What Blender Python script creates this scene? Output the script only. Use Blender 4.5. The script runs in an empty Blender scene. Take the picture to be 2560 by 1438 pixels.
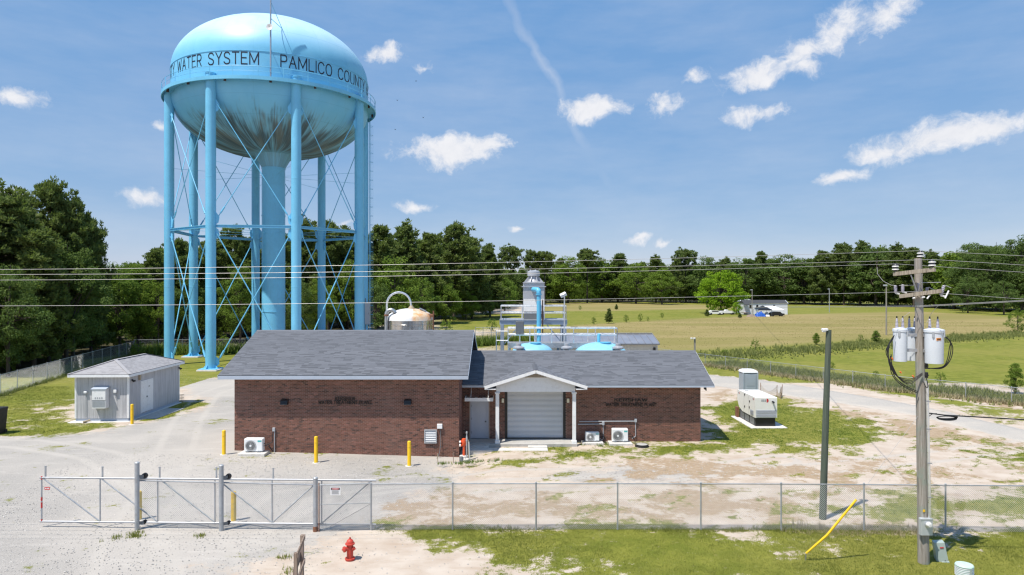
import bpy, math, random
import numpy as np
from mathutils import Vector, Matrix

random.seed(7)
RNG = np.random.default_rng(11)
D = bpy.data
SC = bpy.context.scene
COL = SC.collection

# ------------------------------------------------------------------ camera, sky, sun, exposure
CAM_H = 9.0
cd = D.cameras.new('camera')
cam = D.objects.new('camera', cd)
COL.objects.link(cam)
cam.location = (0, 0, CAM_H)
cam.rotation_euler = (math.pi / 2, 0, 0)
cd.sensor_width = 36
cd.lens = 24.0
cd.clip_start = 0.3
cd.clip_end = 6000
SC.camera = cam

SUN_EL, SUN_AZ = math.radians(64), math.radians(228.5)      # azimuth clockwise from +Y
sd = D.lights.new('sun', 'SUN')
sun = D.objects.new('sun', sd)
COL.objects.link(sun)
sd.energy = 4.8
sd.angle = math.radians(0.5)
sd.color = (1.0, 0.94, 0.85)
_sv = Vector((math.sin(SUN_AZ) * math.cos(SUN_EL), math.cos(SUN_AZ) * math.cos(SUN_EL), math.sin(SUN_EL)))
sun.rotation_euler = _sv.to_track_quat('Z', 'Y').to_euler()

F_PX = 1707.0


def build_world():
    w = D.worlds.new('World')
    SC.world = w
    w.use_nodes = True
    nt = w.node_tree
    nt.nodes.clear()
    N = lambda t: nt.nodes.new(t)
    L = nt.links.new
    out = N('ShaderNodeOutputWorld')
    bg = N('ShaderNodeBackground')
    bg.inputs['Strength'].default_value = SKY_STRENGTH
    L(bg.outputs[0], out.inputs[0])
    sky = N('ShaderNodeTexSky')
    sky.sky_type = 'NISHITA'
    sky.sun_disc = False
    sky.sun_elevation = SUN_EL
    sky.sun_rotation = SUN_AZ
    sky.altitude = 20
    sky.air_density = 0.7
    sky.dust_density = 0.1
    sky.ozone_density = 3.0
    tc = N('ShaderNodeTexCoord')
    sep = N('ShaderNodeSeparateXYZ')
    L(tc.outputs['Generated'], sep.inputs[0])

    def math_(op, a, b=None, c=None):
        n = N('ShaderNodeMath')
        n.operation = op
        for i, v in enumerate((a, b, c)):
            if v is None:
                continue
            if isinstance(v, (int, float)):
                n.inputs[i].default_value = v
            else:
                L(v, n.inputs[i])
        return n.outputs[0]
    az = math_('ARCTAN2', sep.outputs[0], sep.outputs[1])
    el = math_('ARCSINE', sep.outputs[2])
    comb = N('ShaderNodeCombineXYZ')
    L(az, comb.inputs[0])
    L(el, comb.inputs[1])

    def noise(scale, detail, vec, rough=0.55):
        n = N('ShaderNodeTexNoise')
        n.inputs['Scale'].default_value = scale
        n.inputs['Detail'].default_value = detail
        n.inputs['Roughness'].default_value = rough
        L(vec, n.inputs['Vector'])
        return n
    n1 = noise(13, 4, comb.outputs[0])
    sub = N('ShaderNodeVectorMath')
    sub.operation = 'SUBTRACT'
    L(n1.outputs['Color'], sub.inputs[0])
    sub.inputs[1].default_value = (0.5, 0.5, 0.5)
    scl = N('ShaderNodeVectorMath')
    scl.operation = 'SCALE'
    L(sub.outputs[0], scl.inputs[0])
    scl.inputs['Scale'].default_value = 0.05
    add = N('ShaderNodeVectorMath')
    add.operation = 'ADD'
    L(comb.outputs[0], add.inputs[0])
    L(scl.outputs[0], add.inputs[1])
    cur = None
    # azimuth/elevation of each cloud, half sizes, turn, strength
    clouds = [
        (1135, 375, 165, 52, 0.02, 1.2), (1200, 362, 95, 44, 0.0, 1.2), (1478, 268, 100, 40, -0.05, 1.15), (1655, 250, 70, 42, -0.1, .66),
        (2370, 342, 235, 50, 0.10, 1.2), (2450, 325, 120, 50, 0.15, 1.2), (2210, 372, 110, 28, 0.05, 1.0), (2095, 438, 65, 25, 0.1, 1.1), (1880, 289, 110, 26, 0.05, .75),
        (1900, 188, 120, 42, 0.15, 1.05), (2005, 140, 95, 46, 0.45, .95), (2100, 78, 95, 60, 0.7, .85),
        (2210, 40, 110, 55, 0.5, .85), (2000, 180, 70, 26, 0.0, .9), (1740, 198, 52, 24, 0.1, .8),
        (970, 131, 78, 26, 0.05, .85), (1075, 160, 55, 16, 0.0, .62), (45, 236, 80, 38, 0.0, 1.0),
        (372, 508, 62, 26, 0.1, .95), (1292, 580, 32, 11, 0.0, .9), (1592, 598, 45, 14, 0.1, .85),
        (1655, 606, 36, 11, 0.0, .75), (30, 482, 60, 20, 0.0, .8), (1040, 526, 60, 13, 0.0, .6),
        (860, 552, 55, 12, 0, .6), (-250, 330, 160, 45, 0.1, 1.0), (2900, 200, 190, 50, .1, 1.0), (405, 318, 26, 16, 0, .7)]
    for (x, y, a, b, r, s) in clouds:
        ca = math.atan((x - 1280) / F_PX)
        ce = math.atan((719 - y) / math.hypot(F_PX, x - 1280))
        mp = N('ShaderNodeMapping')
        mp.vector_type = 'TEXTURE'
        mp.inputs['Location'].default_value = (ca, ce, 0)
        mp.inputs['Rotation'].default_value = (0, 0, r)
        mp.inputs['Scale'].default_value = (a / F_PX * math.cos(ca), b / F_PX * math.cos(ca), 1)
        L(add.outputs[0], mp.inputs['Vector'])
        ln = N('ShaderNodeVectorMath')
        ln.operation = 'LENGTH'
        L(mp.outputs[0], ln.inputs[0])
        m = math_('MULTIPLY', math_('SUBTRACT', 1.0, ln.outputs['Value']), s)
        cur = m if cur is None else math_('SMOOTH_MAX', cur, m, 0.08)
    n2 = noise(30, 9, add.outputs[0], .68)
    dens = math_('ADD', cur, math_('MULTIPLY', math_('SUBTRACT', n2.outputs['Fac'], 0.5), 2.1))
    mr = N('ShaderNodeMapRange')
    mr.interpolation_type = 'SMOOTHERSTEP'
    mr.inputs['From Min'].default_value = -0.16
    mr.inputs['From Max'].default_value = 1.0
    L(dens, mr.inputs['Value'])
    # thin contrail that runs down across the sky, and faint high veil
    mp = N('ShaderNodeMapping')
    mp.vector_type = 'TEXTURE'
    ca, ce = math.atan((1370 - 1280) / F_PX), math.atan((719 - 190) / F_PX)
    mp.inputs['Location'].default_value = (ca, ce, 0)
    mp.inputs['Rotation'].default_value = (0, 0, -1.02)
    mp.inputs['Scale'].default_value = (0.24, 0.012, 1)
    L(add.outputs[0], mp.inputs['Vector'])
    ln = N('ShaderNodeVectorMath')
    ln.operation = 'LENGTH'
    L(mp.outputs[0], ln.inputs[0])
    n3 = noise(9, 5, comb.outputs[0])
    con = math_('MULTIPLY', math_('MAXIMUM', math_('SUBTRACT', 1.0, ln.outputs['Value']), 0.0), math_('MULTIPLY', n3.outputs['Fac'], 0.50))
    mpv = N('ShaderNodeMapping')
    mpv.inputs['Scale'].default_value = (2.2, 9, 1)
    mpv.inputs['Rotation'].default_value = (0, 0, .35)
    L(comb.outputs[0], mpv.inputs['Vector'])
    n4 = noise(1.6, 5, mpv.outputs[0], .6)
    mr2 = N('ShaderNodeMapRange')
    mr2.inputs['From Min'].default_value = 0.38
    mr2.inputs['From Max'].default_value = 0.9
    mr2.inputs['To Max'].default_value = 0.26
    L(n4.outputs['Fac'], mr2.inputs['Value'])
    veil = math_('MAXIMUM', con, mr2.outputs[0])
    fac = math_('MAXIMUM', math_('MULTIPLY', mr.outputs[0], 0.96), veil)
    hz = math_('GREATER_THAN', sep.outputs[2], 0.0)
    fac = math_('MULTIPLY', fac, hz)
    # base of each cloud a little greyer than its top
    cr = N('ShaderNodeMix')
    cr.data_type = 'RGBA'
    L(math_('MULTIPLY', n2.outputs['Fac'], 1.0), cr.inputs['Factor'])
    k = 1.0 / SKY_STRENGTH
    cr.inputs['A'].default_value = (0.58 * k, 0.60 * k, 0.66 * k, 1)
    cr.inputs['B'].default_value = (0.84 * k, 0.83 * k, 0.83 * k, 1)
    mix = N('ShaderNodeMix')
    mix.data_type = 'RGBA'
    L(fac, mix.inputs['Factor'])
    # even blue airlight over the whole sky: the day is clear and slightly humid
    ma = N('ShaderNodeVectorMath')
    ma.operation = 'MULTIPLY_ADD'
    L(sky.outputs[0], ma.inputs[0])
    ma.inputs[1].default_value = (0.74, 0.45, 0.17)
    ma.inputs[2].default_value = (0.074 * k, 0.222 * k, 0.498 * k)
    L(ma.outputs[0], mix.inputs['A'])
    L(cr.outputs['Result'], mix.inputs['B'])
    L(mix.outputs['Result'], bg.inputs['Color'])


SKY_STRENGTH = 0.10
build_world()
vs = SC.view_settings
vs.view_transform = 'Standard'
vs.look = 'None'
vs.exposure = 0.3
vs.gamma = 1.0
vs.use_curve_mapping = False
SC.cycles.use_denoising = True
SC.cycles.denoiser = 'OPENIMAGEDENOISE'
SC.cycles.denoising_input_passes = 'RGB_ALBEDO_NORMAL'
SC.cycles.denoising_prefilter = 'ACCURATE'
SC.cycles.filter_width = 1.3
SC.cycles.max_bounces = 6
SC.cycles.diffuse_bounces = 3
SC.cycles.glossy_bounces = 3
SC.cycles.transmission_bounces = 3
SC.cycles.transparent_max_bounces = 6


# ------------------------------------------------------------------ where things stand (survey helpers)
def gp(px, py, z=0.0):
    """Ground point (height z) seen at a place of the 2560 px wide photograph."""
    d = (CAM_H - z) * F_PX / (py - 719.0)
    return Vector(((px - 1280.0) / F_PX * d, d, z))


def dp(px, py, d):
    """Point at distance d along the view axis."""
    return Vector(((px - 1280.0) / F_PX * d, d, CAM_H - (py - 719.0) * d / F_PX))


# ------------------------------------------------------------------ numpy value noise
def _hash(ix, iy, seed):
    h = (ix.astype(np.int64) * 374761393 + iy.astype(np.int64) * 668265263 + seed * 144665) & 0xffffffff
    h = ((h ^ (h >> 13)) * 1274126177) & 0xffffffff
    return ((h ^ (h >> 16)) & 0xffff) / 65535.0


def vnoise(x, y, seed=0):
    ix, iy = np.floor(x), np.floor(y)
    fx, fy = x - ix, y - iy
    fx = fx * fx * (3 - 2 * fx)
    fy = fy * fy * (3 - 2 * fy)
    a, b = _hash(ix, iy, seed), _hash(ix + 1, iy, seed)
    c, d = _hash(ix, iy + 1, seed), _hash(ix + 1, iy + 1, seed)
    return (a * (1 - fx) + b * fx) * (1 - fy) + (c * (1 - fx) + d * fx) * fy


def fbm(x, y, seed=0, oct=4):
    s, a, t = 0, 0.5, 0
    for o in range(oct):
        s = s + a * vnoise(x * 2 ** o, y * 2 ** o, seed + o * 17)
        t += a
        a *= 0.55
    return s / t


# ------------------------------------------------------------------ mesh builder
class MB:
    def __init__(s):
        s.v, s.f = [], []

    def add(s, vs_, fs):
        o = len(s.v)
        s.v += [tuple(v) for v in vs_]
        s.f += [tuple(i + o for i in f) for f in fs]
        return s

    def quad(s, a, b, c, d):
        return s.add([a, b, c, d], [(0, 1, 2, 3)])

    def box(s, lo, hi, M=None):
        (x0, y0, z0), (x1, y1, z1) = lo, hi
        vs_ = [Vector(p) for p in ((x0, y0, z0), (x1, y0, z0), (x1, y1, z0), (x0, y1, z0), (x0, y0, z1), (x1, y0, z1), (x1, y1, z1), (x0, y1, z1))]
        if M is not None:
            vs_ = [M @ v for v in vs_]
        return s.add(vs_, [(0, 3, 2, 1), (4, 5, 6, 7), (0, 1, 5, 4), (1, 2, 6, 5), (2, 3, 7, 6), (3, 0, 4, 7)])

    def bbox(s, lo, hi, b=0.02, M=None):
        """Box with bevelled vertical and top edges."""
        x0, y0, z0 = lo
        x1, y1, z1 = hi
        pts = [(x0 + b, y0), (x1 - b, y0), (x1, y0 + b), (x1, y1 - b), (x1 - b, y1), (x0 + b, y1), (x0, y1 - b), (x0, y0 + b)]
        cx, cy = (x0 + x1) / 2, (y0 + y1) / 2
        ins = [(cx + (p[0] - cx) * (1 - 2 * b / max(x1 - x0, 1e-6)), cy + (p[1] - cy) * (1 - 2 * b / max(y1 - y0, 1e-6))) for p in pts]
        rings = [[(p[0], p[1], z0) for p in pts], [(p[0], p[1], z1 - b) for p in pts], [(p[0], p[1], z1) for p in ins]]
        vs_ = [Vector(p) for r in rings for p in r]
        if M is not None:
            vs_ = [M @ v for v in vs_]
        fs = [tuple(reversed(range(8))), tuple(range(16, 24))]
        for r in range(2):
            for i in range(8):
                j = (i + 1) % 8
                fs.append((r * 8 + i, r * 8 + j, r * 8 + 8 + j, r * 8 + 8 + i))
        return s.add(vs_, fs)

    def bar(s, p0, p1, w, h, up=(0, 0, 1)):
        """Rectangular bar from p0 to p1; w across, h along up."""
        p0, p1 = Vector(p0), Vector(p1)
        d = (p1 - p0).normalized()
        u = Vector(up)
        a = d.cross(u)
        if a.length < 1e-5:
            a = d.cross(Vector((1, 0, 0)))
        a.normalize()
        u = a.cross(d).normalized()
        a, u = a * w / 2, u * h / 2
        vs_ = [p0 - a - u, p0 + a - u, p0 + a + u, p0 - a + u, p1 - a - u, p1 + a - u, p1 + a + u, p1 - a + u]
        return s.add(vs_, [(0, 1, 2, 3), (7, 6, 5, 4), (0, 4, 5, 1), (1, 5, 6, 2), (2, 6, 7, 3), (3, 7, 4, 0)])

    def cyl(s, p0, p1, r0, r1=None, n=12, caps=True):
        return s.tube([p0, p1], [r0, r0 if r1 is None else r1], n, caps)

    def tube(s, pts, r, n=8, caps=True):
        pts = [Vector(p) for p in pts]
        rs = r if isinstance(r, (list, tuple)) else [r] * len(pts)
        o = len(s.v)
        ref = None
        for i, p in enumerate(pts):
            if i == 0:
                d = pts[1] - p
            elif i == len(pts) - 1:
                d = p - pts[i - 1]
            else:
                d = (pts[i + 1] - p).normalized() + (p - pts[i - 1]).normalized()
            d.normalize()
            if ref is None:
                ref = Vector((0, 0, 1)) if abs(d.z) < 0.9 else Vector((1, 0, 0))
            a = d.cross(ref).normalized()
            b = d.cross(a).normalized()
            ref = -b if b.length > 0 else ref
            ref = a.cross(d)
            for k in range(n):
                t = 2 * math.pi * k / n
                s.v.append(tuple(p + (a * math.cos(t) + b * math.sin(t)) * rs[i]))
        for i in range(len(pts) - 1):
            for k in range(n):
                j = (k + 1) % n
                s.f.append((o + i * n + k, o + i * n + j, o + (i + 1) * n + j, o + (i + 1) * n + k))
        if caps:
            s.f.append(tuple(o + k for k in reversed(range(n))))
            s.f.append(tuple(o + (len(pts) - 1) * n + k for k in range(n)))
        return s

    def lathe(s, prof, c=(0, 0, 0), n=24, axis='Z', a0=0.0, a1=2 * math.pi):
        """prof: (radius, height) pairs; poles allowed."""
        o = len(s.v)
        full = abs(a1 - a0 - 2 * math.pi) < 1e-6
        m = n if full else n + 1
        for (r, z) in prof:
            for k in range(m):
                t = a0 + (a1 - a0) * k / n
                x, y = r * math.cos(t), r * math.sin(t)
                p = (x, y, z) if axis == 'Z' else ((x, z, y) if axis == 'Y' else (z, x, y))
                s.v.append((p[0] + c[0], p[1] + c[1], p[2] + c[2]))
        for i in range(len(prof) - 1):
            for k in range(n):
                j = (k + 1) % m
                q = (o + i * m + k, o + i * m + j, o + (i + 1) * m + j, o + (i + 1) * m + k)
                s.f.append(q if axis == 'Z' or axis == 'X' else tuple(reversed(q)))
        return s

    def prism(s, poly, d):
        """Extrude a planar polygon (3-D points) by the vector d."""
        poly = [Vector(p) for p in poly]
        d = Vector(d)
        n = len(poly)
        fs = [tuple(reversed(range(n))), tuple(range(n, 2 * n))]
        for i in range(n):
            j = (i + 1) % n
            fs.append((i, j, n + j, n + i))
        return s.add(poly + [p + d for p in poly], fs)

    def mesh(s, name, m, origin=None, angle=35):
        me = D.meshes.new(name)
        vs_ = s.v
        if origin is not None:
            ox, oy, oz = origin
            vs_ = [(a - ox, b - oy, c - oz) for a, b, c in vs_]
        me.from_pydata(vs_, [], s.f)
        import bmesh
        b = bmesh.new()
        b.from_mesh(me)
        bmesh.ops.recalc_face_normals(b, faces=b.faces)
        b.to_mesh(me)
        b.free()
        if angle:
            me.shade_smooth()
            me.set_sharp_from_angle(angle=math.radians(angle))
        me.materials.append(m)
        return me


def thing(name, label, cat, loc=(0, 0, 0), group=None, rotz=0.0):
    o = D.objects.new(name, None)
    COL.objects.link(o)
    o.empty_display_size = 0.3
    o.location = loc
    o.rotation_euler = (0, 0, rotz)
    o['label'] = label
    o['category'] = cat
    if group:
        o['group'] = group
    return o


def part(parent, name, mb, m, local=False, angle=35, label=None, stuff=False):
    """One mesh object under a thing (or under a part). Coordinates are world ones unless local."""
    root = parent
    off = Vector((0, 0, 0))
    while root is not None:
        off += root.location
        root = root.parent
    me = mb.mesh(name, m, None if local else off, angle)
    o = D.objects.new(name, me)
    COL.objects.link(o)
    o.parent = parent
    if label:
        o['label'] = label
    if stuff:
        o['kind'] = 'stuff'
    return o


def single(name, mb, m, label, cat, loc, group=None, angle=35):
    me = mb.mesh(name, m, loc, angle)
    o = D.objects.new(name, me)
    COL.objects.link(o)
    o.location = loc
    o['label'] = label
    o['category'] = cat
    if group:
        o['group'] = group
    return o


def dup(root, loc, rotz=None, label=None, group=None, scale=None):
    r = root.copy()
    COL.objects.link(r)
    r.location = loc
    if rotz is not None:
        r.rotation_euler = (0, 0, rotz)
    if scale is not None:
        r.scale = scale
    if label:
        r['label'] = label
    if group:
        r['group'] = group
    for ch in list(root.children):
        c = ch.copy()
        COL.objects.link(c)
        c.parent = r
        for g in list(ch.children):
            e = g.copy()
            COL.objects.link(e)
            e.parent = c
    return r


def np_mesh(name, V, F, m, attr=None, smooth=False):
    """Mesh from numpy arrays: V (n,3), F (m,k) all faces of k corners; attr {name: per-face values}."""
    me = D.meshes.new(name)
    k = F.shape[1]
    me.vertices.add(len(V))
    me.vertices.foreach_set('co', V.astype(np.float32).ravel())
    me.loops.add(F.size)
    me.loops.foreach_set('vertex_index', F.astype(np.int32).ravel())
    me.polygons.add(len(F))
    me.polygons.foreach_set('loop_start', np.arange(0, F.size, k, dtype=np.int32))
    me.polygons.foreach_set('loop_total', np.full(len(F), k, dtype=np.int32))
    me.update(calc_edges=True)
    for nm, (dom, val) in (attr or {}).items():
        a = me.attributes.new(nm, 'FLOAT', dom)
        a.data.foreach_set('value', val.astype(np.float32))
    me.shade_smooth() if smooth else me.shade_flat()
    me.materials.append(m)
    return me


def obj_of(name, me, parent=None, kind=None, loc=(0, 0, 0)):
    o = D.objects.new(name, me)
    COL.objects.link(o)
    o.location = loc
    if parent:
        o.parent = parent
    if kind:
        o['kind'] = kind
    return o


# ------------------------------------------------------------------ materials
class NT:
    def __init__(s, name):
        s.m = D.materials.new(name)
        s.m.use_nodes = True
        s.nt = s.m.node_tree
        s.nt.nodes.clear()
        s.out = s.nt.nodes.new('ShaderNodeOutputMaterial')

    def n(s, t, **kw):
        nd = s.nt.nodes.new(t)
        for k, v in kw.items():
            setattr(nd, k, v)
        return nd

    def l(s, a, b):
        s.nt.links.new(a, b)

    def set(s, sock, v):
        if v is None:
            return
        if isinstance(v, bpy.types.NodeSocket):
            s.l(v, sock)
        else:
            sock.default_value = v

    def math(s, op, a, b=None, c=None, clamp=False):
        nd = s.n('ShaderNodeMath', operation=op, use_clamp=clamp)
        for i, v in enumerate((a, b, c)):
            s.set(nd.inputs[i], v)
        return nd.outputs[0]

    def mix(s, f, a, b, mode='MIX'):
        nd = s.n('ShaderNodeMix', data_type='RGBA', blend_type=mode)
        s.set(nd.inputs['Factor'], f)
        for k, v in (('A', a), ('B', b)):
            if isinstance(v, tuple) and len(v) == 3:
                v = v + (1,)
            s.set(nd.inputs[k], v)
        return nd.outputs['Result']

    def noise(s, scale, detail=3, vec=None, rough=0.55, color=False):
        nd = s.n('ShaderNodeTexNoise')
        nd.inputs['Scale'].default_value = scale
        nd.inputs['Detail'].default_value = detail
        nd.inputs['Roughness'].default_value = rough
        if vec is not None:
            s.l(vec, nd.inputs['Vector'])
        return nd.outputs['Color' if color else 'Fac']

    def ramp(s, v, lo, hi, a=0.0, b=1.0, smooth=True):
        nd = s.n('ShaderNodeMapRange', interpolation_type='SMOOTHSTEP' if smooth else 'LINEAR')
        s.set(nd.inputs['Value'], v)
        for k, x in (('From Min', lo), ('From Max', hi), ('To Min', a), ('To Max', b)):
            s.set(nd.inputs[k], x)
        return nd.outputs[0]

    def pos(s):
        return s.n('ShaderNodeNewGeometry').outputs['Position']

    def objco(s):
        return s.n('ShaderNodeTexCoord').outputs['Object']

    def mapv(s, v, scale=(1, 1, 1), rot=(0, 0, 0)):
        nd = s.n('ShaderNodeMapping')
        s.l(v, nd.inputs['Vector'])
        nd.inputs['Scale'].default_value = scale
        nd.inputs['Rotation'].default_value = rot
        return nd.outputs[0]

    def attr(s, name):
        return s.n('ShaderNodeAttribute', attribute_name=name).outputs['Fac']

    def bump(s, h, dist=0.01, strength=1.0):
        nd = s.n('ShaderNodeBump')
        s.set(nd.inputs['Height'], h)
        nd.inputs['Distance'].default_value = dist
        nd.inputs['Strength'].default_value = strength
        return nd.outputs[0]

    def bsdf(s, col, rough=0.6, metal=0.0, normal=None, spec=None, coat=None):
        b = s.n('ShaderNodeBsdfPrincipled')
        if isinstance(col, tuple) and len(col) == 3:
            col = col + (1,)
        s.set(b.inputs['Base Color'], col)
        s.set(b.inputs['Roughness'], rough)
        s.set(b.inputs['Metallic'], metal)
        if normal is not None:
            s.l(normal, b.inputs['Normal'])
        if spec is not None:
            b.inputs['Specular IOR Level'].default_value = spec
        if coat:
            b.inputs['Coat Weight'].default_value = coat
        s.l(b.outputs[0], s.out.inputs[0])
        return s.m


def paint(name, col, rough=0.45, metal=0.0, var=0.12, scale=3.0, dirt=None, dirt_amt=0.3, bump=0.0, streak=False, spec=None):
    """Plain finish with mottling, optional dirt in vertical streaks and a faint relief."""
    t = NT(name)
    v = t.objco()
    a = t.noise(scale, 4, v)
    b = t.noise(scale * 9, 3, v)
    f = t.math('ADD', t.math('MULTIPLY', a, 0.65), t.math('MULTIPLY', b, 0.35))
    lo = tuple(c * (1 - var) for c in col)
    hi = tuple(min(1, c * (1 + var)) for c in col)
    c = t.mix(t.ramp(f, 0.3, 0.7, smooth=False), lo, hi)
    if dirt:
        vv = t.mapv(v, (5, 5, 0.5) if streak else (1, 1, 1))
        dn = t.noise(1.6 if streak else scale * 1.7, 5, vv, .65)
        c = t.mix(t.math('MULTIPLY', t.ramp(dn, 0.48, 0.72), dirt_amt), c, dirt)
    nrm = t.bump(b, 0.01, bump) if bump else None
    r = t.ramp(a, 0.3, 0.7, max(0.02, rough - 0.08), min(1, rough + 0.1))
    return t.bsdf(c, r, metal, nrm, spec)


M = {}
M['white'] = paint('white_paint', (.78, .79, .80), .5, var=.05, dirt=(.45, .43, .40), dirt_amt=.25)
M['fascia'] = paint('fascia_paint', (.40, .455, .54), .5, var=.06)
M['soffit'] = paint('soffit_vinyl', (.72, .72, .71), .6, var=.05)
M['galv'] = paint('galvanised_steel', (.42, .43, .45), .5, .6, .18, 6, dirt=(.30, .27, .24), dirt_amt=.25)
M['galv_dull'] = paint('galvanised_pipe', (.40, .42, .44), .5, .35, .2, 5, dirt=(.22, .16, .12), dirt_amt=.3)
M['alu'] = paint('aluminium_rail', (.75, .76, .78), .35, .8, .1, 8)
M['wire'] = paint('fence_wire', (.42, .43, .44), .5, .2, .1, 5)
M['conductor'] = paint('bare_conductor', (.44, .43, .42), .45, .3, .1, 5)
M['black'] = paint('black_rubber', (.014, .014, .015), .55, var=.3)
M['black_paint'] = paint('black_paint', (.012, .012, .013), .4, var=.3)
M['yellow'] = paint('yellow_sleeve', (.85, .52, .012), .38, var=.05, dirt=(.45, .30, .08), dirt_amt=.25)
M['yellow_old'] = paint('scuffed_yellow_sleeve', (.70, .46, .035), .5, var=.15, dirt=(.35, .27, .12), dirt_amt=.7)
M['red'] = paint('hydrant_red', (.50, .045, .028), .5, var=.18, scale=9, dirt=(.34, .12, .09), dirt_amt=.6)
M['orange_red'] = paint('orange_red_paint', (.72, .10, .03), .4, var=.08)
M['concrete'] = paint('concrete', (.42, .41, .39), .85, var=.14, scale=2, dirt=(.22, .20, .17), dirt_amt=.5, bump=.4)
M['concrete_light'] = paint('pale_concrete', (.60, .58, .55), .85, var=.1, scale=2, dirt=(.34, .31, .27), dirt_amt=.45, bump=.4)
M['rust'] = paint('rusty_steel', (.20, .09, .05), .8, var=.4, scale=12)
M['old_iron'] = paint('old_iron', (.06, .035, .03), .8, var=.4, scale=12)
M['stainless'] = paint('stainless_steel', (.55, .545, .53), .22, .95, .15, 2, dirt=(.33, .25, .18), dirt_amt=.5, streak=True)
M['stainless_dull'] = paint('dull_stainless', (.52, .52, .51), .4, .85, .12, 3)
M['gry'] = paint('grey_enamel', (.40, .42, .45), .4, var=.06)
M['gry_dark'] = paint('dark_grey_enamel', (.14, .15, .16), .45, var=.1)
M['aerator'] = paint('aluminium_casing', (.46, .47, .50), .42, .35, .06, 2)
M['tank_pale_blue'] = paint('pale_blue_enamel', (.24, .53, .70), .4, var=.08)
M['frp_blue'] = paint('sky_blue_enamel', (.12, .46, .68), .35, var=.06)
M['steel_blue'] = paint('galvanised_beam', (.34, .40, .48), .45, .5, .1, 3)
M['cream'] = paint('cream_enclosure', (.76, .75, .71), .38, var=.03, dirt=(.55, .52, .46), dirt_amt=.2)
M['door_grey'] = paint('grey_blue_door_paint', (.45, .48, .55), .4, var=.04)
M['slat_grey'] = paint('galvanised_door_slat', (.58, .61, .66), .42, .35, .06, 2)
M['canister'] = paint('pale_blue_grey_enamel', (.62, .66, .72), .3, var=.04)
M['porcelain_grey'] = paint('grey_porcelain', (.42, .40, .47), .3, var=.06)
M['porcelain'] = paint('white_porcelain', (.78, .77, .76), .25, var=.05)
M['porcelain_dark'] = paint('dark_porcelain', (.05, .05, .055), .3, var=.1)
M['sage'] = paint('sage_green_enamel', (.36, .43, .41), .4, var=.05, dirt=(.25, .28, .26), dirt_amt=.3)
M['mint'] = paint('mint_plastic', (.50, .66, .58), .45, var=.04)
M['poly_white'] = paint('white_plastic', (.80, .82, .83), .35, var=.03)
M['poly_grey'] = paint('grey_plastic', (.32, .37, .42), .45, var=.05)
M['meter'] = paint('meter_cabinet', (.52, .55, .57), .4, .3, .05)
M['teal'] = paint('teal_print', (.09, .42, .42), .4, var=.05)
M['fan'] = paint('fan_grille_plastic', (.36, .37, .38), .5, var=.1)
M['darkfan'] = paint('fan_blade_plastic', (.10, .11, .12), .5, var=.1)
M['sign_white'] = paint('sign_white', (.80, .80, .80), .4, var=.03)
M['sign_red'] = paint('sign_red', (.55, .03, .03), .4, var=.05)
M['ink'] = paint('sign_black', (.015, .015, .02), .5, var=.1)
M['orange'] = paint('orange_sticker', (.85, .30, .03), .4, var=.05)
M['bronze'] = paint('dark_bronze', (.012, .010, .009), .45, var=.2)
M['green_lens'] = paint('lamp_lens', (.75, .70, .55), .3, var=.05)
M['metal_roof'] = paint('grey_metal_roof', (.33, .34, .38), .4, .5, .08, 1)
M['metal_wall'] = paint('cream_metal_wall', (.62, .61, .54), .5, var=.04)
M['blue_tarp'] = paint('blue_tarpaulin', (.02, .10, .45), .45, var=.25, scale=2)
M['dark_glass'] = paint('dark_window_glass', (.02, .025, .03), .1, var=.1)
M['lilac_white'] = paint('pale_vinyl_siding', (.72, .74, .80), .5, var=.03)
M['dark_shingle'] = paint('dark_roofing', (.05, .052, .058), .8, var=.2)
M['gable_siding'] = paint('slate_gable_siding', (.16, .18, .21), .6, var=.08)
M['louvre_tan'] = paint('tan_louvre', (.36, .29, .20), .6, var=.1)
M['insul_orange'] = paint('orange_tape', (.75, .17, .04), .5, var=.1)


def wood(name, c1, c2, c3):
    t = NT(name)
    v = t.objco()
    g = t.noise(1.0, 6, t.mapv(v, (26, 26, 0.9)), .6)
    b = t.noise(1.3, 4, v)
    c = t.mix(t.ramp(g, .35, .66), c1, c2)
    c = t.mix(t.ramp(b, .48, .7), c, c3)
    cr = t.noise(1.0, 3, t.mapv(v, (60, 60, 1.4)))
    c = t.mix(t.ramp(cr, .62, .7), c, tuple(x * .3 for x in c1))
    return t.bsdf(c, .85, 0, t.bump(g, .012, .6))


M['pole_wood'] = wood('weathered_pole_wood', (.22, .19, .16), (.36, .33, .30), (.23, .27, .23))
M['green_pole'] = wood('green_treated_pole_wood', (.065, .085, .065), (.10, .125, .095), (.085, .10, .08))
M['arm_wood'] = wood('weathered_arm_wood', (.24, .20, .15), (.38, .33, .27), (.30, .27, .22))
M['frame_wood'] = wood('weathered_timber', (.16, .11, .08), (.32, .25, .20), (.26, .20, .17))
M['bark'] = wood('pine_bark', (.045, .033, .026), (.10, .075, .06), (.07, .06, .05))


def siding():
    """Fibre-cement panel siding, weathered with grey streaks, grooved every 0.2 m."""
    t = NT('weathered_panel_siding')
    v = t.objco()
    s = t.noise(1.2, 6, t.mapv(v, (7, 7, .35)), .65)
    a = t.noise(.9, 3, v)
    c = t.mix(t.ramp(s, .35, .7), (.52, .52, .545), (.36, .36, .38))
    c = t.mix(t.math('MULTIPLY', t.ramp(a, .45, .65), .35), c, (.56, .56, .57))
    w = t.n('ShaderNodeTexWave', wave_type='BANDS', bands_direction='X')
    t.l(t.mapv(v, (1, 1, 1), (0, 0, .785)), w.inputs['Vector'])
    w.inputs['Scale'].default_value = 3.4
    g = t.ramp(w.outputs['Fac'], 0.0, .12)
    return t.bsdf(c, .75, 0, t.bump(g, .008, .7))


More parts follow.
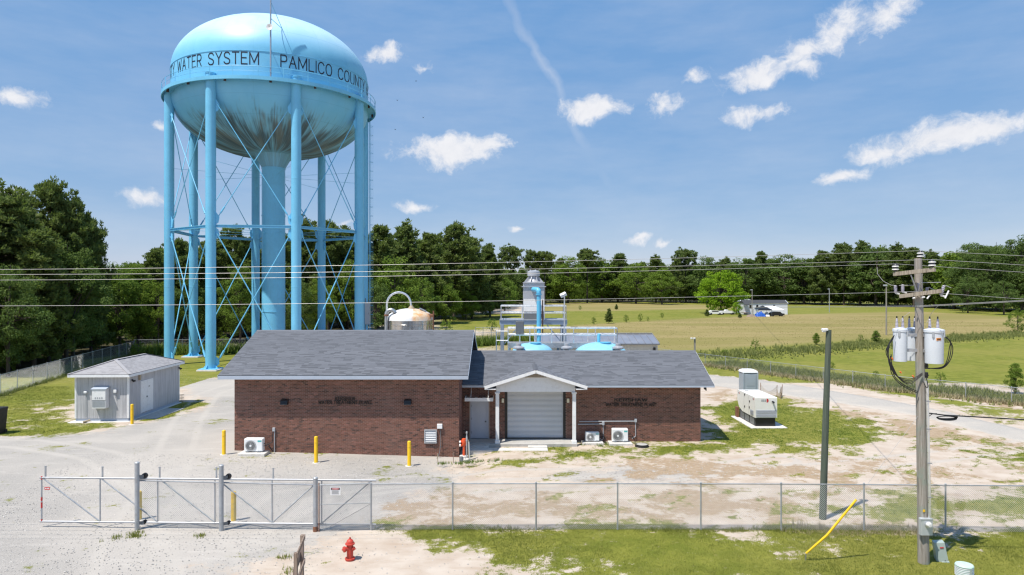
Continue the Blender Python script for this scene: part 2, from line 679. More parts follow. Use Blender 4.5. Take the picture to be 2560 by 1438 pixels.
M['siding'] = siding()


def brick_mats():
    res = []
    for nm, src in (('brick_single', 'obj'), ('brick_many', 'attr')):
        t = NT(nm)
        r = t.n('ShaderNodeObjectInfo').outputs['Random'] if src == 'obj' else t.attr('rnd')
        cr = t.n('ShaderNodeValToRGB')
        el = cr.color_ramp.elements
        el[0].position, el[0].color = 0.0, (.050, .022, .019, 1)
        el[1].position, el[1].color = 1.0, (.30, .125, .094, 1)
        for p, c in ((.10, (.105, .044, .030)), (.24, (.170, .068, .046)), (.62, (.200, .081, .054)), (.86, (.23, .096, .066))):
            e = el.new(p)
            e.color = c + (1,)
        t.l(r, cr.inputs[0])
        n = t.noise(30, 3, t.pos())
        c = t.mix(t.math('MULTIPLY', n, .5), cr.outputs[0], (.13, .078, .058))
        wear = t.noise(.55, 4, t.pos())
        c = t.mix(t.math('MULTIPLY', t.ramp(wear, .52, .75), .3), c, (.28, .17, .14))
        res.append(t.bsdf(c, .85, 0, t.bump(n, .004, .5)))
    return res


M['brick_one'], M['brick_many'] = brick_mats()
M['mortar'] = paint('mortar', (.41, .325, .27), .9, var=.12, scale=4, bump=.4)


def brick_sheet():
    t = NT('brick_sheet')
    b = t.n('ShaderNodeTexBrick')
    v = t.pos()
    sep = t.n('ShaderNodeSeparateXYZ')
    t.l(v, sep.inputs[0])
    cb = t.n('ShaderNodeCombineXYZ')
    t.l(t.math('ADD', sep.outputs[0], sep.outputs[1]), cb.inputs[0])
    t.l(sep.outputs[2], cb.inputs[1])
    t.l(cb.outputs[0], b.inputs['Vector'])
    b.inputs['Color1'].default_value = (.20, .075, .058, 1)
    b.inputs['Color2'].default_value = (.10, .04, .033, 1)
    b.inputs['Mortar'].default_value = (.40, .33, .29, 1)
    b.inputs['Scale'].default_value = 1.0
    b.inputs['Brick Width'].default_value = .205
    b.inputs['Row Height'].default_value = .075
    b.inputs['Mortar Size'].default_value = .005
    return t.bsdf(b.outputs['Color'], .85)


M['brick_sheet'] = brick_sheet()


def shingle_mats(tag, dark, mid, light):
    res = []
    for src in ('obj', 'attr'):
        t = NT('asphalt_shingle_%s_%s' % (tag, src))
        r = t.n('ShaderNodeObjectInfo').outputs['Random'] if src == 'obj' else t.attr('rnd')
        cr = t.n('ShaderNodeValToRGB')
        el = cr.color_ramp.elements
        el[0].position, el[0].color = 0.0, dark + (1,)
        el[1].position, el[1].color = 1.0, light + (1,)
        e = el.new(.30)
        e.color = tuple(d * .5 + m * .5 for d, m in zip(dark, mid)) + (1,)
        e = el.new(.46)
        e.color = mid + (1,)
        t.l(r, cr.inputs[0])
        n = t.noise(150, 2, t.pos())
        n2 = t.noise(.5, 3, t.pos())
        c = t.mix(t.ramp(n, .3, .7, 0, .25), cr.outputs[0], tuple(x * .6 for x in mid))
        c = t.mix(t.ramp(n2, .4, .7, 0, .12), c, tuple(x * 1.1 for x in light))
        res.append(t.bsdf(c, .92, 0, t.bump(n, .003, .5)))
    return res


M['shg_one'], M['shg_many'] = shingle_mats('slate', (.088, .094, .108), (.136, .144, .165), (.155, .164, .187))
M['shs_one'], M['shs_many'] = shingle_mats('pale', (.28, .272, .28), (.325, .316, .325), (.36, .352, .362))
M['roof_deck'] = paint('roof_felt', (.035, .037, .042), .9, var=.1)


# tank paint: light blue gloss, dark mildew streaks that run down the underside of the bowl
def tank_paint(cx, cy):
    t = NT('tank_blue')
    p = t.pos()
    sep = t.n('ShaderNodeSeparateXYZ')
    t.l(p, sep.inputs[0])
    dx, dy = t.math('SUBTRACT', sep.outputs[0], cx), t.math('SUBTRACT', sep.outputs[1], cy)
    ang = t.math('ARCTAN2', dx, dy)
    rad = t.math('SQRT', t.math('ADD', t.math('MULTIPLY', dx, dx), t.math('MULTIPLY', dy, dy)))
    z = sep.outputs[2]
    cb = t.n('ShaderNodeCombineXYZ')
    t.l(t.math('MULTIPLY', ang, 13.0), cb.inputs[0])
    t.l(t.math('MULTIPLY', z, .12), cb.inputs[1])
    fine = t.noise(3.2, 5, cb.outputs[0], .6)
    cb2 = t.n('ShaderNodeCombineXYZ')
    t.l(t.math('MULTIPLY', ang, 3.2), cb2.inputs[0])
    t.l(t.math('MULTIPLY', z, .16), cb2.inputs[1])
    broad = t.noise(1.7, 3, cb2.outputs[0])
    low = t.ramp(z, 29.9, 26.3)
    st = t.math('ADD', t.math('MULTIPLY', fine, .55), t.math('MULTIPLY', broad, .75))
    st = t.math('ADD', st, t.math('MULTIPLY', low, .24))
    dirt = t.math('MULTIPLY', t.ramp(st, .68, .95), t.ramp(z, 30.9, 28.9))
    dirt = t.math('MULTIPLY', dirt, t.ramp(rad, 2.0, 4.2, .35, 1.0))
    hue = t.noise(2.0, 3, cb2.outputs[0])
    dcol = t.mix(t.ramp(hue, .4, .62), (.040, .045, .045), (.13, .125, .095))
    n = t.noise(.35, 4, p)
    base = t.mix(t.ramp(n, .3, .7), (.15, .475, .73), (.18, .52, .77))
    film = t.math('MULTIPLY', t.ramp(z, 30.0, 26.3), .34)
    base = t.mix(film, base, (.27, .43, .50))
    dome_sheen = t.math('MULTIPLY', t.ramp(z, 35.0, 39.0), .62)                # pale sheen of the light, painted into the upper dome's colour
    base = t.mix(dome_sheen, base, (.66, .81, .88))
    seam = t.math('MULTIPLY', t.math('ABSOLUTE', t.math('SUBTRACT', t.math('FRACT', t.math('MULTIPLY', ang, 3.1831)), .5)), t.math('MULTIPLY', rad, .628))
    lines = t.ramp(seam, .0, .05, 1, 0)
    for zz in (28.3, 30.2, 33.0, 37.4, 39.9):
        lines = t.math('MAXIMUM', lines, t.ramp(t.math('ABSOLUTE', t.math('SUBTRACT', z, zz)), .0, .05, 1, 0))
    base = t.mix(t.math('MULTIPLY', lines, .30), base, (.08, .30, .47))
    pl = t.noise(1.1, 3, t.mapv(p, (.5, .5, .35)))
    base = t.mix(t.ramp(pl, .45, .65, 0, .18), base, (.24, .54, .74))
    c = t.mix(t.math('MULTIPLY', dirt, .86), base, dcol)
    return t.bsdf(c, t.ramp(z, 30, 28, .46, .62), 0, None, .42)


TX, TY, TR = -29.91, 85.63, 11.73
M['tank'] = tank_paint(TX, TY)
M['tower'] = paint('tower_blue', (.165, .50, .74), .38, var=.09, scale=.6, dirt=(.16, .40, .58), dirt_amt=.35, streak=True)
M['tower_pale'] = paint('tower_blue_gusset', (.17, .53, .80), .36, var=.05)
M['letter_black'] = paint('lettering_black', (.010, .010, .022), .45, var=.1)


def leaf_mat(name, c1, c2, c3, trans=.25):
    t = NT(name)
    r = t.attr('tint')
    ob = t.n('ShaderNodeObjectInfo').outputs['Random']
    c = t.mix(t.ramp(r, 0, 1, smooth=False), c1, c2)
    c = t.mix(t.math('MULTIPLY', ob, .6), c, c3)
    d = t.n('ShaderNodeBsdfPrincipled')
    t.l(c, d.inputs['Base Color'])
    d.inputs['Roughness'].default_value = .75
    d.inputs['Specular IOR Level'].default_value = .18
    tr = t.n('ShaderNodeBsdfTranslucent')
    t.l(t.mix(.4, c, (.16, .26, .02)), tr.inputs['Color'])
    ms = t.n('ShaderNodeMixShader')
    ms.inputs[0].default_value = trans
    t.l(d.outputs[0], ms.inputs[1])
    t.l(tr.outputs[0], ms.inputs[2])
    t.l(ms.outputs[0], t.out.inputs[0])
    return t.m


M['pine_leaf'] = leaf_mat('pine_needles', (.080, .122, .040), (.205, .255, .085), (.165, .205, .055), .42)
M['oak_leaf'] = leaf_mat('broad_leaves', (.085, .155, .026), (.235, .335, .06), (.20, .28, .035), .42)
M['lime_leaf'] = leaf_mat('bright_spring_leaves', (.17, .30, .015), (.34, .52, .035), (.26, .42, .025), .42)
M['dark_leaf'] = leaf_mat('dark_broad_leaves', (.065, .115, .034), (.18, .25, .07), (.12, .18, .045), .38)
M['wood_leaf'] = leaf_mat('deep_wood_leaves', (.085, .13, .035), (.22, .29, .075), (.16, .21, .05), .42)
M['grass_blade'] = leaf_mat('lawn_blades', (.13, .155, .026), (.30, .315, .085), (.22, .235, .05), .25)
M['lush_blade'] = leaf_mat('lush_blades', (.085, .145, .022), (.20, .265, .055), (.145, .205, .035), .25)
M['straw_blade'] = leaf_mat('dry_blades', (.30, .25, .14), (.52, .44, .29), (.42, .36, .22), .2)
M['field_blade'] = leaf_mat('field_blades', (.16, .135, .048), (.29, .245, .10), (.22, .19, .07), .2)
M['weed_blade'] = leaf_mat('tall_weeds', (.115, .145, .038), (.33, .34, .13), (.23, .25, .085), .3)


# ------------------------------------------------------------------ the ground
def poly_w(X, Y, poly, soft):
    """Soft inside-weight (0..1) of the points for a ground polygon; soft: metres of the blend."""
    n = len(poly)
    inside = np.zeros(X.shape, bool)
    dist = np.full(X.shape, 1e9)
    for i in range(n):
        x0, y0 = poly[i]
        x1, y1 = poly[(i + 1) % n]
        if y0 != y1:
            c = ((y0 > Y) != (y1 > Y)) & (X < (x1 - x0) * (Y - y0) / (y1 - y0) + x0)
            inside ^= c
        ex, ey = x1 - x0, y1 - y0
        t = np.clip(((X - x0) * ex + (Y - y0) * ey) / max(ex * ex + ey * ey, 1e-9), 0, 1)
        dist = np.minimum(dist, np.hypot(X - x0 - t * ex, Y - y0 - t * ey))
    sd_ = np.where(inside, dist, -dist)
    return np.clip(0.5 + sd_ / (2 * soft), 0, 1)


def W(pts):
    return [tuple(gp(x, y)[:2]) for x, y in pts]


POLY = {
    'gravel': [
        (W([(-900, 1130), (0, 1091), (180, 1089), (295, 1074), (335, 1066), (420, 1046), (520, 1014), (515, 1000), (470, 985), (440, 956), (470, 947), (600, 945), (900, 930), (1180, 1000), (1165, 1140), (1120, 1190), (1060, 1240), (1000, 1285), (935, 1322), (760, 1350), (560, 1440), (300, 1700), (-1500, 1800)]), 1.4),
        (W([(1780, 938), (1900, 950), (2050, 972), (2292, 1014), (2560, 1075), (2900, 1155), (3000, 1230), (2560, 1107), (2292, 1040), (2050, 1000), (1900, 982), (1790, 965), (1700, 950)]), .45),
        (W([(1500, 1165), (1700, 1165), (1900, 1178), (1700, 1205), (1400, 1200)]), 1.2),
        (W([(1100, 835), (1250, 853), (1250, 849), (1100, 832)]), .5)],
    'grass': [
        (W([(936, 1308), (1300, 1312), (1800, 1314), (2100, 1318), (2900, 1325), (3300, 1700), (1100, 1800), (1165, 1440), (1190, 1385), (1090, 1362), (950, 1345)]), .5),
        (W([(1385, 1122), (1480, 1127), (1620, 1118), (1755, 1106), (1800, 1075), (1840, 1080), (1790, 1035), (1775, 1012), (1850, 985), (1960, 990), (2080, 1035), (2210, 1066), (2235, 1090), (2170, 1116), (2010, 1140), (1880, 1128), (1800, 1135), (1700, 1150), (1600, 1140), (1490, 1152), (1390, 1146)]), .7),
        (W([(1130, 1158), (1250, 1149), (1360, 1148), (1350, 1160), (1200, 1166)]), .3),
        (W([(1222, 1119), (1322, 1119), (1320, 1131), (1224, 1131)]), .2),
        (W([(-900, 1140), (0, 1089), (180, 1087), (290, 1073), (262, 1062), (190, 1058), (186, 935), (300, 905), (0, 992), (-600, 1120)]), .5),
        (W([(345, 1054), (445, 1006), (490, 1000), (522, 1012), (420, 1044), (365, 1060)]), .3),
        (W([(300, 900), (440, 886), (640, 880), (620, 930), (560, 944), (450, 946), (440, 920)]), .6),
        (W([(1750, 925), (1900, 940), (2100, 962), (2300, 1000), (2560, 1055), (2900, 1130), (2900, 1100), (2560, 1032), (2300, 985), (2100, 950), (1900, 925), (1760, 912)]), .5),
        (W([(2070, 1245), (2300, 1240), (2700, 1225), (2700, 1290), (2300, 1300), (2090, 1275)]), .8),
        (W([(2400, 1110), (2700, 1150), (2700, 1200), (2520, 1165)]), 1.5),
        (W([(1760, 905), (1810, 893), (1950, 882), (2250, 866), (2560, 838), (3400, 800), (3400, 960), (2560, 970), (2300, 945), (2050, 922), (1850, 900)]), 1.2),
        (W([(1080, 800), (1180, 786), (1500, 779), (1860, 771), (1960, 776), (1960, 786), (1660, 799), (1400, 812), (1240, 822), (1100, 835)]), 3.0),
        (W([(900, 845), (1240, 838), (1240, 870), (1100, 880)]), 1.5)],
    'straw': [
        (W([(985, 1245), (1130, 1228), (1500, 1225), (1900, 1222), (2150, 1240), (2200, 1310), (1800, 1315), (1400, 1312), (960, 1312)]), 1.0),
        (W([(1580, 1150), (2050, 1150), (2500, 1180), (2500, 1215), (2000, 1215), (1500, 1200)]), 2.0),
        (W([(1950, 1000), (2120, 1020), (2560, 1110), (2560, 1180), (2250, 1090)]), 1.5),
        (W([(1750, 912), (1900, 926), (2100, 950), (2300, 985), (2560, 1030), (2560, 1008), (2300, 968), (2100, 938), (1900, 914), (1750, 902)]), .5),
        (W([(0, 1006), (330, 893), (340, 884), (0, 985)]), .5),
        (W([(455, 912), (500, 901), (575, 903), (560, 918), (500, 922)]), .3),
        (W([(1760, 985), (1830, 975), (1845, 1060), (1790, 1060)]), 1.0),
        (W([(2050, 1290), (2320, 1300), (2320, 1332), (2020, 1330)]), .4)],
    'field': [
        (W([(1230, 828), (1240, 826), (1660, 800), (1950, 787), (2300, 779), (2560, 795), (3300, 800), (3300, 822), (2560, 829), (2100, 853), (1800, 872), (1560, 885), (1230, 905)]), 3.0),
        (W([(1350, 760), (1500, 757), (1860, 765), (1860, 771), (1500, 778), (1350, 778)]), 6.0)],
}


TRACKS = [W([(300, 1500), (330, 1330), (400, 1230), (440, 1130), (470, 1050), (520, 985), (640, 945)]), W([(560, 1500), (480, 1330), (430, 1240), (250, 1150), (60, 1110), (-300, 1100)]),
          W([(620, 1330), (720, 1240), (950, 1205), (1300, 1185), (1700, 1180), (2050, 1172), (2350, 1140), (2620, 1105)]), W([(700, 1340), (860, 1260), (1200, 1215), (1600, 1200), (1950, 1150)]),
          W([(1740, 946), (1900, 966), (2050, 987), (2292, 1027), (2560, 1091), (2900, 1190)])]


def weights(X, Y):
    """Cover of the ground at the points: gravel, grass, straw, field (0..1 each, with ragged edges)."""
    u, v = X * .82 + Y * .57, Y * .82 - X * .57
    u = u + 1.2 * (fbm(X / 2.1, Y / 2.1, 71, 3) - .5)
    v = v + 1.2 * (fbm(X / 2.1 + 9, Y / 2.1, 72, 3) - .5)
    nA = fbm(u / 1.9, v / 1.5, 3, 6) - .5
    nB = fbm(v / .55, u / .55, 9, 3) - .5
    nC = fbm(u / 3.6, v / 3.0, 21, 5)
    near = np.clip((70 - Y) / 20, 0, 1)
    nA = nA * (.35 + .65 * near)
    nB = nB * (.2 + .8 * near)
    out = {}
    for k, ps in POLY.items():
        w = np.zeros(X.shape)
        for poly, soft in ps:
            w = np.maximum(w, poly_w(X, Y, poly, soft * (2.4 if k != 'gravel' or Y.size == 0 else 1.6)))
        out[k] = w
    g = out['grass']
    thin = np.clip((nC - .46) * 5, 0, 1) * np.clip((62 - Y) / 10, 0, 1)       # worn patches in the lawns
    left_front = np.clip((1.5 - X) / 4, 0, 1) * np.clip((26.5 - Y) / 1, 0, 1)
    gen = poly_w(X, Y, [(12, 40.5), (23, 41), (25, 46), (20, 53), (13.5, 52)], 2.0)
    g = g + gen * .22 * (g > .15) - thin * (.34 + .10 * (Y > 26)) * (1 - .8 * gen) * np.where(X < -20, .45, 1) * np.where(Y < 26, np.clip((4.5 - X) / 7, .06, .9), 1) - left_front * .12
    out['grass'] = np.clip((g + nA * 1.5 + nB * 1.1 - .5) * 1.25 + .5, 0, 1)
    out['gravel'] = np.clip((out['gravel'] + nA * .9 + nB * .5 - .5) * 1.5 + .5, 0, 1)
    s = out['straw'] * (.42 + 1.15 * nC)
    out['straw'] = np.clip((s + nA * 1.5 + nB * 1.1 - .5) * 1.5 + .3, 0, .85) * np.clip(out['straw'] * 2, 0, 1)
    out['field'] = np.clip(out['field'] + nA * .4, 0, 1)
    tr = np.zeros(X.shape)
    for line in TRACKS:
        d = np.full(X.shape, 1e9)
        for (x0, y0), (x1, y1) in zip(line[:-1], line[1:]):
            ex, ey = x1 - x0, y1 - y0
            t = np.clip(((X - x0) * ex + (Y - y0) * ey) / (ex * ex + ey * ey), 0, 1)
            d = np.minimum(d, np.hypot(X - x0 - t * ex, Y - y0 - t * ey))
        tr = np.maximum(tr, np.clip(1.25 - np.abs(d - .85) / .32, 0, 1))
    out['track'] = tr * np.clip(.35 + 1.4 * nC, 0, 1)
    out['grass'] = out['grass'] * (1 - .5 * out['track'])
    # sparse weeds over the bare ground
    wd = fbm(u / 1.0, v / .7, 55, 5)
    spots = np.clip((wd - .60) * 9, 0, .8) * np.clip((X + 4) / 6, 0, 1) * (out['gravel'] < .35) * (Y < 52)
    out['grass'] = np.maximum(out['grass'], spots * .8)
    return out


def height(X, Y):
    """Rise of the ground in front of the plant's long wall."""
    X, Y = np.asarray(X, float), np.asarray(Y, float)
    wx = np.clip((X + 30) / 8, 0, 1) * np.clip((-.6 - X) / 1.8, 0, 1)
    wy = np.clip((Y - 29.5) / 6, 0, 1) * np.clip((48 - Y) / 6, 0, 1)
    wx, wy = wx * wx * (3 - 2 * wx), wy * wy * (3 - 2 * wy)
    return np.clip(-.030 * (X + 8.9), -.22, .22) * wx * wy


def hz(x, y):
    return float(height(x, y))


def axis(steps):
    a = [steps[0][0]]
    for lo, hi, st in steps:
        n = max(1, int(round((hi - lo) / st)))
        a += list(lo + (hi - lo) * (np.arange(n) + 1) / n)
    return np.array(a)


def ground_mat(sheet=False):
    t = NT('ground_cover')
    p = t.pos()
    nL, nM, nF, nX = t.noise(.10, 3, p), t.noise(.9, 4, p), t.noise(4, 6, p, .68), t.noise(24, 4, p, .65)
    fine = t.math('ADD', t.math('MULTIPLY', t.math('SUBTRACT', nF, .5), 2.2), t.math('MULTIPLY', t.math('SUBTRACT', nX, .5), 1.6))
    gn = t.noise(1.0, 5, t.mapv(p, (.35, 2.2, 1)), .65)

    def w(name, lo=.32, hi=.68, amt=.8):
        a = t.attr(name)
        on = t.ramp(a, 0.02, .2)
        return t.math('MULTIPLY', t.ramp(t.math('ADD', a, t.math('MULTIPLY', fine, amt)), lo, hi), on)
    sand = t.mix(t.ramp(nM, .3, .7), (.435, .355, .285), (.525, .455, .385))
    sand = t.mix(t.ramp(gn, .5, .72, 0, .6), sand, (.385, .295, .22))
    sand = t.mix(t.ramp(nX, .58, .72, 0, .40), sand, (.33, .28, .21))
    grav = t.mix(t.ramp(nX, .3, .7), (.262, .247, .229), (.405, .380, .350))
    grav = t.mix(t.ramp(nL, .40, .60, 0, .55), grav, (.48, .44, .395))
    grav = t.mix(t.ramp(gn, .52, .7, 0, .35), grav, (.53, .495, .45))
    # pale wheel tracks
    grass = t.mix(t.ramp(nM, .35, .65), (.135, .155, .020), (.21, .215, .036))
    grass = t.mix(t.ramp(nX, .42, .66, 0, .5), grass, (.085, .110, .014))
    grass = t.mix(t.ramp(nL, .42, .62, 0, .5), grass, (.235, .215, .050))
    grass = t.mix(t.ramp(nF, .55, .72, 0, .45), grass, (.25, .215, .080))
    straw = t.mix(t.ramp(nF, .35, .65), (.39, .295, .205), (.32, .235, .155))
    straw = t.mix(t.ramp(nX, .5, .7, 0, .35), straw, (.24, .20, .11))
    fb = t.noise(1.0, 4, t.mapv(p, (.018, .07, 1)))
    field = t.mix(t.ramp(fb, .38, .62), (.315, .250, .110), (.235, .205, .068))
    field = t.mix(t.ramp(nF, .35, .7, 0, .45), field, (.155, .135, .042))
    c = sand
    c = t.mix(w('gravel', .3, .7, .6), c, grav)
    c = t.mix(t.math('MULTIPLY', t.ramp(t.math('ADD', t.attr('track'), t.math('MULTIPLY', fine, .25)), .3, .9), .6), c, t.mix(nM, (.50, .465, .425), (.39, .36, .32)))
    c = t.mix(w('straw'), c, straw)
    c = t.mix(w('grass', .36, .64, 1.0), c, grass)
    c = t.mix(w('field', .25, .75, .4), c, field)
    floor_col = t.mix(t.ramp(nF, .35, .65), (.035, .036, .014), (.085, .070, .035))  # leaf litter under the wood, its colour darkened for the trees' shade
    c = t.mix(t.ramp(t.attr('shade_litter'), .2, .8), c, floor_col)
    hgt = t.math('ADD', t.math('MULTIPLY', nX, .5), t.math('MULTIPLY', nF, 1.0))
    return t.bsdf(c, .95, 0, t.bump(hgt, .035, .55), .15)


def build_ground():
    xs = axis([(-3000, -400, 200), (-400, -120, 14), (-120, -36, 2.0), (-36, 40, .22), (40, 120, 2.0), (120, 400, 12), (400, 3000, 200)])
    ys = axis([(-300, 0, 60), (0, 18, 2), (18, 60, .22), (60, 130, 1.2), (130, 450, 6), (450, 1000, 60), (1000, 5000, 500)])
    X, Y = np.meshgrid(xs, ys)
    Z = height(X, Y) + (fbm(X / 2.5, Y / 2.5, 5, 4) - .5) * .05 * (Y < 130)
    Wt = weights(X.ravel(), Y.ravel())
    # beyond everything surveyed: rough pasture
    far = (Y.ravel() > 460) | (np.abs(X.ravel()) > 420)
    Wt['grass'] = np.where(far, 1, Wt['grass'])
    tree_floor = (Y.ravel() > 60) & (X.ravel() < -20 - (Y.ravel() - 60) * .02) & (Y.ravel() < 460) & (Wt['grass'] < .5) & (X.ravel() < -30)
    rest = (Y.ravel() > 64) & (Wt['gravel'] < .3)
    Wt['grass'] = np.where(rest & (X.ravel() > 5), np.maximum(Wt['grass'], .9), Wt['grass'])
    Wt['grass'] = np.where((X.ravel() < -30) & (Y.ravel() > 55) & (Y.ravel() < 97), np.maximum(Wt['grass'], .8), Wt['grass'])
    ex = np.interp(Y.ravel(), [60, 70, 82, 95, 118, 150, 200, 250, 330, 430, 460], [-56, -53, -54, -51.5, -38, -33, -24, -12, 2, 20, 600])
    Wt['shade_litter'] = np.clip((ex - X.ravel()) / 2 + .5, 0, 1) * (Y.ravel() > 60)
    ny, nx = X.shape
    V = np.stack([X.ravel(), Y.ravel(), Z.ravel()], 1)
    i = np.arange(ny * nx).reshape(ny, nx)
    F = np.stack([i[:-1, :-1].ravel(), i[:-1, 1:].ravel(), i[1:, 1:].ravel(), i[1:, :-1].ravel()], 1)
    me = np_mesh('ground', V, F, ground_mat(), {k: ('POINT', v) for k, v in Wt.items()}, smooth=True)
    o = obj_of('ground', me, kind='structure')
    return o


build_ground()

# the gravel drive that runs off behind the generator, a sheet of its own on the ground
def build_drive():
    up = [(1740, 934), (1780, 938), (1900, 950), (2050, 972), (2292, 1014), (2560, 1075), (2900, 1155)]
    lo = [(1700, 950), (1790, 965), (1900, 982), (2050, 1001), (2292, 1041), (2560, 1108), (3000, 1232)]
    A = [gp(*p) for p in up]
    B = [gp(*p) for p in lo]

    def samp(P, t):
        f = t * (len(P) - 1)
        i = min(int(f), len(P) - 2)
        return P[i].lerp(P[i + 1], f - i)
    n, m = 160, 8
    V, F = [], []
    for i in range(n + 1):
        t = i / n
        a, b = samp(A, t), samp(B, t)
        d = (b - a)
        ja = (random.random() - .5) * .05 + .03
        jb = (random.random() - .5) * .05 + .03
        for k in range(m + 1):
            s = ja + (1 - ja - jb) * (0, .03, .17, .34, .5, .66, .83, .97, 1)[k]
            p = a + d * s
            V.append((p.x, p.y, -.05 if k in (0, m) else .034 + .012 * math.sin(math.pi * k / m)))
    for i in range(n):
        for k in range(m):
            q = i * (m + 1) + k
            F.append((q, q + 1, q + m + 2, q + m + 1))
    t = NT('crushed_stone')
    p = t.pos()
    nX, nL = t.noise(34, 3, p), t.noise(.25, 4, p)
    c = t.mix(t.ramp(nX, .3, .7), (.33, .308, .28), (.475, .445, .405))
    c = t.mix(t.ramp(nL, .45, .65, 0, .45), c, (.53, .47, .40))
    m_ = t.bsdf(c, .95, 0, t.bump(nX, .03, .5), .15)
    me = np_mesh('gravel_road', np.array(V), np.array(F), m_, smooth=True)
    obj_of('gravel_road', me, kind='structure')


build_drive()


# ------------------------------------------------------------------ lettering
FONT = {
    'A': (.72, [[(0, 0), (.36, 1), (.72, 0)], [(.14, .36), (.58, .36)]]),
    'C': (.68, [[(.68, .8), (.56, .95), (.4, 1), (.24, .98), (.08, .84), (0, .62), (0, .38), (.08, .16), (.24, .02), (.4, 0), (.56, .05), (.68, .2)]]),
    'D': (.66, [[(0, 0), (0, 1), (.36, 1), (.56, .88), (.66, .65), (.66, .35), (.56, .12), (.36, 0), (0, 0)]]),
    'E': (.58, [[(.58, 1), (0, 1), (0, 0), (.58, 0)], [(0, .52), (.48, .52)]]),
    'G': (.68, [[(.68, .8), (.5, .98), (.24, .98), (.08, .84), (0, .6), (0, .38), (.08, .16), (.24, .02), (.5, .02), (.68, .2), (.68, .45), (.42, .45)]]),
    'H': (.66, [[(0, 0), (0, 1)], [(.66, 0), (.66, 1)], [(0, .52), (.66, .52)]]),
    'I': (.0, [[(0, 0), (0, 1)]]),
    'K': (.64, [[(0, 0), (0, 1)], [(.62, 1), (0, .4)], [(.2, .6), (.64, 0)]]),
    'L': (.54, [[(0, 1), (0, 0), (.54, 0)]]),
    'M': (.86, [[(0, 0), (0, 1), (.43, .15), (.86, 1), (.86, 0)]]),
    'N': (.68, [[(0, 0), (0, 1), (.68, 0), (.68, 1)]]),
    'O': (.74, [[(.37, 1), (.2, .97), (.06, .82), (0, .6), (0, .4), (.06, .18), (.2, .03), (.37, 0), (.54, .03), (.68, .18), (.74, .4), (.74, .6), (.68, .82), (.54, .97), (.37, 1)]]),
    'P': (.60, [[(0, 0), (0, 1), (.4, 1), (.54, .94), (.6, .78), (.6, .66), (.54, .52), (.4, .46), (0, .46)]]),
    'R': (.62, [[(0, 0), (0, 1), (.4, 1), (.54, .94), (.6, .78), (.6, .68), (.54, .54), (.4, .48), (0, .48)], [(.32, .48), (.62, 0)]]),
    'S': (.62, [[(.6, .82), (.5, .96), (.32, 1), (.14, .97), (.03, .84), (.03, .7), (.12, .58), (.48, .44), (.6, .32), (.6, .16), (.5, .04), (.3, 0), (.12, .04), (0, .18)]]),
    'T': (.66, [[(0, 1), (.66, 1)], [(.33, 1), (.33, 0)]]),
    'U': (.66, [[(0, 1), (0, .3), (.06, .1), (.2, .01), (.33, 0), (.46, .01), (.6, .1), (.66, .3), (.66, 1)]]),
    'W': (.98, [[(0, 1), (.24, 0), (.49, .85), (.74, 0), (.98, 1)]]),
    'Y': (.66, [[(0, 1), (.33, .48), (.66, 1)], [(.33, .48), (.33, 0)]]),
    '0': (.5, [[(.25, 1), (.05, .8), (0, .5), (.05, .2), (.25, 0), (.45, .2), (.5, .5), (.45, .8), (.25, 1)]]),
    '2': (.5, [[(0, .8), (.1, .97), (.3, 1), (.48, .9), (.5, .7), (.4, .5), (0, 0), (.5, 0)]]),
    '3': (.5, [[(0, .85), (.15, 1), (.35, 1), (.5, .85), (.45, .6), (.2, .52), (.45, .45), (.5, .2), (.35, 0), (.15, 0), (0, .15)]]),
    '6': (.5, [[(.45, .95), (.2, .85), (.02, .5), (.02, .2), (.2, 0), (.4, .05), (.5, .25), (.4, .48), (.2, .5), (.03, .35)]]),
}


def word_len(word, gap=.2):
    return sum(FONT[c][0] for c in word) + gap * (len(word) - 1)


def stroke_quads(word, gap, wd, serif=0.0):
    """2-D quads (letter-height units) for a word drawn with strokes of width wd."""
    x = 0
    qs = []
    for ch in word:
        w, strokes = FONT[ch]
        for st in strokes:
            ends = [st[0], st[-1]] if serif and st[0] != st[-1] else []
            for (x0, y0), (x1, y1) in zip(st[:-1], st[1:]):
                L_ = math.hypot(x1 - x0, y1 - y0)
                if L_ < 1e-6:
                    continue
                ux, uy = (x1 - x0) / L_, (y1 - y0) / L_
                n_ = max(1, int(L_ / .25))
                e = wd * .42
                for k in range(n_):
                    a, b = k / n_, (k + 1) / n_
                    xa, ya = x0 + ux * (a * L_ - (e if k == 0 else 0)), y0 + uy * (a * L_ - (e if k == 0 else 0))
                    xb, yb = x0 + ux * (b * L_ + (e if k == n_ - 1 else 0)), y0 + uy * (b * L_ + (e if k == n_ - 1 else 0))
                    nx_, ny_ = -uy * wd / 2, ux * wd / 2
                    qs.append([(x + xa - nx_, ya - ny_), (x + xb - nx_, yb - ny_), (x + xb + nx_, yb + ny_), (x + xa + nx_, ya + ny_)])
            for (ex, ey) in ends:
                if ey < .05 or ey > .95:
                    s = serif
                    qs.append([(x + ex - s, ey - wd * .3), (x + ex + s, ey - wd * .3), (x + ex + s, ey + wd * .3), (x + ex - s, ey + wd * .3)])
        x += w + gap
    return qs


def flat_word(mb, word, place, h, wd, gap, depth, serif=0.0, stretch=1.0):
    """place(u, v) -> front-face point; depth: vector towards the wall."""
    k = 0
    for q in stroke_quads(word, gap, wd, serif):
        k += 1
        j = Vector((0, -1, 0)) * (.0004 * (k % 5))
        mb.prism([Vector(place(u * h * stretch, v * h)) + j for u, v in q], depth)


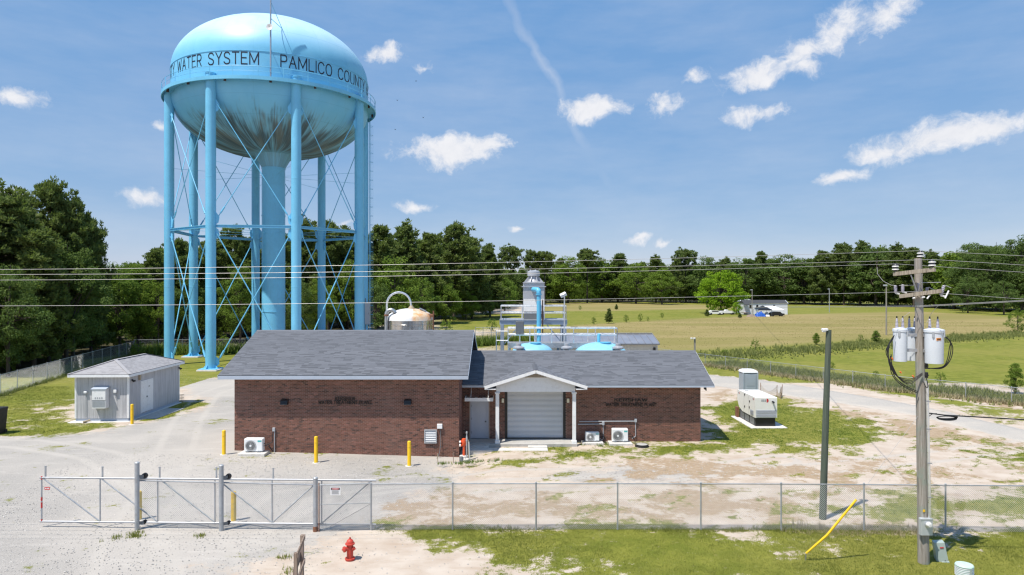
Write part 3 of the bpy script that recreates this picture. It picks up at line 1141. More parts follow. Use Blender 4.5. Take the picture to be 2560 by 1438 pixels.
# ------------------------------------------------------------------ the water tower
def build_tower():
    T = thing('water_tower', 'light blue elevated water tank on eight legs, lettered round its band', 'water tower', (TX, TY, 0))
    C = (TX, TY)

    def pt(a, r, z):
        return Vector((TX + r * math.cos(a), TY + r * math.sin(a), z))
    # bowl, band and roof in one lathe
    RT = 11.6
    prof = []
    for i in range(17):
        t = i / 16
        r = 4.9 + (RT - 4.9) * math.sin(t * math.pi / 2)
        z = 31.5 - 6.33 * math.sqrt(max(0, 1 - (r / RT) ** 2))
        prof.append((r, z))
    prof[-1] = (RT, 31.5)
    prof = [(2.1, 25.55), (3.4, 25.62)] + prof + [(RT, 33.1), (RT, 34.75)]
    for i in range(1, 25):
        t = i / 24 * math.pi / 2
        prof.append((max(RT * math.cos(t), .01), 34.75 + 7.35 * math.sin(t)))
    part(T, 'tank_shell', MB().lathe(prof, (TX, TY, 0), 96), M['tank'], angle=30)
    # weld seam between band and roof, roof hatch
    mb = MB().lathe([(RT + .005, 34.72), (RT + .05, 34.72), (RT + .05, 34.78), (RT + .005, 34.80)], (TX, TY, 0), 96)
    part(T, 'weld_seam', mb, M['tower'])
    mb = MB().lathe([(0.01, 42.55), (.55, 42.5), (.7, 42.35), (.7, 42.0)], (TX + 1.2, TY - .6, 0), 20)
    mb.cyl((TX + 1.2, TY - .6, 42.5), (TX + 1.2, TY - .6, 42.8), .18, n=12)
    part(T, 'roof_vent', mb, M['tower'])
    # inverted cone and riser
    part(T, 'cone', MB().lathe([(2.25, 25.62), (2.15, 25.3), (1.42, 24.0), (1.42, 23.85)], (TX, TY, 0), 28), M['tank'])
    mb = MB().lathe([(1.40, 23.9), (1.40, .3), (1.75, .3), (1.75, 0)], (TX, TY, 0), 32)
    for zz in (23.9, 18.0, 12.0, 6.0):
        mb.lathe([(1.41, zz - .05), (1.45, zz - .05), (1.45, zz + .05), (1.41, zz + .05)], (TX, TY, 0), 32)
    part(T, 'riser', mb, M['tower'])
    ph = 3.6808
    ang = [ph + k * math.pi / 4 for k in range(8)]
    # legs
    for a in ang:
        mb = MB()
        b = pt(a, TR, 0)
        mb.lathe([(.54, .22), (.54, 32.15)], (b.x, b.y, 0), 28)
        mb.lathe([(.55, 32.14), (.6, 32.2), (.6, 32.3), (.01, 32.36)], (b.x, b.y, 0), 24)
        for zz in (9, 21):
            mb.lathe([(.541, zz), (.547, zz + .02), (.547, zz + .08), (.541, zz + .1)], (b.x, b.y, 0), 28)
        leg = part(T, 'leg', mb, M['tower'])
        mb = MB().box((b.x - .95, b.y - .95, .16), (b.x + .95, b.y + .95, .23))
        for q in range(4):
            t = a + q * math.pi / 2
            mb.prism([pt(0, 0, 0) * 0 + Vector((b.x + .5 * math.cos(t), b.y + .5 * math.sin(t), .23)), Vector((b.x + .9 * math.cos(t), b.y + .9 * math.sin(t), .23)), Vector((b.x + .5 * math.cos(t), b.y + .5 * math.sin(t), .7))], Vector((-math.sin(t), math.cos(t), 0)) * .04)
        part(leg, 'base_plate', mb, M['tower_pale'])
        part(leg, 'pier', MB().bbox((b.x - 1.1, b.y - 1.1, -.3), (b.x + 1.1, b.y + 1.1, .158), .04), M['concrete_light'])
    # struts at mid height, sway rods, gussets, spider rods
    for k in range(8):
        a0, a1 = ang[k], ang[(k + 1) % 8]
        p0, p1 = pt(a0, TR, 0), pt(a1, TR, 0)
        d = (p1 - p0).normalized()
        up = Vector((0, 0, 1))
        mb = MB()
        q0, q1 = p0 + d * .5 + up * 15.7, p1 - d * .5 + up * 15.7
        mb.bar(q0 + up * .13, q1 + up * .13, .34, .05)
        mb.bar(q0 - up * .13, q1 - up * .13, .34, .05)
        mb.bar(q0, q1, .05, .21)
        part(T, 'strut', mb, M['tower'])
        side = d.cross(up)
        for (za, zb, r) in ((.95, 14.75, .062), (16.7, 28.9, .05)):
            for s in (0, 1):
                A, B = (p0, p1) if s == 0 else (p1, p0)
                dd = d if s == 0 else -d
                off = side * (.09 if s else -.09)
                P = A + dd * .72 + up * za + off
                Q = B - dd * .72 + up * zb + off
                mb = MB().cyl(P, Q, r, n=7)
                e = (Q - P).normalized()
                mb.cyl(P + e * .5, P + e * 1.3, r * 1.9, n=7)
                mb.cyl(P - e * .15, P + e * .35, r * 2.0, r * .9, n=7)
                mb.cyl(Q - e * .35, Q + e * .15, r * .9, r * 2.0, n=7)
                part(T, 'sway_rod', mb, M['tower_pale'])
        # gusset plates, one mesh for each leg and side
        for (A, dd) in ((p0, d), (p1, -d)):
            for (z0, z1, z2) in ((.25, .7, 1.5), (14.2, 14.7, 15.55), (17.3, 16.7, 15.85), (29.6, 28.9, 28.1)):
                b = A + dd * .5
                mb = MB().prism([b + up * z0, b + dd * .42 + up * z1, b + dd * .30 + up * ((z1 + z2) / 2 + .2 * (1 if z2 > z1 else -1)), b + up * z2], side * .05)
                part(T, 'gusset', mb, M['tower_pale'])
        mb = MB().cyl(pt(a0, TR - .5, 15.75), pt(a0, 1.4, 15.75), .022, n=5)
        part(T, 'spider_rod', mb, M['tower'])
        mb = MB().cyl(pt(a0, TR - .5, 22.9), pt(a0, 1.4, 22.9), .02, n=5)
        part(T, 'spider_rod', mb, M['tower'])
    # balcony
    RB = 12.55
    mb = MB().lathe([(RT, 31.72), (RB, 31.72), (RB + .03, 31.78), (RB + .03, 31.38), (RB - .06, 31.36), (RB - .06, 31.66), (RT, 31.66)], (TX, TY, 0), 96)
    part(T, 'balcony', mb, M['tower'], angle=25)
    for zz, rr in ((32.80, .032), (32.28, .022)):
        mb = MB()
        n = 96
        mb.tube([pt(2 * math.pi * i / n, RB - .03, zz) for i in range(n + 1)], rr, 6, False)
        part(T, 'railing', mb, M['tower'])
    for i in range(30):
        a = 2 * math.pi * (i + .5) / 30
        part(T, 'rail_post', MB().bar(pt(a, RB - .03, 31.7), pt(a, RB - .03, 32.80), .05, .05), M['tower'])
    # lamps under the balcony and rusty drain stubs
    for i in range(16):
        a = ang[0] + math.pi / 8 * (i + .42)
        p = pt(a, RB - .35, 31.45)
        mb = MB().bbox((p.x - .12, p.y - .12, 31.25), (p.x + .12, p.y + .12, 31.62), .03)
        part(T, 'drain_stub', mb, M['old_iron'])
    # words round the band
    def theta_at(px):
        u = Vector(((px - 1280) / F_PX, 1)).normalized()
        b = -(u.x * TX + u.y * TY)
        c = TX * TX + TY * TY - RT * RT
        s = -b - math.sqrt(max(0, b * b - c))
        return math.atan2(u.y * s - TY, u.x * s - TX)
    spots = [('WATER', 444, 503), ('SYSTEM', 521, 646), ('PAMLICO', 702, 829), ('COUNTY', 845.5, 911)]
    spans = {}
    for word, xa, xb in spots:
        spans[word] = (theta_at(xa), theta_at(xb))
    step = {w: (spans[w][1] - spans[w][0]) for w in spans}
    t_p = spans['PAMLICO'][0]
    g1 = spans['COUNTY'][0] - spans['PAMLICO'][1]
    todo = [(w,) + spans[w] for w in spans]
    a = spans['COUNTY'][1] + g1
    todo.append(('WATER', a, a + step['WATER']))
    a = a + step['WATER'] + g1
    todo.append(('SYSTEM', a, a + step['SYSTEM']))
    a = spans['WATER'][0] - g1
    todo.append(('COUNTY', a - step['COUNTY'], a))
    a = a - step['COUNTY'] - g1
    todo.append(('PAMLICO', a - step['PAMLICO'], a))
    for word, ta, tb in todo:
        gap = .27
        tot = word_len(word, gap)
        x0 = 0
        for ch in word:
            mb = MB()
            k = 0
            for q in stroke_quads(ch, gap, .11):
                k += 1
                rr = RT + .012 + .0012 * (k % 4)
                mb.add([pt(ta + (tb - ta) * (u + x0) / tot, rr, 33.27 + v * 1.27) for u, v in q], [(0, 1, 2, 3)])
            obj_of('letter', mb.mesh('letter', M['letter_black'], (TX, TY, 0), 0), T)
            x0 += FONT[ch][0] + gap
    # ladder with its cage on the far leg, cabinet and conduits
    e = pt(ang[4], TR, 0)
    lx, ly = e.x + .72, e.y - .05
    mb = MB()
    for s in (-.2, .2):
        mb.bar((lx + .05, ly + s, .4), (lx + .05, ly + s, 31.7), .05, .05)
    for i in range(100):
        z = .6 + i * .31
        mb.cyl((lx + .05, ly - .2, z), (lx + .05, ly + .2, z), .012, n=4)
    ld = part(T, 'ladder', mb, M['tower'])
    mb = MB()
    for i in range(24):
        z = 3 + i * 1.2
        mb.tube([(lx + .05 + .42 * math.sin(t), ly + .38 * math.cos(t), z) for t in np.linspace(0, math.pi, 9)], .018, 4)
    for t in (.5, 1.57, 2.6):
        mb.bar((lx + .05 + .42 * math.sin(t), ly + .38 * math.cos(t), 3), (lx + .05 + .42 * math.sin(t), ly + .38 * math.cos(t), 30.8), .03, .01)
    part(ld, 'cage', mb, M['tower'])
    part(T, 'conduit', MB().tube([(e.x + .3, e.y - .62, .2), (e.x + .3, e.y - .62, 7.6)], .05, 8), M['gry_dark'])
    p = dp(919, 784, e.y - .4)
    mb = MB().bbox((p.x - .33, p.y - .3, p.z - 1.45), (p.x + .33, p.y + .3, p.z + 1.45), .03)
    T2 = thing('radio_cabinet', 'tall grey radio cabinet mounted on a blue tower leg beside the ladder', 'cabinet', (p.x, p.y, p.z - 1.45))
    part(T2, 'body', mb, M['gry'])
    mb = MB().box((p.x - .28, p.y - .325, p.z - 1.38), (p.x + .28, p.y - .302, p.z + 1.36))
    dr = part(T2, 'door', mb, M['gry'])
    part(dr, 'handle', MB().box((p.x + .2, p.y - .36, p.z - .1), (p.x + .24, p.y - .327, p.z + .12)), M['gry_dark'])
    # mast in front of the band
    a = theta_at(677)
    q = pt(a, RB - .12, 31.75)
    T3 = thing('antenna_mast', 'tall thin antenna mast with a round dish, standing on the tank balcony', 'antenna', q)
    part(T3, 'pole', MB().tube([q, q + Vector((0, 0, 3.4)), q + Vector((0, 0, 12.5))], [.085, .085, .07], 10), M['steel_blue'])
    z = dp(677, 70, q.y).z
    mb = MB().lathe([(.01, -.02), (.2, -.03), (.33, -.1), (.36, -.2), (.34, -.2), (.01, -.08)], (q.x - .02, q.y - .12, z), 20, 'Y')
    part(T3, 'dish', mb, M['porcelain'])
    for zz in (37.2, 39.0):
        rr = RT * math.sqrt(max(0, 1 - ((zz - 1.2 - 34.75) / 7.35) ** 2)) if zz > 36 else RT
        t = pt(a + .07, rr, zz - 1.2)
        part(T3, 'bracket', MB().cyl(q + Vector((0, 0, zz + .9 - q.z)), pt(a + .11, RT * math.sqrt(1 - ((37.9 - 34.75) / 7.35) ** 2), 37.85), .035, n=6), M['tower'])
    part(T3, 'clamp', MB().bar(q + Vector((0, 0, 3.2)), pt(a, RT - .05, 35.0), .06, .06), M['tower'])


build_tower()


# ------------------------------------------------------------------ brick plant
def shingles(roof, O, U, V_, ulen, vlen, u0f, u1f, mone, mmany, n_one=0, expo=.143, widths=(.26, .36, .46, .62), thick=.013, name='shingle'):
    """Courses of shingles on a roof plane: O eave corner, U along the eave, V up the slope. u0f/u1f give the run of a course."""
    O, U, V_ = Vector(O), Vector(U).normalized(), Vector(V_).normalized()
    Nn = U.cross(V_).normalized()
    if Nn.z < 0:
        Nn = -Nn
    tabs = []
    rows = int(vlen / expo)
    rr = random.Random(5)
    for i in range(rows):
        v = i * expo
        a, b = u0f(v), u1f(v)
        u = a - rr.random() * .3
        while u < b:
            w = rr.choice(widths)
            ua, ub = max(u, a), min(u + w, b)
            if ub - ua > .03:
                tabs.append((ua, ub, v, w, rr.random(), (ub - ua) > w - 1e-6))
            u += w
    root_off = roof.parent.location
    protos = {}
    done = 0
    Vs, Fs, at = [], [], []
    Rm = Matrix((U, V_, Nn)).transposed().to_4x4()

    def geo(w, t):
        lo, hi = .004, .004 + t
        return [(0, 0, hi), (w, 0, hi), (w, expo * 1.12, lo), (0, expo * 1.12, lo), (0, 0, -.004), (w, 0, -.004), (w, expo * 1.12, -.004), (0, expo * 1.12, -.004)]
    FQ = [(0, 1, 2, 3), (0, 4, 5, 1), (0, 3, 7, 4), (1, 5, 6, 2)]
    at_gap = .001
    for (ua, ub, v, w, rv, full) in tabs:
        t = thick * (1.0 if rv > .42 else .45)
        if done < n_one and full:
            key = (w, rv > .42)
            if key not in protos:
                me = D.meshes.new(name)
                me.from_pydata(geo(w - at_gap, t), [], FQ)
                me.materials.append(mone)
                protos[key] = me
            o = D.objects.new(name, protos[key])
            COL.objects.link(o)
            o.parent = roof
            p = O + U * ua + V_ * v
            o.matrix_local = Matrix.Translation(p - root_off) @ Rm
            done += 1
            continue
        b = len(Vs)
        for (x, y, z) in geo(ub - ua - at_gap, t):
            p = O + U * (ua + x) + V_ * (v + y) + Nn * z
            Vs.append((p.x - root_off.x, p.y - root_off.y, p.z - root_off.z))
        Fs += [tuple(k + b for k in f) for f in FQ]
        at += [rv] * 4
    if Vs:
        me = np_mesh(name + 's', np.array(Vs), np.array(Fs), mmany, {'rnd': ('FACE', np.array(at))})
        obj_of(name + 's', me, roof, 'stuff')


def bricks(wall, O, U, N_, ulen, z0, z1, holes, n_one=0, one_rows=(0, 0), step_u=.205, step_z=.075):
    """Running-bond bricks, 9 mm joints, proud of the mortar face. O: bottom corner on the wall face."""
    O, U, N_ = Vector(O), Vector(U), Vector(N_)
    off = wall.parent.location
    Vs, Fs, at = [], [], []
    rr = random.Random(3)
    Rm = Matrix((U, N_, Vector((0, 0, 1)))).transposed().to_4x4()
    done = 0
    proto = None
    dep = .010
    bw, bh = step_u - .009, step_z - .0105
    c = .004

    def geo(w):
        return [(0, 0, 0), (w, 0, 0), (w, 0, bh), (0, 0, bh), (c, dep, c), (w - c, dep, c), (w - c, dep, bh - c), (c, dep, bh - c)]
    FQ = [(4, 5, 6, 7), (0, 1, 5, 4), (1, 2, 6, 5), (2, 3, 7, 6), (3, 0, 4, 7)]
    rows = int((z1 - z0) / step_z)
    for i in range(rows):
        z = z0 + i * step_z
        u = -(step_u / 2 if i % 2 else 0)
        while u < ulen:
            ua, ub = max(0, u), min(ulen, u + bw)
            u += step_u
            segs = [(ua, ub)]
            for (h0, h1, k0, k1) in holes:
                if z + bh > k0 and z < k1:
                    ns = []
                    for (s0, s1) in segs:
                        if s1 <= h0 or s0 >= h1:
                            ns.append((s0, s1))
                        else:
                            if s0 < h0:
                                ns.append((s0, h0))
                            if s1 > h1:
                                ns.append((h1, s1))
                    segs = ns
            for (s0, s1) in segs:
                if s1 - s0 < .03:
                    continue
                jit = rr.uniform(-.002, .002)
                rv = rr.random()
                if done < n_one and one_rows[0] <= i < one_rows[1] and abs(s1 - s0 - bw) < 1e-5:
                    if proto is None:
                        proto = D.meshes.new('brick')
                        proto.from_pydata(geo(bw), [], FQ)
                        proto.materials.append(M['brick_one'])
                    o = D.objects.new('brick', proto)
                    COL.objects.link(o)
                    o.parent = wall
                    p = O + U * s0 + N_ * jit
                    o.matrix_local = Matrix.Translation(Vector((p.x, p.y, z)) - off) @ Rm
                    done += 1
                    continue
                b = len(Vs)
                for (x, y, zz) in geo(s1 - s0):
                    p = O + U * (s0 + x) + N_ * (y + jit)
                    Vs.append((p.x - off.x, p.y - off.y, z + zz - off.z))
                Fs += [tuple(k + b for k in f) for f in FQ]
                at += [rv] * 5
    me = np_mesh('bricks', np.array(Vs), np.array(Fs), M['brick_many'], {'rnd': ('FACE', np.array(at))})
    obj_of('bricks', me, wall, 'stuff')


LW = dict(x0=-14.99, x1=-2.875, y0=36.9, y1=46.7)
RW = dict(x0=-2.875, x1=11.01, y0=39.9, y1=46.7)


def build_plant():
    T = thing('treatment_plant', 'low brown brick water treatment plant with grey shingle roofs and a white porch', 'building', (0, 40, 0))
    # --- walls
    mb = MB().box((LW['x0'], LW['y0'], -.6), (LW['x1'], LW['y1'], 4.16))
    wl = part(T, 'wall', mb, M['mortar'], angle=0)
    bricks(wl, (LW['x0'] - .010, LW['y0'], 0), (1, 0, 0), (0, -1, 0), LW['x1'] - LW['x0'] + .02, -.55, 4.15, [(1060 and (1063 - 1280) / F_PX * 36.9 + 14.99, (1091 - 1280) / F_PX * 36.9 + 15.0, .62, 1.32)], 300, (12, 20))
    bricks(wl, (LW['x1'], LW['y0'], 0), (0, 1, 0), (1, 0, 0), 3.0, -.55, 4.15, [])
    bricks(wl, (LW['x0'], LW['y0'], 0), (0, 1, 0), (-1, 0, 0), LW['y1'] - LW['y0'], -.55, 4.15, [])
    # right wing wall with its openings
    DX0, DX1 = -2.44, -1.37          # personnel door
    GX0, GX1 = -.42, 3.14            # roller door opening
    FZ = .17
    mb = MB()
    y0, y1 = RW['y0'], RW['y1']
    x0, x1 = RW['x0'] + .002, RW['x1']
    top = 3.34
    th = .25
    mb.box((x0, y0, -.5), (DX0, y0 + th, top))
    mb.box((DX1, y0, -.5), (GX0, y0 + th, top))
    mb.box((GX1, y0, -.5), (x1, y0 + th, top))
    mb.box((DX0, y0, FZ + 2.2), (DX1, y0 + th, top))
    mb.box((GX0, y0, FZ + 2.95), (GX1, y0 + th, top))
    mb.box((x1 - th, y0 + th, -.5), (x1, y1, top))
    mb.box((x0, y1 - th, -.5), (x1 - th, y1, top))
    wr = part(T, 'wall', mb, M['mortar'], angle=0)
    hx = lambda x: x - x0
    bricks(wr, (x0, y0, 0), (1, 0, 0), (0, -1, 0), x1 - x0 + .01, -.3, 3.3, [(hx(DX0) - .06, hx(DX1) + .06, FZ - 1, FZ + 2.26), (hx(GX0), hx(GX1), FZ - 1, FZ + 2.95)])
    bricks(wr, (x1, y0, 0), (0, 1, 0), (1, 0, 0), y1 - y0, -.3, 3.3, [])
    # --- roofs
    def gable_roof(ex0, ex1, ey, ze, ry, zr, yb, fascia_h, rake_mat, gx0, gx1, wall_top, n_one):
        up = Vector((0, ry - ey, zr - ze)).normalized()
        th = .10
        mb = MB()
        # deck: two sloping slabs
        for (ya, yb_) in ((ey, ry), (2 * ry - ey, ry)):
            mb.prism([(ex0, ya, ze - .012), (ex0, yb_, zr - .012), (ex0, yb_, zr - .012 - th), (ex0, ya, ze - .012 - th)], (ex1 - ex0, 0, 0))
        rf = part(T, 'roof', mb, M['roof_deck'], angle=0)
        sl = math.hypot(ry - ey, zr - ze)
        shingles(rf, (ex0, ey - .02, ze - .006), (1, 0, 0), up, ex1 - ex0, sl, lambda v: 0, lambda v: ex1 - ex0, M['shg_one'], M['shg_many'], n_one)
        back = Vector((0, -(ry - ey), zr - ze)).normalized()
        shingles(rf, (ex1, 2 * ry - ey + .02, ze - .006), (-1, 0, 0), back, ex1 - ex0, sl, lambda v: 0, lambda v: ex1 - ex0, M['shg_one'], M['shg_many'], 0)
        mb = MB()
        cap = .013
        mb.prism([(ex0 - .01, ry - .15, zr - .055 + cap), (ex0 - .01, ry, zr + .012 + cap), (ex0 - .01, ry + .15, zr - .055 + cap), (ex0 - .01, ry, zr - .03)], (ex1 - ex0 + .02, 0, 0))
        part(rf, 'ridge_cap', mb, M['shg_one'])
        # fascia along the front eave, soffit, rake boards
        part(T, 'fascia', MB().box((ex0 - .015, ey - .012, ze - .03 - fascia_h), (ex1 + .015, ey + .012, ze - .03)), M['fascia'])
        part(T, 'soffit', MB().box((ex0 + .02, ey + .014, ze - .03 - fascia_h + .02), (ex1 - .02, ey + 1.0, ze - .03 - fascia_h + .035)), M['soffit'])
        mb = MB()
        for ex, s in ((ex0, -1), (ex1, 1)):
            for (ya, yb_) in ((ey, ry), (2 * ry - ey, ry)):
                a, b = Vector((ex + s * .012, ya, ze - .10)), Vector((ex + s * .012, yb_, zr - .10))
                mb.bar(a, b, .022, .16)
        part(T, 'rake_board', mb, rake_mat)
        mb = MB()
        zw = wall_top
        for gx, s in ((gx0, -1), (gx1, 1)):
            k = (zr - ze) / (ry - ey)
            ya, yc = gy0, gy1
            mb.prism([(gx, ya, zw), (gx, yc, zw), (gx, yc, ze + (2 * ry - ey - yc) * k - .13), (gx, ry, zr - .13), (gx, ya, ze + (ya - ey) * k - .13)], (s * .02, 0, 0))
        part(T, 'gable', mb, M['gable_siding'])
        return rf
    gy0, gy1 = LW['y0'] + .02, LW['y1'] - .02
    gable_roof(-15.59, -2.335, 36.2, 4.355, 41.8, 6.38, 47.3, .20, M['fascia'], LW['x0'] + .01, LW['x1'] - .01, 4.0, 300)
    gy0, gy1 = RW['y0'] + .02, RW['y1'] - .02
    gable_roof(-2.86, 11.62, 39.2, 3.41, 43.3, 4.99, 47.3, .12, M['white'], RW['x0'] + .03, RW['x1'] - .01, 3.2, 0)
    # --- porch
    PX, PE, PH = 1.345, 2.86, .90
    ze, zr, yf = 3.47, 4.37, 38.35
    mb = MB()
    mb.prism([(PX - PE, yf, ze - .012), (PX, yf, zr - .012), (PX, yf, zr - .09), (PX - PE, yf, ze - .09)], (0, 1.0, 0))
    mb = MB()
    th = .09
    for s in (-1, 1):
        e, r = PX + s * PE, PX
        eb, rb = 39.50, 41.85
        a = [(e, yf, ze - .014), (r, yf, zr - .014), (r, rb, zr - .014), (e, eb, ze - .014)]
        bt = [(x, y, z - th) for x, y, z in a]
        mb.add(a + bt, [(0, 1, 2, 3), (7, 6, 5, 4), (0, 4, 5, 1), (1, 5, 6, 2), (2, 6, 7, 3), (3, 7, 4, 0)])
    pr = part(T, 'porch_roof', mb, M['roof_deck'], angle=0)
    sl = math.hypot(PE, PH)
    for s in (-1, 1):
        upv = Vector((-s * PE, 0, PH)).normalized()
        # courses run from the front edge back to the main roof
        if s < 0:
            O = (PX - PE, 41.9, ze - .006)
            U = (0, -1, 0)
            f0 = lambda v: 2.40 * (1 - v / sl) - .02
            f1 = lambda v: 41.9 - yf + .02
        else:
            O = (PX + PE, yf - .02, ze - .006)
            U = (0, 1, 0)
            f0 = lambda v: 0
            f1 = lambda v: 1.17 + 2.36 * v / sl
        shingles(pr, O, U, upv, 3.6, sl, f0, f1, M['shg_one'], M['shg_many'])
    part(pr, 'ridge_cap', MB().prism([(PX - .15, yf - .02, zr - .03), (PX, yf - .02, zr + .022), (PX + .15, yf - .02, zr - .03), (PX, yf - .02, zr - .02)], (0, 3.45, 0)), M['shg_one'])
    mb = MB()
    for s in (-1, 1):
        a, b = Vector((PX + s * (PE + .02), yf - .02, ze - .10)), Vector((PX, yf - .02, zr - .10 + .006))
        mb.bar(a, b, .03, .17)
        mb.box((PX + s * PE - .0 if s > 0 else PX - PE - .02, yf - .03, ze - .21), (PX + PE + .02 if s > 0 else PX - PE, 39.2, ze - .03))
        lo = min(PX + s * PE, PX + s * 2.25)
        mb.box((lo, yf - .005, ze - .22), (lo + .61, 39.2, ze - .16))
    part(T, 'porch_fascia', mb, M['white'])
    gb = MB().prism([(PX - 2.24, 38.72, 3.08), (PX + 2.24, 38.72, 3.08), (PX + 2.24, 38.72, 3.50), (PX, 38.72, 4.20), (PX - 2.24, 38.72, 3.50)], (0, .10, 0))
    gbo = part(T, 'porch_gable', gb, M['white'], angle=0)
    mb = MB()
    for k in range(4):
        w = .60 - k * .15
        z = 3.92 + k * .05
        mb.bar((PX - w, 38.705, z), (PX + w, 38.705, z), .03, .035)
    part(gbo, 'louvre', mb, M['louvre_tan'])
    part(T, 'porch_ceiling', MB().box((PX - 2.2, 38.83, 3.10), (PX + 2.2, 39.88, 3.13)), M['soffit'])
    for x in (-.83, 3.53):
        mb = MB().bbox((x - .10, 38.67, FZ + .14), (x + .10, 38.87, 3.0), .01)
        cpart = part(T, 'column', mb, M['white'])
        mb = MB().bbox((x - .145, 38.63, FZ), (x + .145, 38.91, FZ + .16), .02)
        mb.bbox((x - .145, 38.63, 2.99), (x + .145, 38.91, 3.075), .02)
        part(cpart, 'moulding', mb, M['white'])
    part(T, 'porch_slab', MB().bbox((-2.85, 38.58, -.4), (3.70, 39.88, FZ), .02), M['concrete'])
    # rust stain below the sill belongs to the slab's material; steps and walk
    for (xa, xb) in ((-2.38, -1.30), (.90, 1.98)):
        part(T, 'step', MB().bbox((xa, 38.18, -.3), (xb, 38.575, .085), .015), M['concrete_light'])
    part(T, 'walkway', MB().bbox((-2.42, 37.55, -.3), (1.98, 38.17, .045), .015), M['concrete_light'])
    # --- personnel door
    mb = MB()
    for xa in (DX0 + .005, DX1 - .065):
        mb.box((xa, y0 - .02, FZ), (xa + .06, y0 + .12, FZ + 2.19))
    mb.box((DX0 + .066, y0 - .02, FZ + 2.12), (DX1 - .066, y0 + .12, FZ + 2.19))
    fr = MB()
    dr = MB().box((DX0 + .07, y0 + .03, FZ + .02), (DX1 - .07, y0 + .08, FZ + 2.115))
    d = part(T, 'door', dr, M['door_grey'], angle=0)
    part(d, 'frame', mb, M['door_grey'], angle=0)
    mb = MB().cyl((DX1 - .17, y0 - .05, FZ + 1.0), (DX1 - .17, y0 + .03, FZ + 1.0), .035, n=10)
    part(d, 'handle', mb, M['black_paint'])
    part(d, 'threshold', MB().box((DX0 + .02, y0 - .03, FZ - .01), (DX1 - .02, y0 + .1, FZ + .015)), M['gry_dark'])
    for zz in (.3, 1.1, 1.85):
        part(d, 'hinge', MB().box((DX0 + .055, y0 - .024, FZ + zz), (DX0 + .075, y0 + .03, FZ + zz + .12)), M['gry_dark'])
    # --- canopy over the door
    cx0, cx1 = -2.70, -1.08
    mb = MB()
    zc = 2.50
    mb.box((cx0, y0 - .92, zc), (cx1, y0 - .88, zc + .19))
    mb.box((cx0, y0 - .88, zc), (cx0 + .03, y0 - .01, zc + .19))
    mb.box((cx1 - .03, y0 - .88, zc), (cx1, y0 - .01, zc + .19))
    for k in range(7):
        xx = cx0 + .06 + k * (cx1 - cx0 - .12) / 6.5
        mb.box((xx, y0 - .875, zc + .03), (xx + .17, y0 - .01, zc + .06 if k % 2 else zc + .10))
    cn = part(T, 'canopy', mb, M['white'], angle=0)
    for xx in (-2.36, -1.36):
        part(cn, 'hanger', MB().cyl((xx, y0 - .80, zc + .19), (xx, y0 - .02, zc + .83), .016, n=6), M['white'])
    # --- roller door: every slat a piece
    mb = MB()
    mb.box((GX0 + .002, y0 - .03, FZ), (GX0 + .15, y0 + .2, FZ + 2.95))
    mb.box((GX1 - .15, y0 - .03, FZ), (GX1 - .002, y0 + .2, FZ + 2.95))
    mb.box((GX0 + .151, y0 + .03, FZ), (GX1 - .151, y0 + .12, FZ + .045))
    rd = part(T, 'roller_door', MB().box((GX0 + .12, y0 + .14, FZ), (GX1 - .12, y0 + .16, FZ + 2.95)), M['black_paint'], angle=0)
    part(rd, 'guide', mb, M['black_paint'], angle=0)
    sm = MB()
    w = GX1 - GX0 - .308
    prof = [(.06, 0), (.034, .010), (.028, .035), (.034, .060), (.06, .070), (.07, .070), (.07, 0)]
    pts = [(0, a, b) for a, b in prof]
    sm.prism(pts, (w, 0, 0))
    sme = sm.mesh('slat', M['slat_grey'], None, 40)
    for k in range(40):
        o = obj_of('slat', sme, rd, None, (GX0 + .154, y0 + .0, FZ + .05 + k * .0725))
        o.location -= T.location
    # --- lights, vent, boxes, conduits, lettering
    for x in (dp(1257, 1000, y0).x, dp(1420, 1000, y0).x):
        z = dp(0, 1001, y0).z
        mb = MB().bbox((x - .07, y0 - .13, z - .12), (x + .07, y0 - .01, z + .12), .02)
        lt = part(T, 'porch_lamp', mb, M['green_lens'])
        part(lt, 'backplate', MB().box((x - .09, y0 - .02, z - .15), (x + .09, y0 - .011, z + .15)), M['bronze'])
    for px in (712.5, 1020):
        p = dp(px, 1005, 36.88)
        mb = MB()
        mb.prism([(p.x - .19, 36.88, p.z + .15), (p.x - .19, 36.70, p.z + .10), (p.x - .19, 36.62, p.z - .13), (p.x - .19, 36.88, p.z - .13)], (.38, 0, 0))
        part(T, 'wall_lamp', mb, M['black_paint'])
    # louvred vent
    a, b = dp(1061, 1108, 36.88), dp(1092, 1074, 36.88)
    mb = MB()
    mb.box((a.x, 36.80, a.z), (a.x + .05, 36.88, b.z))
    mb.box((b.x - .05, 36.80, a.z), (b.x, 36.88, b.z))
    mb.box((a.x + .05, 36.80, a.z), (b.x - .05, 36.88, a.z + .05))
    mb.box((a.x + .05, 36.80, b.z - .05), (b.x - .05, 36.88, b.z))
    vt = part(T, 'vent', MB().box((a.x + .03, 36.895, a.z + .03), (b.x - .03, 36.91, b.z - .03)), M['ink'], angle=0)
    part(vt, 'frame', mb, M['gry'], angle=0)
    n = 6
    for k in range(n):
        z = a.z + .09 + k * (b.z - a.z - .16) / n
        part(vt, 'slat', MB().prism([(a.x + .051, 36.815, z), (a.x + .051, 36.885, z + .07), (a.x + .051, 36.885, z + .085), (a.x + .051, 36.815, z + .02)], (b.x - a.x - .102, 0, 0)), M['white'])
    p = dp(1099.5, 1065.5, 36.85)
    bx = part(T, 'junction_box', MB().bbox((p.x - .14, 36.76, p.z - .12), (p.x + .14, 36.885, p.z + .12), .01), M['white'])
    g = hz(p.x, 36.6)
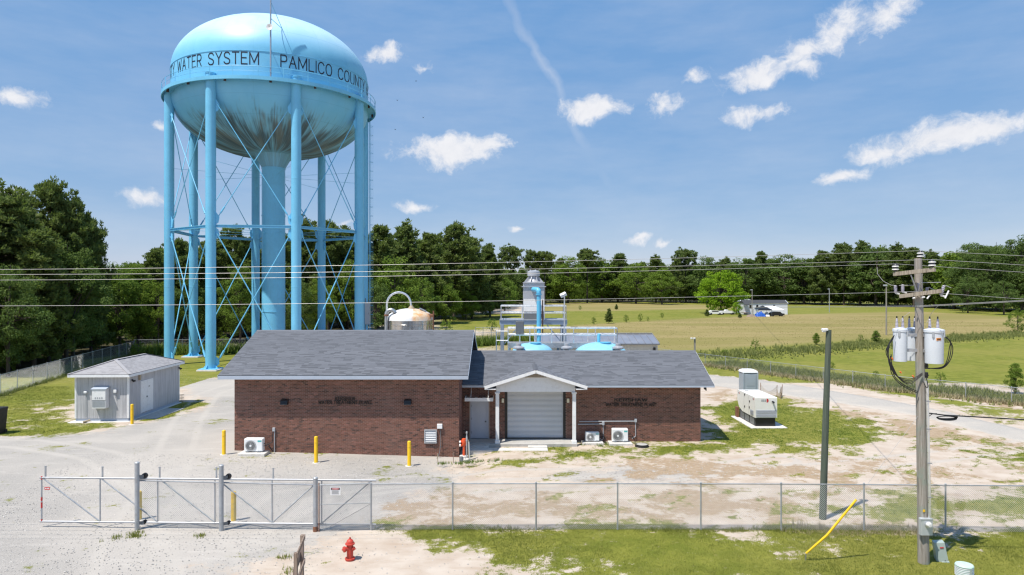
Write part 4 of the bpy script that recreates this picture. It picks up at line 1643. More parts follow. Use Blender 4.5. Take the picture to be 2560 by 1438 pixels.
    part(bx, 'cable', MB().tube([(p.x + .03, 36.84, p.z - .12), (p.x + .06, 36.80, p.z - .9), (p.x, 36.72, g + .25), (p.x - .13, 36.5, g)], .018, 6), M['gry_dark'])
    p = dp(685, 1072, 36.86)
    g = hz(p.x, 36.8)
    bx = part(T, 'junction_box', MB().bbox((p.x - .07, 36.78, p.z - .13), (p.x + .07, 36.885, p.z + .06), .01), M['gry'])
    mb = MB().cyl((p.x + .03, 36.84, g - .1), (p.x + .03, 36.84, p.z - .12), .028, n=8)
    part(bx, 'conduit', mb, M['gry'])
    part(bx, 'cable', MB().tube([(p.x - .05, 36.83, p.z - .1), (p.x - .06, 36.83, p.z - .7), (p.x - .25, 36.75, g + .45), (p.x - .5, 36.6, g + .35)], .022, 6), M['ink'])
    for (pa, pb, ye, yd) in ((1448, 1589, 1054, 1100), (1445, 1508, 1061, 1108)):
        a, b = dp(pa, ye, y0 - .05), dp(pb, ye - 2, y0 - .05)
        bx = part(T, 'junction_box', MB().bbox((b.x - .07, y0 - .12, b.z - .08), (b.x + .07, y0 - .012, b.z + .11), .01), M['gry'])
        part(bx, 'conduit', MB().cyl((a.x, y0 - .05, a.z), (b.x - .06, y0 - .05, b.z - .03), .03, n=8), M['gry'])
        e = dp(pb, yd, y0 - .05)
        part(bx, 'cable', MB().tube([(b.x, y0 - .05, b.z - .07), (b.x, y0 - .05, b.z - .9), (b.x - .05, y0 - .1, e.z + .2), (b.x - .25, y0 - .35, .25)], .024, 6), M['gry'])
    # raised letters
    def wall_word(word, px0, px1, ytop, ybot, yw, wd):
        a, b = dp(px0, ybot, yw), dp(px1, ytop, yw)
        h = b.z - a.z
        tot = word_len(word, .26) * h
        st = (b.x - a.x) / tot
        x0 = 0
        for ch in word:
            mb = MB()
            flat_word(mb, ch, lambda u, v: (a.x + u + x0, yw, a.z + v), h, wd, .26, (0, .03, 0), .10, st)
            part(T, 'letter', mb, M['bronze'], angle=0)
            x0 += (FONT[ch][0] + .26) * h * st
    wall_word('KERSHAW', 838, 887, 992.6, 1000.9, 36.84, .15)
    for w, xa, xb in (('WATER', 796, 829), ('TREATMENT', 834, 893), ('PLANT', 898, 929)):
        wall_word(w, xa, xb, 1002.3, 1010.6, 36.84, .15)
    wall_word('KERSHAW', 1537, 1618, 996.5, 1004, 39.84, .15)
    for w, xa, xb in (('WATER', 1515, 1547), ('TREATMENT', 1553, 1607), ('PLANT', 1612, 1640)):
        wall_word(w, xa, xb, 1008.5, 1016, 39.84, .15)
    p = dp(1763, 971, 39.4)
    mb = MB().bbox((p.x - .06, 39.3, p.z - .06), (p.x + .06, 39.5, p.z + .06), .02)
    mb.cyl((p.x, 39.3, p.z - .02), (p.x, 39.2, p.z - .08), .04, n=10)
    part(T, 'camera', mb, M['black_paint'])


build_plant()


# ------------------------------------------------------------------ condensers on their pads
def condenser(name_loc, w, h, dpt, label, pad, dark=False, rz=0):
    x, y, z = name_loc
    T = thing('condenser_unit', label, 'air conditioner', (x, y, z), 'air conditioner units along the brick walls')
    part(T, 'case', MB().bbox((x - w / 2, y, z + .05), (x + w / 2, y + dpt, z + h), .03), M['poly_white'])
    for s in (-.3, .3):
        part(T, 'foot', MB().box((x + s * w - .09, y - .03, z), (x + s * w + .09, y + dpt + .03, z + .05)), M['gry_dark'])
    cx, cz, r = x - w * .14, z + h * .48, min(h * .40, w * .33)
    mb = MB().lathe([(r, -.012), (r * .98, -.03), (r * .80, -.03), (r * .79, -.006)], (cx, y - .002, cz), 28, 'Y')
    gr = part(T, 'fan_ring', mb, M['fan'])
    part(gr, 'fan', MB().lathe([(r * .80, -.003), (.01, -.003)], (cx, y - .002, cz), 28, 'Y'), M['darkfan'])
    mb = MB()
    for k in range(6):
        q = r * (.18 + .13 * k)
        mb.tube([(cx + q * math.cos(t), y - .026, cz + q * math.sin(t)) for t in np.linspace(0, 2 * math.pi, 25)], .006, 4, False)
    for k in range(24):
        t = k * math.pi / 12
        mb.bar((cx + .05 * math.cos(t), y - .02, cz + .05 * math.sin(t)), (cx + r * .8 * math.cos(t + .3), y - .02, cz + r * .8 * math.sin(t + .3)), .004, .006)
    part(gr, 'grille', mb, M['fan'])
    part(gr, 'hub', MB().lathe([(.06, -.02), (.055, -.04), (.01, -.042)], (cx, y, cz), 14, 'Y'), M['poly_white'])
    part(T, 'front_panel', MB().box((x + w * .22, y - .018, z + .09), (x + w * .47, y - .001, z + h - .05)), M['poly_white'])
    part(T, 'badge', MB().box((x + w * .24, y - .022, z + h * .76), (x + w * .45, y - .0185, z + h * .88)), M['teal'])
    mb = MB()
    for k in range(2):
        mb.tube([(x + w / 2 - .02, y + dpt * .5, z + .3 + .12 * k), (x + w / 2 + .25, y + dpt * .5, z + .28 + .1 * k), (x + w / 2 + .42, y + dpt * .7, z + .05), (x + w / 2 + .45, y + dpt + .1, z - .05)], .02, 6)
    part(T, 'pipe', mb, M['black'])
    P = single('concrete_pad', MB().bbox((x - pad[0] / 2, y - pad[1] * .42, z - .3), (x + pad[0] / 2, y + pad[1] * .58, z - .002), .015), M['concrete_light'], pad[2], 'pad', (x, y, z - .3), 'concrete pads under the condensers')
    return T


p = dp(633, 1133, 36.15)
condenser((p.x, 36.15, hz(p.x, 36.2) + .13), .98, .72, .36, 'white condenser unit on gravel near the corner of the long brick wall', (1.42, .8, 'thick concrete pad on gravel below the condenser by the long wall'))
condenser((dp(1481, 1113, 39.25).x, 39.25, .13), .80, .55, .3, 'smaller condenser unit shaded by the porch, dark fan', (1.22, .72, 'concrete pad in the porch shade, nearest to the porch column'))
condenser((dp(1550.5, 1113, 39.15).x, 39.15, .13), .92, .76, .33, 'taller sunlit condenser unit between the shaded one and the tank lid', (1.32, .78, 'sunlit concrete pad in grass beside the manhole lid'))

# manhole ring with its lid
p = gp(1605, 1117)
T = thing('manhole', 'round black manhole riser with a grey lid, in grass by the brick wall', 'manhole', (p.x, p.y, 0))
part(T, 'ring', MB().lathe([(.40, -.1), (.40, .05), (.36, .07), (.36, .13), (.33, .15), (.31, .11)], p, 28), M['black'])
part(T, 'lid', MB().lathe([(.325, .10), (.32, .135), (.1, .15), (.01, .152)], p, 28), M['concrete'])


# ------------------------------------------------------------------ the shed
def build_shed():
    R = math.radians(2.0)
    O = Vector((-27.45, 45.7, 0))
    T = thing('utility_shed', 'grey panel-sided utility shed with a hip roof, on the lawn by the gravel', 'shed', O)
    T.rotation_euler = (0, 0, R)
    w, L_ = 1.76, 7.5        # half width, length; local frame: x across, y back
    P = lambda name, mb, m, **k: part(T, name, mb, m, local=True, **k)
    P('skirt', MB().box((-w + .03, .03, -.1), (w - .03, L_ - .03, .24)), M['fascia'])
    P('wall', MB().box((-w, 0, .24), (w, L_, 3.08)), M['siding'])
    for (x, y) in ((-w, 0), (w, 0), (w, L_), (-w, L_)):
        sx, sy = (1 if x > 0 else -1), (-1 if y == 0 else 1)
        P('corner_trim', MB().box((x - .10 if sx > 0 else x - .018, y - .018 if sy < 0 else y - .08, .25), (x + .018 if sx > 0 else x + .10, y + .08 if sy < 0 else y + .018, 3.07)), M['white'])
    # hip roof
    e = .27
    ze, zr = 3.22, 3.98
    X0, X1, Y0, Y1 = -w - e, w + e, -.38, L_ + .32
    hy = X1
    A, B, C_, D_ = (X0, Y0, ze), (X1, Y0, ze), (X1, Y1, ze), (X0, Y1, ze)
    R0, R1 = (0, Y0 + hy, zr), (0, Y1 - hy, zr)
    low = lambda p: (p[0], p[1], p[2] - .08)
    mb = MB().add([A, B, C_, D_, R0, R1] + [low(q) for q in (A, B, C_, D_)], [(0, 1, 4), (1, 2, 5, 4), (2, 3, 5), (3, 0, 4, 5), (6, 7, 1, 0), (7, 8, 2, 1), (8, 9, 3, 2), (9, 6, 0, 3), (9, 8, 7, 6)])
    rf = P('roof', mb, M['roof_deck'], angle=0)
    class _P:  # course helper wants a parent whose location is the local origin
        pass
    sl = math.hypot(hy, zr - ze)
    run = {'f': X1 - X0, 's': Y1 - Y0}
    for (O_, U, upv, ul, n1) in ((A, (1, 0, 0), (0, hy, zr - ze), run['f'], 150), (B, (0, 1, 0), (-hy, 0, zr - ze), run['s'], 150), (C_, (-1, 0, 0), (0, -hy, zr - ze), run['f'], 0), (D_, (0, -1, 0), (hy, 0, zr - ze), run['s'], 0)):
        loc = T.location.copy()
        T.location = (0, 0, 0)
        shingles(rf, Vector(O_) + Vector((0, 0, .008)), U, upv, ul, sl, lambda v: hy * v / sl, lambda v, ul=ul: ul - hy * v / sl, M['shs_one'], M['shs_many'], n1, expo=.15, widths=(.30, .30, .33), thick=.009)
        T.location = loc
    mb = MB()
    for (a, b) in ((A, R0), (B, R0), (C_, R1), (D_, R1), (R0, R1)):
        a, b = Vector(a) + Vector((0, 0, .03)), Vector(b) + Vector((0, 0, .035))
        mb.bar(a, b, .22, .02)
    P('hip_cap', mb, M['shs_one'])
    mb = MB()
    for (a, b) in ((A, B), (B, C_), (C_, D_), (D_, A)):
        a, b = Vector(a), Vector(b)
        d = (b - a).normalized()
        mb.bar(a - Vector((0, 0, .10)) + d * .0, b - Vector((0, 0, .10)) - d * .012, .024, .17)
    P('fascia', mb, M['white'])
    P('soffit', MB().box((X0 + .02, Y0 + .02, ze - .17), (X1 - .02, Y1 - .02, ze - .155)), M['soffit'])
    # double door in the long side
    x = w
    for k, (ya, yb) in enumerate(((1.62, 2.42), (2.43, 3.20))):
        d = P('door', MB().box((x + .003, ya, .30), (x + .035, yb, 2.42)), M['white'])
        if k == 0:
            part(d, 'handle', MB().box((x + .036, yb - .10, 1.28), (x + .085, yb - .05, 1.38)), M['black_paint'], local=True)
        else:
            part(d, 'vent_plate', MB().box((x + .036, ya + .18, 1.98), (x + .05, ya + .34, 2.04)), M['gry_dark'], local=True)
    P('door_frame', MB().box((x + .002, 1.54, .26), (x + .03, 1.615, 2.50)).box((x + .002, 3.205, .26), (x + .03, 3.28, 2.50)).box((x + .002, 1.616, 2.425), (x + .03, 3.204, 2.50)), M['white'])
    for y in (.38, L_ - .12):
        mb = MB().bbox((x + .01, y - .05, 2.70), (x + .09, y + .05, 2.80), .01)
        for s in (-.11, .12):
            mb.cyl((x + .06, y + s * .4, 2.73), (x + .20, y + s, 2.66), .035, .06, n=10)
        P('floodlight', mb, M['black_paint'])
    P('conduit_box', MB().bbox((x + .005, 1.24, 2.62), (x + .12, 1.42, 2.96), .01), M['louvre_tan'])
    # wall heat pump on the short side
    cx = .02
    ac = P('wall_conditioner', MB().bbox((cx - .45, -.42, .98), (cx + .45, -.005, 2.28), .02), M['white'])
    part(ac, 'hood', MB().prism([(cx - .50, -.02, 2.40), (cx - .50, -.46, 2.27), (cx - .50, -.46, 2.24), (cx - .50, -.02, 2.283)], (1.0, 0, 0)), M['fascia'], local=True)
    mb = MB()
    for k in range(4):
        mb.box((cx - .26 + k * .14, -.428, 1.60), (cx - .17 + k * .14, -.421, 1.72))
    part(ac, 'slots', mb, M['gry'], local=True)
    part(ac, 'gap', MB().box((cx - .44, -.427, 1.50), (cx + .44, -.421, 1.53)), M['gry_dark'], local=True)
    for k in range(22):
        xx = cx - .42 + k * .038
        part(ac, 'fin', MB().box((xx, -.432, 1.06), (xx + .020, -.421, 1.49)), M['gry'], local=True)
    for xx in (-1.03, .92):
        b = P('meter_box', MB().bbox((xx - .1, -.15, 1.98 if xx > 0 else 1.95), (xx + .1, -.02, 2.17 if xx > 0 else 2.08), .02), M['white'])
        part(b, 'conduit', MB().cyl((xx, -.05, .3 if xx < 0 else 1.6), (xx, -.05, 2.0), .022, n=6), M['gry'], local=True)
    P('foundation', MB().bbox((-w - .28, -.42, -.25), (w + .15, L_ + .1, .06), .03), M['concrete_light'])
    mb = MB().cyl((-.95, -.5, .10), (-.62, -.25, .18), .06, n=10)
    P('drain_pipe', mb, M['louvre_tan'])
    single('gravel_strip_slab', MB().box((-25.6, 46.6, -.2), (-24.3, 50.6, .055)), M['concrete'], 'low concrete landing slab in grass outside the shed double door', 'slab', (-25, 48, -.2))
    p = gp(447, 1006)
    T3 = thing('wire_crate', 'small rusty wire crate standing behind the shed corner on gravel', 'crate', p)
    mb = MB()
    for k in range(5):
        mb.bar(p + Vector((-.2 + .1 * k, 0, 0)), p + Vector((-.2 + .1 * k, 0, .55)), .015, .015)
        mb.bar(p + Vector((-.2 + .1 * k, .4, 0)), p + Vector((-.2 + .1 * k, .4, .55)), .015, .015)
    for z in (.03, .3, .55):
        mb.bar(p + Vector((-.22, 0, z)), p + Vector((.22, 0, z)), .015, .015)
        mb.bar(p + Vector((-.22, .4, z)), p + Vector((.22, .4, z)), .015, .015)
        for s in (-.2, .2):
            mb.bar(p + Vector((s, 0, z)), p + Vector((s, .4, z)), .015, .015)
    part(T3, 'frame', mb, M['louvre_tan'])


build_shed()


# ------------------------------------------------------------------ bollards
def bollards():
    h = 1.30
    first = None
    spots = [((330, 1065), 1.32, 'yellow bollard in front of the grey shed', 'yellow'),
             ((559.5, 1146), 1.30, 'yellow bollard on gravel before the end of the brick wall by the shed side', 'yellow'),
             ((790, 1159), 1.36, 'yellow bollard before the middle of the long brick wall', 'yellow'),
             ((1023, 1160), 1.28, 'yellow bollard near the louvred vent of the brick wall', 'yellow'),
             ((584, 1303), 1.15, 'scuffed yellow bollard behind the gate, standing free between two gate posts', 'yellow_old'),
             ((348, 1300), 1.13, 'scuffed pale yellow bollard hidden behind the tallest gate post', 'yellow_old')]
    for (xy, h, label, mt) in spots:
        p = gp(*xy)
        z = hz(p.x, p.y)
        T = thing('bollard', label, 'bollard', (p.x, p.y, z), 'yellow safety bollards')
        mb = MB().lathe([(.098, -.3), (.098, .02), (.095, .03), (.095, h - .07), (.088, h - .03), (.06, h - .005), (.01, h)], (0, 0, 0), 18)
        if mt == 'yellow':
            for zz in (h * .75,):
                mb.lathe([(.0955, zz), (.099, zz + .01), (.099, zz + .05), (.0955, zz + .06)], (0, 0, 0), 18)
        part(T, 'sleeve', mb, M[mt], local=True)
        part(T, 'footing', MB().lathe([(.22, -.3), (.21, .015), (.1, .022)], (0, 0, 0), 16), M['concrete_light'], local=True)


bollards()


# ------------------------------------------------------------------ fences and the sliding gate
def link_mesh(mb, A, B, z0, z1, pitch=.052, r=.0022):
    """Chain-link fabric between A and B: two families of crossing wires."""
    A, B = Vector(A), Vector(B)
    d = B - A
    d.z = 0
    L_ = d.length
    d.normalize()
    nrm = Vector((-d.y, d.x, 0))
    H = z1 - z0
    stp = pitch * 1.414
    n = int((L_ + H) / stp)
    for fam in (0, 1):
        for i in range(n + 1):
            s = i * stp
            # wire rises to +u (fam 0): u from s-H..s
            u0, u1 = s - H, s
            za, zb = z0, z1
            if u0 < 0:
                za = z0 + (0 - u0)
                u0 = 0
            if u1 > L_:
                zb = z1 - (u1 - L_)
                u1 = L_
            if u1 - u0 < .02:
                continue
            if fam:
                u0, u1 = L_ - u0, L_ - u1
            o = nrm * (.002 if fam else -.002)
            p, q = A + d * u0 + o, A + d * u1 + o
            p, q = Vector((p.x, p.y, za)), Vector((q.x, q.y, zb))
            e = (q - p).normalized()
            a = e.cross(nrm).normalized() * r
            b = nrm * r
            mb.add([p + a, p - a * .5 + b, p - a * .5 - b, q + a, q - a * .5 + b, q - a * .5 - b], [(0, 1, 4, 3), (1, 2, 5, 4), (2, 0, 3, 5)])


def fence(label, pts, h, post_at=None, spacing=3.05, pitch=.052, r=.0022, rail_r=.021, post_r=.03, wire_m='wire', group=None, barb=False, zoff=0.0):
    A, B = Vector(pts[0]), Vector(pts[-1])
    T = thing('chain_link_fence', label, 'fence', A, group)
    mesh = MB()
    for a, b in zip(pts[:-1], pts[1:]):
        link_mesh(mesh, a, b, .03 + zoff, h - .02 + zoff, pitch, r)
    pm = mesh.mesh('wire_mesh', M[wire_m], A, 0)
    obj_of('wire_mesh', pm, T)
    rail = MB().tube([Vector((p[0], p[1], h + zoff)) for p in pts], rail_r, 8)
    part(T, 'top_rail', rail, M['galv_dull'])
    if post_at is None:
        post_at = []
        for a, b in zip(pts[:-1], pts[1:]):
            a, b = Vector(a), Vector(b)
            n = max(1, int(round((b - a).length / spacing)))
            post_at += [a.lerp(b, i / n) for i in range(n)]
        post_at.append(B)
    for p in post_at:
        mb = MB().lathe([(post_r, -.3), (post_r, h + .02 + zoff), (post_r * 1.3, h + .025 + zoff), (post_r * 1.2, h + .05 + zoff), (.005, h + .075 + zoff)], (p[0], p[1], 0), 10)
        part(T, 'post', mb, M['galv_dull'])
    return T


# front fence, posts where the photograph has them
fr_px = [(928, 1327), (1131.5, 1325), (1340, 1325), (1544, 1325.2), (1752, 1325.8), (1953, 1326.5), (2160, 1328), (2364, 1330), (2571, 1332), (2780, 1334), (2990, 1336)]
fr = [gp(*q) for q in fr_px]
fence('knee-shadowed front chain-link fence running from the gate past the utility pole', fr, 1.72, post_at=fr, r=.0036)
# far corner by the wood, and the long fence behind the tower
cnr = Vector((-51.0, 92.0, 0))
fence('chain-link fence that runs from behind the shed to the wood corner', [cnr, Vector((-42.5, 56.7, 0)), Vector((-38.6, 40.5, 0))], 1.75, r=.0017, pitch=.056, wire_m='galv_dull')
fence('chain-link fence behind the water tower, at the foot of the wood', [cnr + Vector((.06, .06, 0)), Vector((-20, 95, 0)), Vector((3, 112, 0))], 1.95, r=.002, pitch=.07, wire_m='galv_dull')
fence('low chain-link fence between the gravel drive and the mown pasture', [Vector((3.5, 113, 0)), gp(1763, 914), gp(2213, 975), gp(2490, 1005) + Vector((.5, -1, 0)), Vector((52, 36, 0))], 1.30, r=.0016, pitch=.06, wire_m='galv_dull')
# swing gate on the far track
p = gp(1218, 851)
T = thing('swing_gate', 'far pipe swing gate with posts behind the plant roof, across the field track', 'gate', p)
for x in (-2.0, -.7, .7, 2.0):
    part(T, 'post', MB().cyl(p + Vector((x, 0, 0)), p + Vector((x, 0, 2.3)), .05, n=8), M['galv_dull'])
for z in (.4, 1.3, 2.2):
    part(T, 'rail', MB().cyl(p + Vector((-2, 0, z)), p + Vector((2, 0, z)), .03, n=6), M['galv_dull'])


def sliding_gate():
    y_at = lambda px: 25.62 + (px - 105) / (930 - 105) * (25.30 - 25.62)

    def g(px, py, off=0.0):
        d = y_at(px) + off
        v = dp(px, py, d)
        return v
    O = g(520, 1310)
    T = thing('sliding_gate', 'long galvanised cantilever sliding gate of pipe and mesh across the gravel entrance', 'gate', (O.x, O.y, 0))
    zt = lambda px: g(px, 1194.5 + (px - 102) / 837 * 7.1).z
    zb = lambda px: g(px, 1304 + (px - 102) / 837 * 7.5).z
    at = lambda px, z, off=0.0: Vector((g(px, 1300, off).x, y_at(px) + off, z))
    part(T, 'top_rail', MB().tube([at(100, zt(100)), at(940, zt(940))], .036, 10), M['galv'])
    part(T, 'bottom_rail', MB().tube([at(100, zb(100)), at(940, zb(940))], .036, 10), M['galv'])
    part(T, 'track_rail', MB().tube([at(344, g(344, 1201).z, -.02), at(787, g(787, 1212).z, -.02)], .03, 8), M['galv'])
    ups = [104, 250, 394, 537, 680, 804, 927]
    for px in ups:
        part(T, 'upright', MB().tube([at(px, zb(px) + .03), at(px, zt(px) - .02)], .027, 8), M['galv_dull'])
    for px, top in ((113.5, 1167), (256, 1168), (399, 1169), (541, 1170), (683, 1172)):
        a = at(px, zt(px) - .06, .10)
        part(T, 'arm', MB().bar(a, Vector((a.x + .0, a.y, g(px, top).z)), .045, .045).box((a.x - .05, a.y - .012, a.z + .44), (a.x + .05, a.y + .012, a.z + .455)), M['galv_dull'])
    for (a, za, b, zb_) in ((108, 1, 247, 0), (254, 1, 392, 0), (400, 1, 535, 0), (558, .9, 679, 0), (682, 0, 785, .9), (806, 0, 925, .98)):
        pa = at(a, zb(a) + .05 + (zt(a) - zb(a) - .08) * za)
        pb = at(b, zb(b) + .05 + (zt(b) - zb(b) - .08) * zb_)
        part(T, 'brace', MB().tube([pa, pb], .025, 8), M['galv_dull'])
    mb = MB()
    link_mesh(mb, at(345, 0, .035), at(930, 0, .035), zb(520) + .03, zt(520) - .12, .052, .0034)
    obj_of('wire_mesh', mb.mesh('wire_mesh', M['wire'], T.location, 0), T)
    # red reflective tape and the little notice
    for (py0, py1) in ((1191, 1199), (1243, 1252), (1256, 1270), (1298, 1304)):
        part(T, 'tape', MB().tube([at(104, g(104, py1).z, -.001), at(104, g(104, py0).z, -.001)], .031, 8), M['sign_red'])
    a, b = at(111, g(111, 1224).z, -.04), at(124, g(124, 1217).z, -.04)
    nt = part(T, 'notice', MB().box((a.x, a.y, a.z), (b.x, a.y + .006, b.z)), M['sign_red'])
    mb = MB()
    for k in range(3):
        mb.box((a.x + .03 + k * .055, a.y - .003, a.z + .03), (a.x + .065 + k * .055, a.y - .0005, b.z - .03))
    part(nt, 'print', mb, M['sign_white'])
    # posts with their guide rollers
    for (px, top, base, lab, rol) in ((342.5, 1157, 1318, 'tallest round galvanised gate post, with black roller wheels, a bollard behind it', 1), (553, 1164, 1324, 'tall round galvanised gate post with black rollers, standing mid-gate', 1), (788.5, 1195, 1328, 'shorter blue-grey gate post with a rusty foot, where the gate meets the fence', 0)):
        q = gp(px, base)
        q.y = y_at(px) - .17
        q.x = (px - 1280) / F_PX * q.y
        h = CAM_H - (top - 719) * q.y / F_PX
        S = thing('gate_post', lab, 'post', (q.x, q.y, 0), 'gate posts')
        part(S, 'pipe', MB().lathe([(.084, -.3), (.084, h - .03), (.09, h - .03), (.09, h), (.06, h + .03), (.01, h + .035)], (q.x, q.y, 0), 18), M['galv_dull'])
        if rol:
            for zz, rr in ((zt(px) + .11, .10), (zb(px) + .02, .075)):
                rl = part(S, 'roller', MB().lathe([(.02, -.05), (rr, -.045), (rr * .8, 0), (rr, .045), (.02, .05)], (q.x + .20, q.y + .17, zz), 16, 'Y'), M['black'])
                part(rl, 'bracket', MB().bar((q.x + .06, q.y + .02, zz), (q.x + .2, q.y + .10, zz), .05, .10), M['gry_dark'])
        else:
            part(S, 'foot', MB().lathe([(.089, -.2), (.089, .17), (.085, .2)], (q.x, q.y, 0), 18), M['rust'])
    # fixed mesh panel between the last gate post and the fence
    A, B = at(796, 0, -.20), fr[0]
    S = thing('fence_panel', 'fixed mesh panel with mid rail and warning sign between gate post and fence', 'fence', (A.x, A.y, 0))
    mb = MB()
    link_mesh(mb, A, B, .08, 1.76, .055, .0036)
    obj_of('wire_mesh', mb.mesh('wire_mesh', M['wire'], S.location, 0), S)
    for z in (1.72, 1.0):
        part(S, 'rail', MB().tube([Vector((A.x, A.y, z)), Vector((B.x, B.y, z + .03))], .021 if z > 1.5 else .016, 8), M['galv_dull'])
    part(S, 'post', MB().tube([Vector((A.x + .02, A.y, -.2)), Vector((A.x + .02, A.y, 1.8))], .022, 8), M['rust'])
    part(S, 'tie_rod', MB().tube([Vector((A.x + .3, A.y - .01, .12)), Vector((B.x - .05, B.y - .01, .98))], .006, 5), M['gry_dark'])
    # warning sign
    a, b = dp(826, 1238, A.y - .03), dp(851, 1217.5, A.y - .03)
    G = thing('warning_sign', 'white warning sign with a red and black heading, wired to the mesh panel', 'sign', a)
    yb_ = A.y - .03
    W_, H_ = b.x - a.x, b.z - a.z
    part(G, 'plate', MB().box((a.x, yb_, a.z), (b.x, yb_ + .006, b.z)), M['sign_white'])
    hd = part(G, 'heading', MB().box((a.x + W_ * .06, yb_ - .004, a.z + H_ * .62), (b.x - W_ * .06, yb_ - .0005, b.z - H_ * .09)), M['ink'])
    cx, cz = (a.x + b.x) / 2, a.z + H_ * .765
    mb = MB()
    mb.prism([(cx + W_ * .38 * math.cos(t), yb_ - .005, cz + H_ * .115 * math.sin(t)) for t in np.linspace(0, 2 * math.pi, 20, endpoint=False)], (0, -.003, 0))
    part(hd, 'oval', mb, M['sign_red'])
    mb = MB()
    hh = H_ * .13
    st = (W_ * .6) / (word_len('DANGER', .26) * hh)
    flat_word(mb, 'DANGER', lambda u, v: (cx - W_ * .3 + u, yb_ - .0095, cz - hh / 2 + v), hh, .16, .26, (0, .001, 0), 0, st)
    part(hd, 'print', mb, M['sign_white'])
    mb = MB()
    for k in range(4):
        z = a.z + H_ * (.12 + .12 * k)
        mb.box((a.x + W_ * .12, yb_ - .003, z), (b.x - W_ * (.12 + .07 * (k % 2)), yb_ - .0005, z + H_ * .05))
    part(G, 'print', mb, M['ink'])


sliding_gate()


# ------------------------------------------------------------------ hydrant, timber frame, fire connection
def hydrant():
    p = gp(875, 1400)
    T = thing('fire_hydrant', 'faded red fire hydrant alone on pale sand before the fence', 'hydrant', p)
    L_ = lambda name, mb, m='red': part(T, name, mb, M[m], local=True)
    L_('base_flange', MB().lathe([(.15, -.1), (.15, .03), (.165, .035), (.165, .07), (.12, .08)], (0, 0, 0), 20))
    L_('barrel', MB().lathe([(.105, .075), (.105, .50), (.115, .51)], (0, 0, 0), 24))
    L_('bonnet', MB().lathe([(.115, .51), (.155, .515), (.155, .555), (.125, .565), (.118, .60), (.095, .65), (.055, .685), (.03, .69)], (0, 0, 0), 24))
    L_('operating_nut', MB().lathe([(.03, .685), (.026, .75), (.005, .755)], (0, 0, 0), 5))
    for (dx, dy, r, l, nm) in ((-.80, -.60, .075, .24, 'pumper_nozzle'), (.85, -.3, .052, .17, 'hose_nozzle'), (-.45, .9, .052, .17, 'hose_nozzle')):
        d = Vector((dx, dy, 0)).normalized()
        z = Vector((0, 0, .39))
        mb = MB().tube([z, z + d * (l - .06)], [r, r], 16)
        nz = L_(nm, mb)
        mb = MB().tube([z + d * (l - .07), z + d * (l - .015), z + d * l], [r * 1.28, r * 1.28, r * .95], 16)
        mb.tube([z + d * l, z + d * (l + .045)], .02, 5)
        part(nz, 'cap', mb, M['red'], local=True)
    for k in range(8):
        t = k * math.pi / 4
        L_('bolt', MB().cyl((.14 * math.cos(t), .14 * math.sin(t), .07), (.14 * math.cos(t), .14 * math.sin(t), .085), .014, n=6))


hydrant()

# weathered timber notice frame seen almost end-on
A, B = Vector((-6.19, 19.55, 0)), Vector((-6.41, 20.85, 0))
T = thing('timber_frame', 'weathered bare timber notice frame seen end-on near the hydrant', 'frame', A)
for q, h in ((A, 1.41), (B, 1.45)):
    part(T, 'post', MB().bbox((q.x - .05, q.y - .05, -.3), (q.x + .05, q.y + .05, h), .01), M['frame_wood'])
for z in (1.36, .62):
    part(T, 'rail', MB().bar(A + Vector((.062, -.1, z)), B + Vector((.062, .06, z + .02)), .035, .14), M['frame_wood'])
part(T, 'board', MB().bar(A + Vector((-.062, -.05, .80)), B + Vector((-.062, .0, .80)), .02, .30), M['frame_wood'])


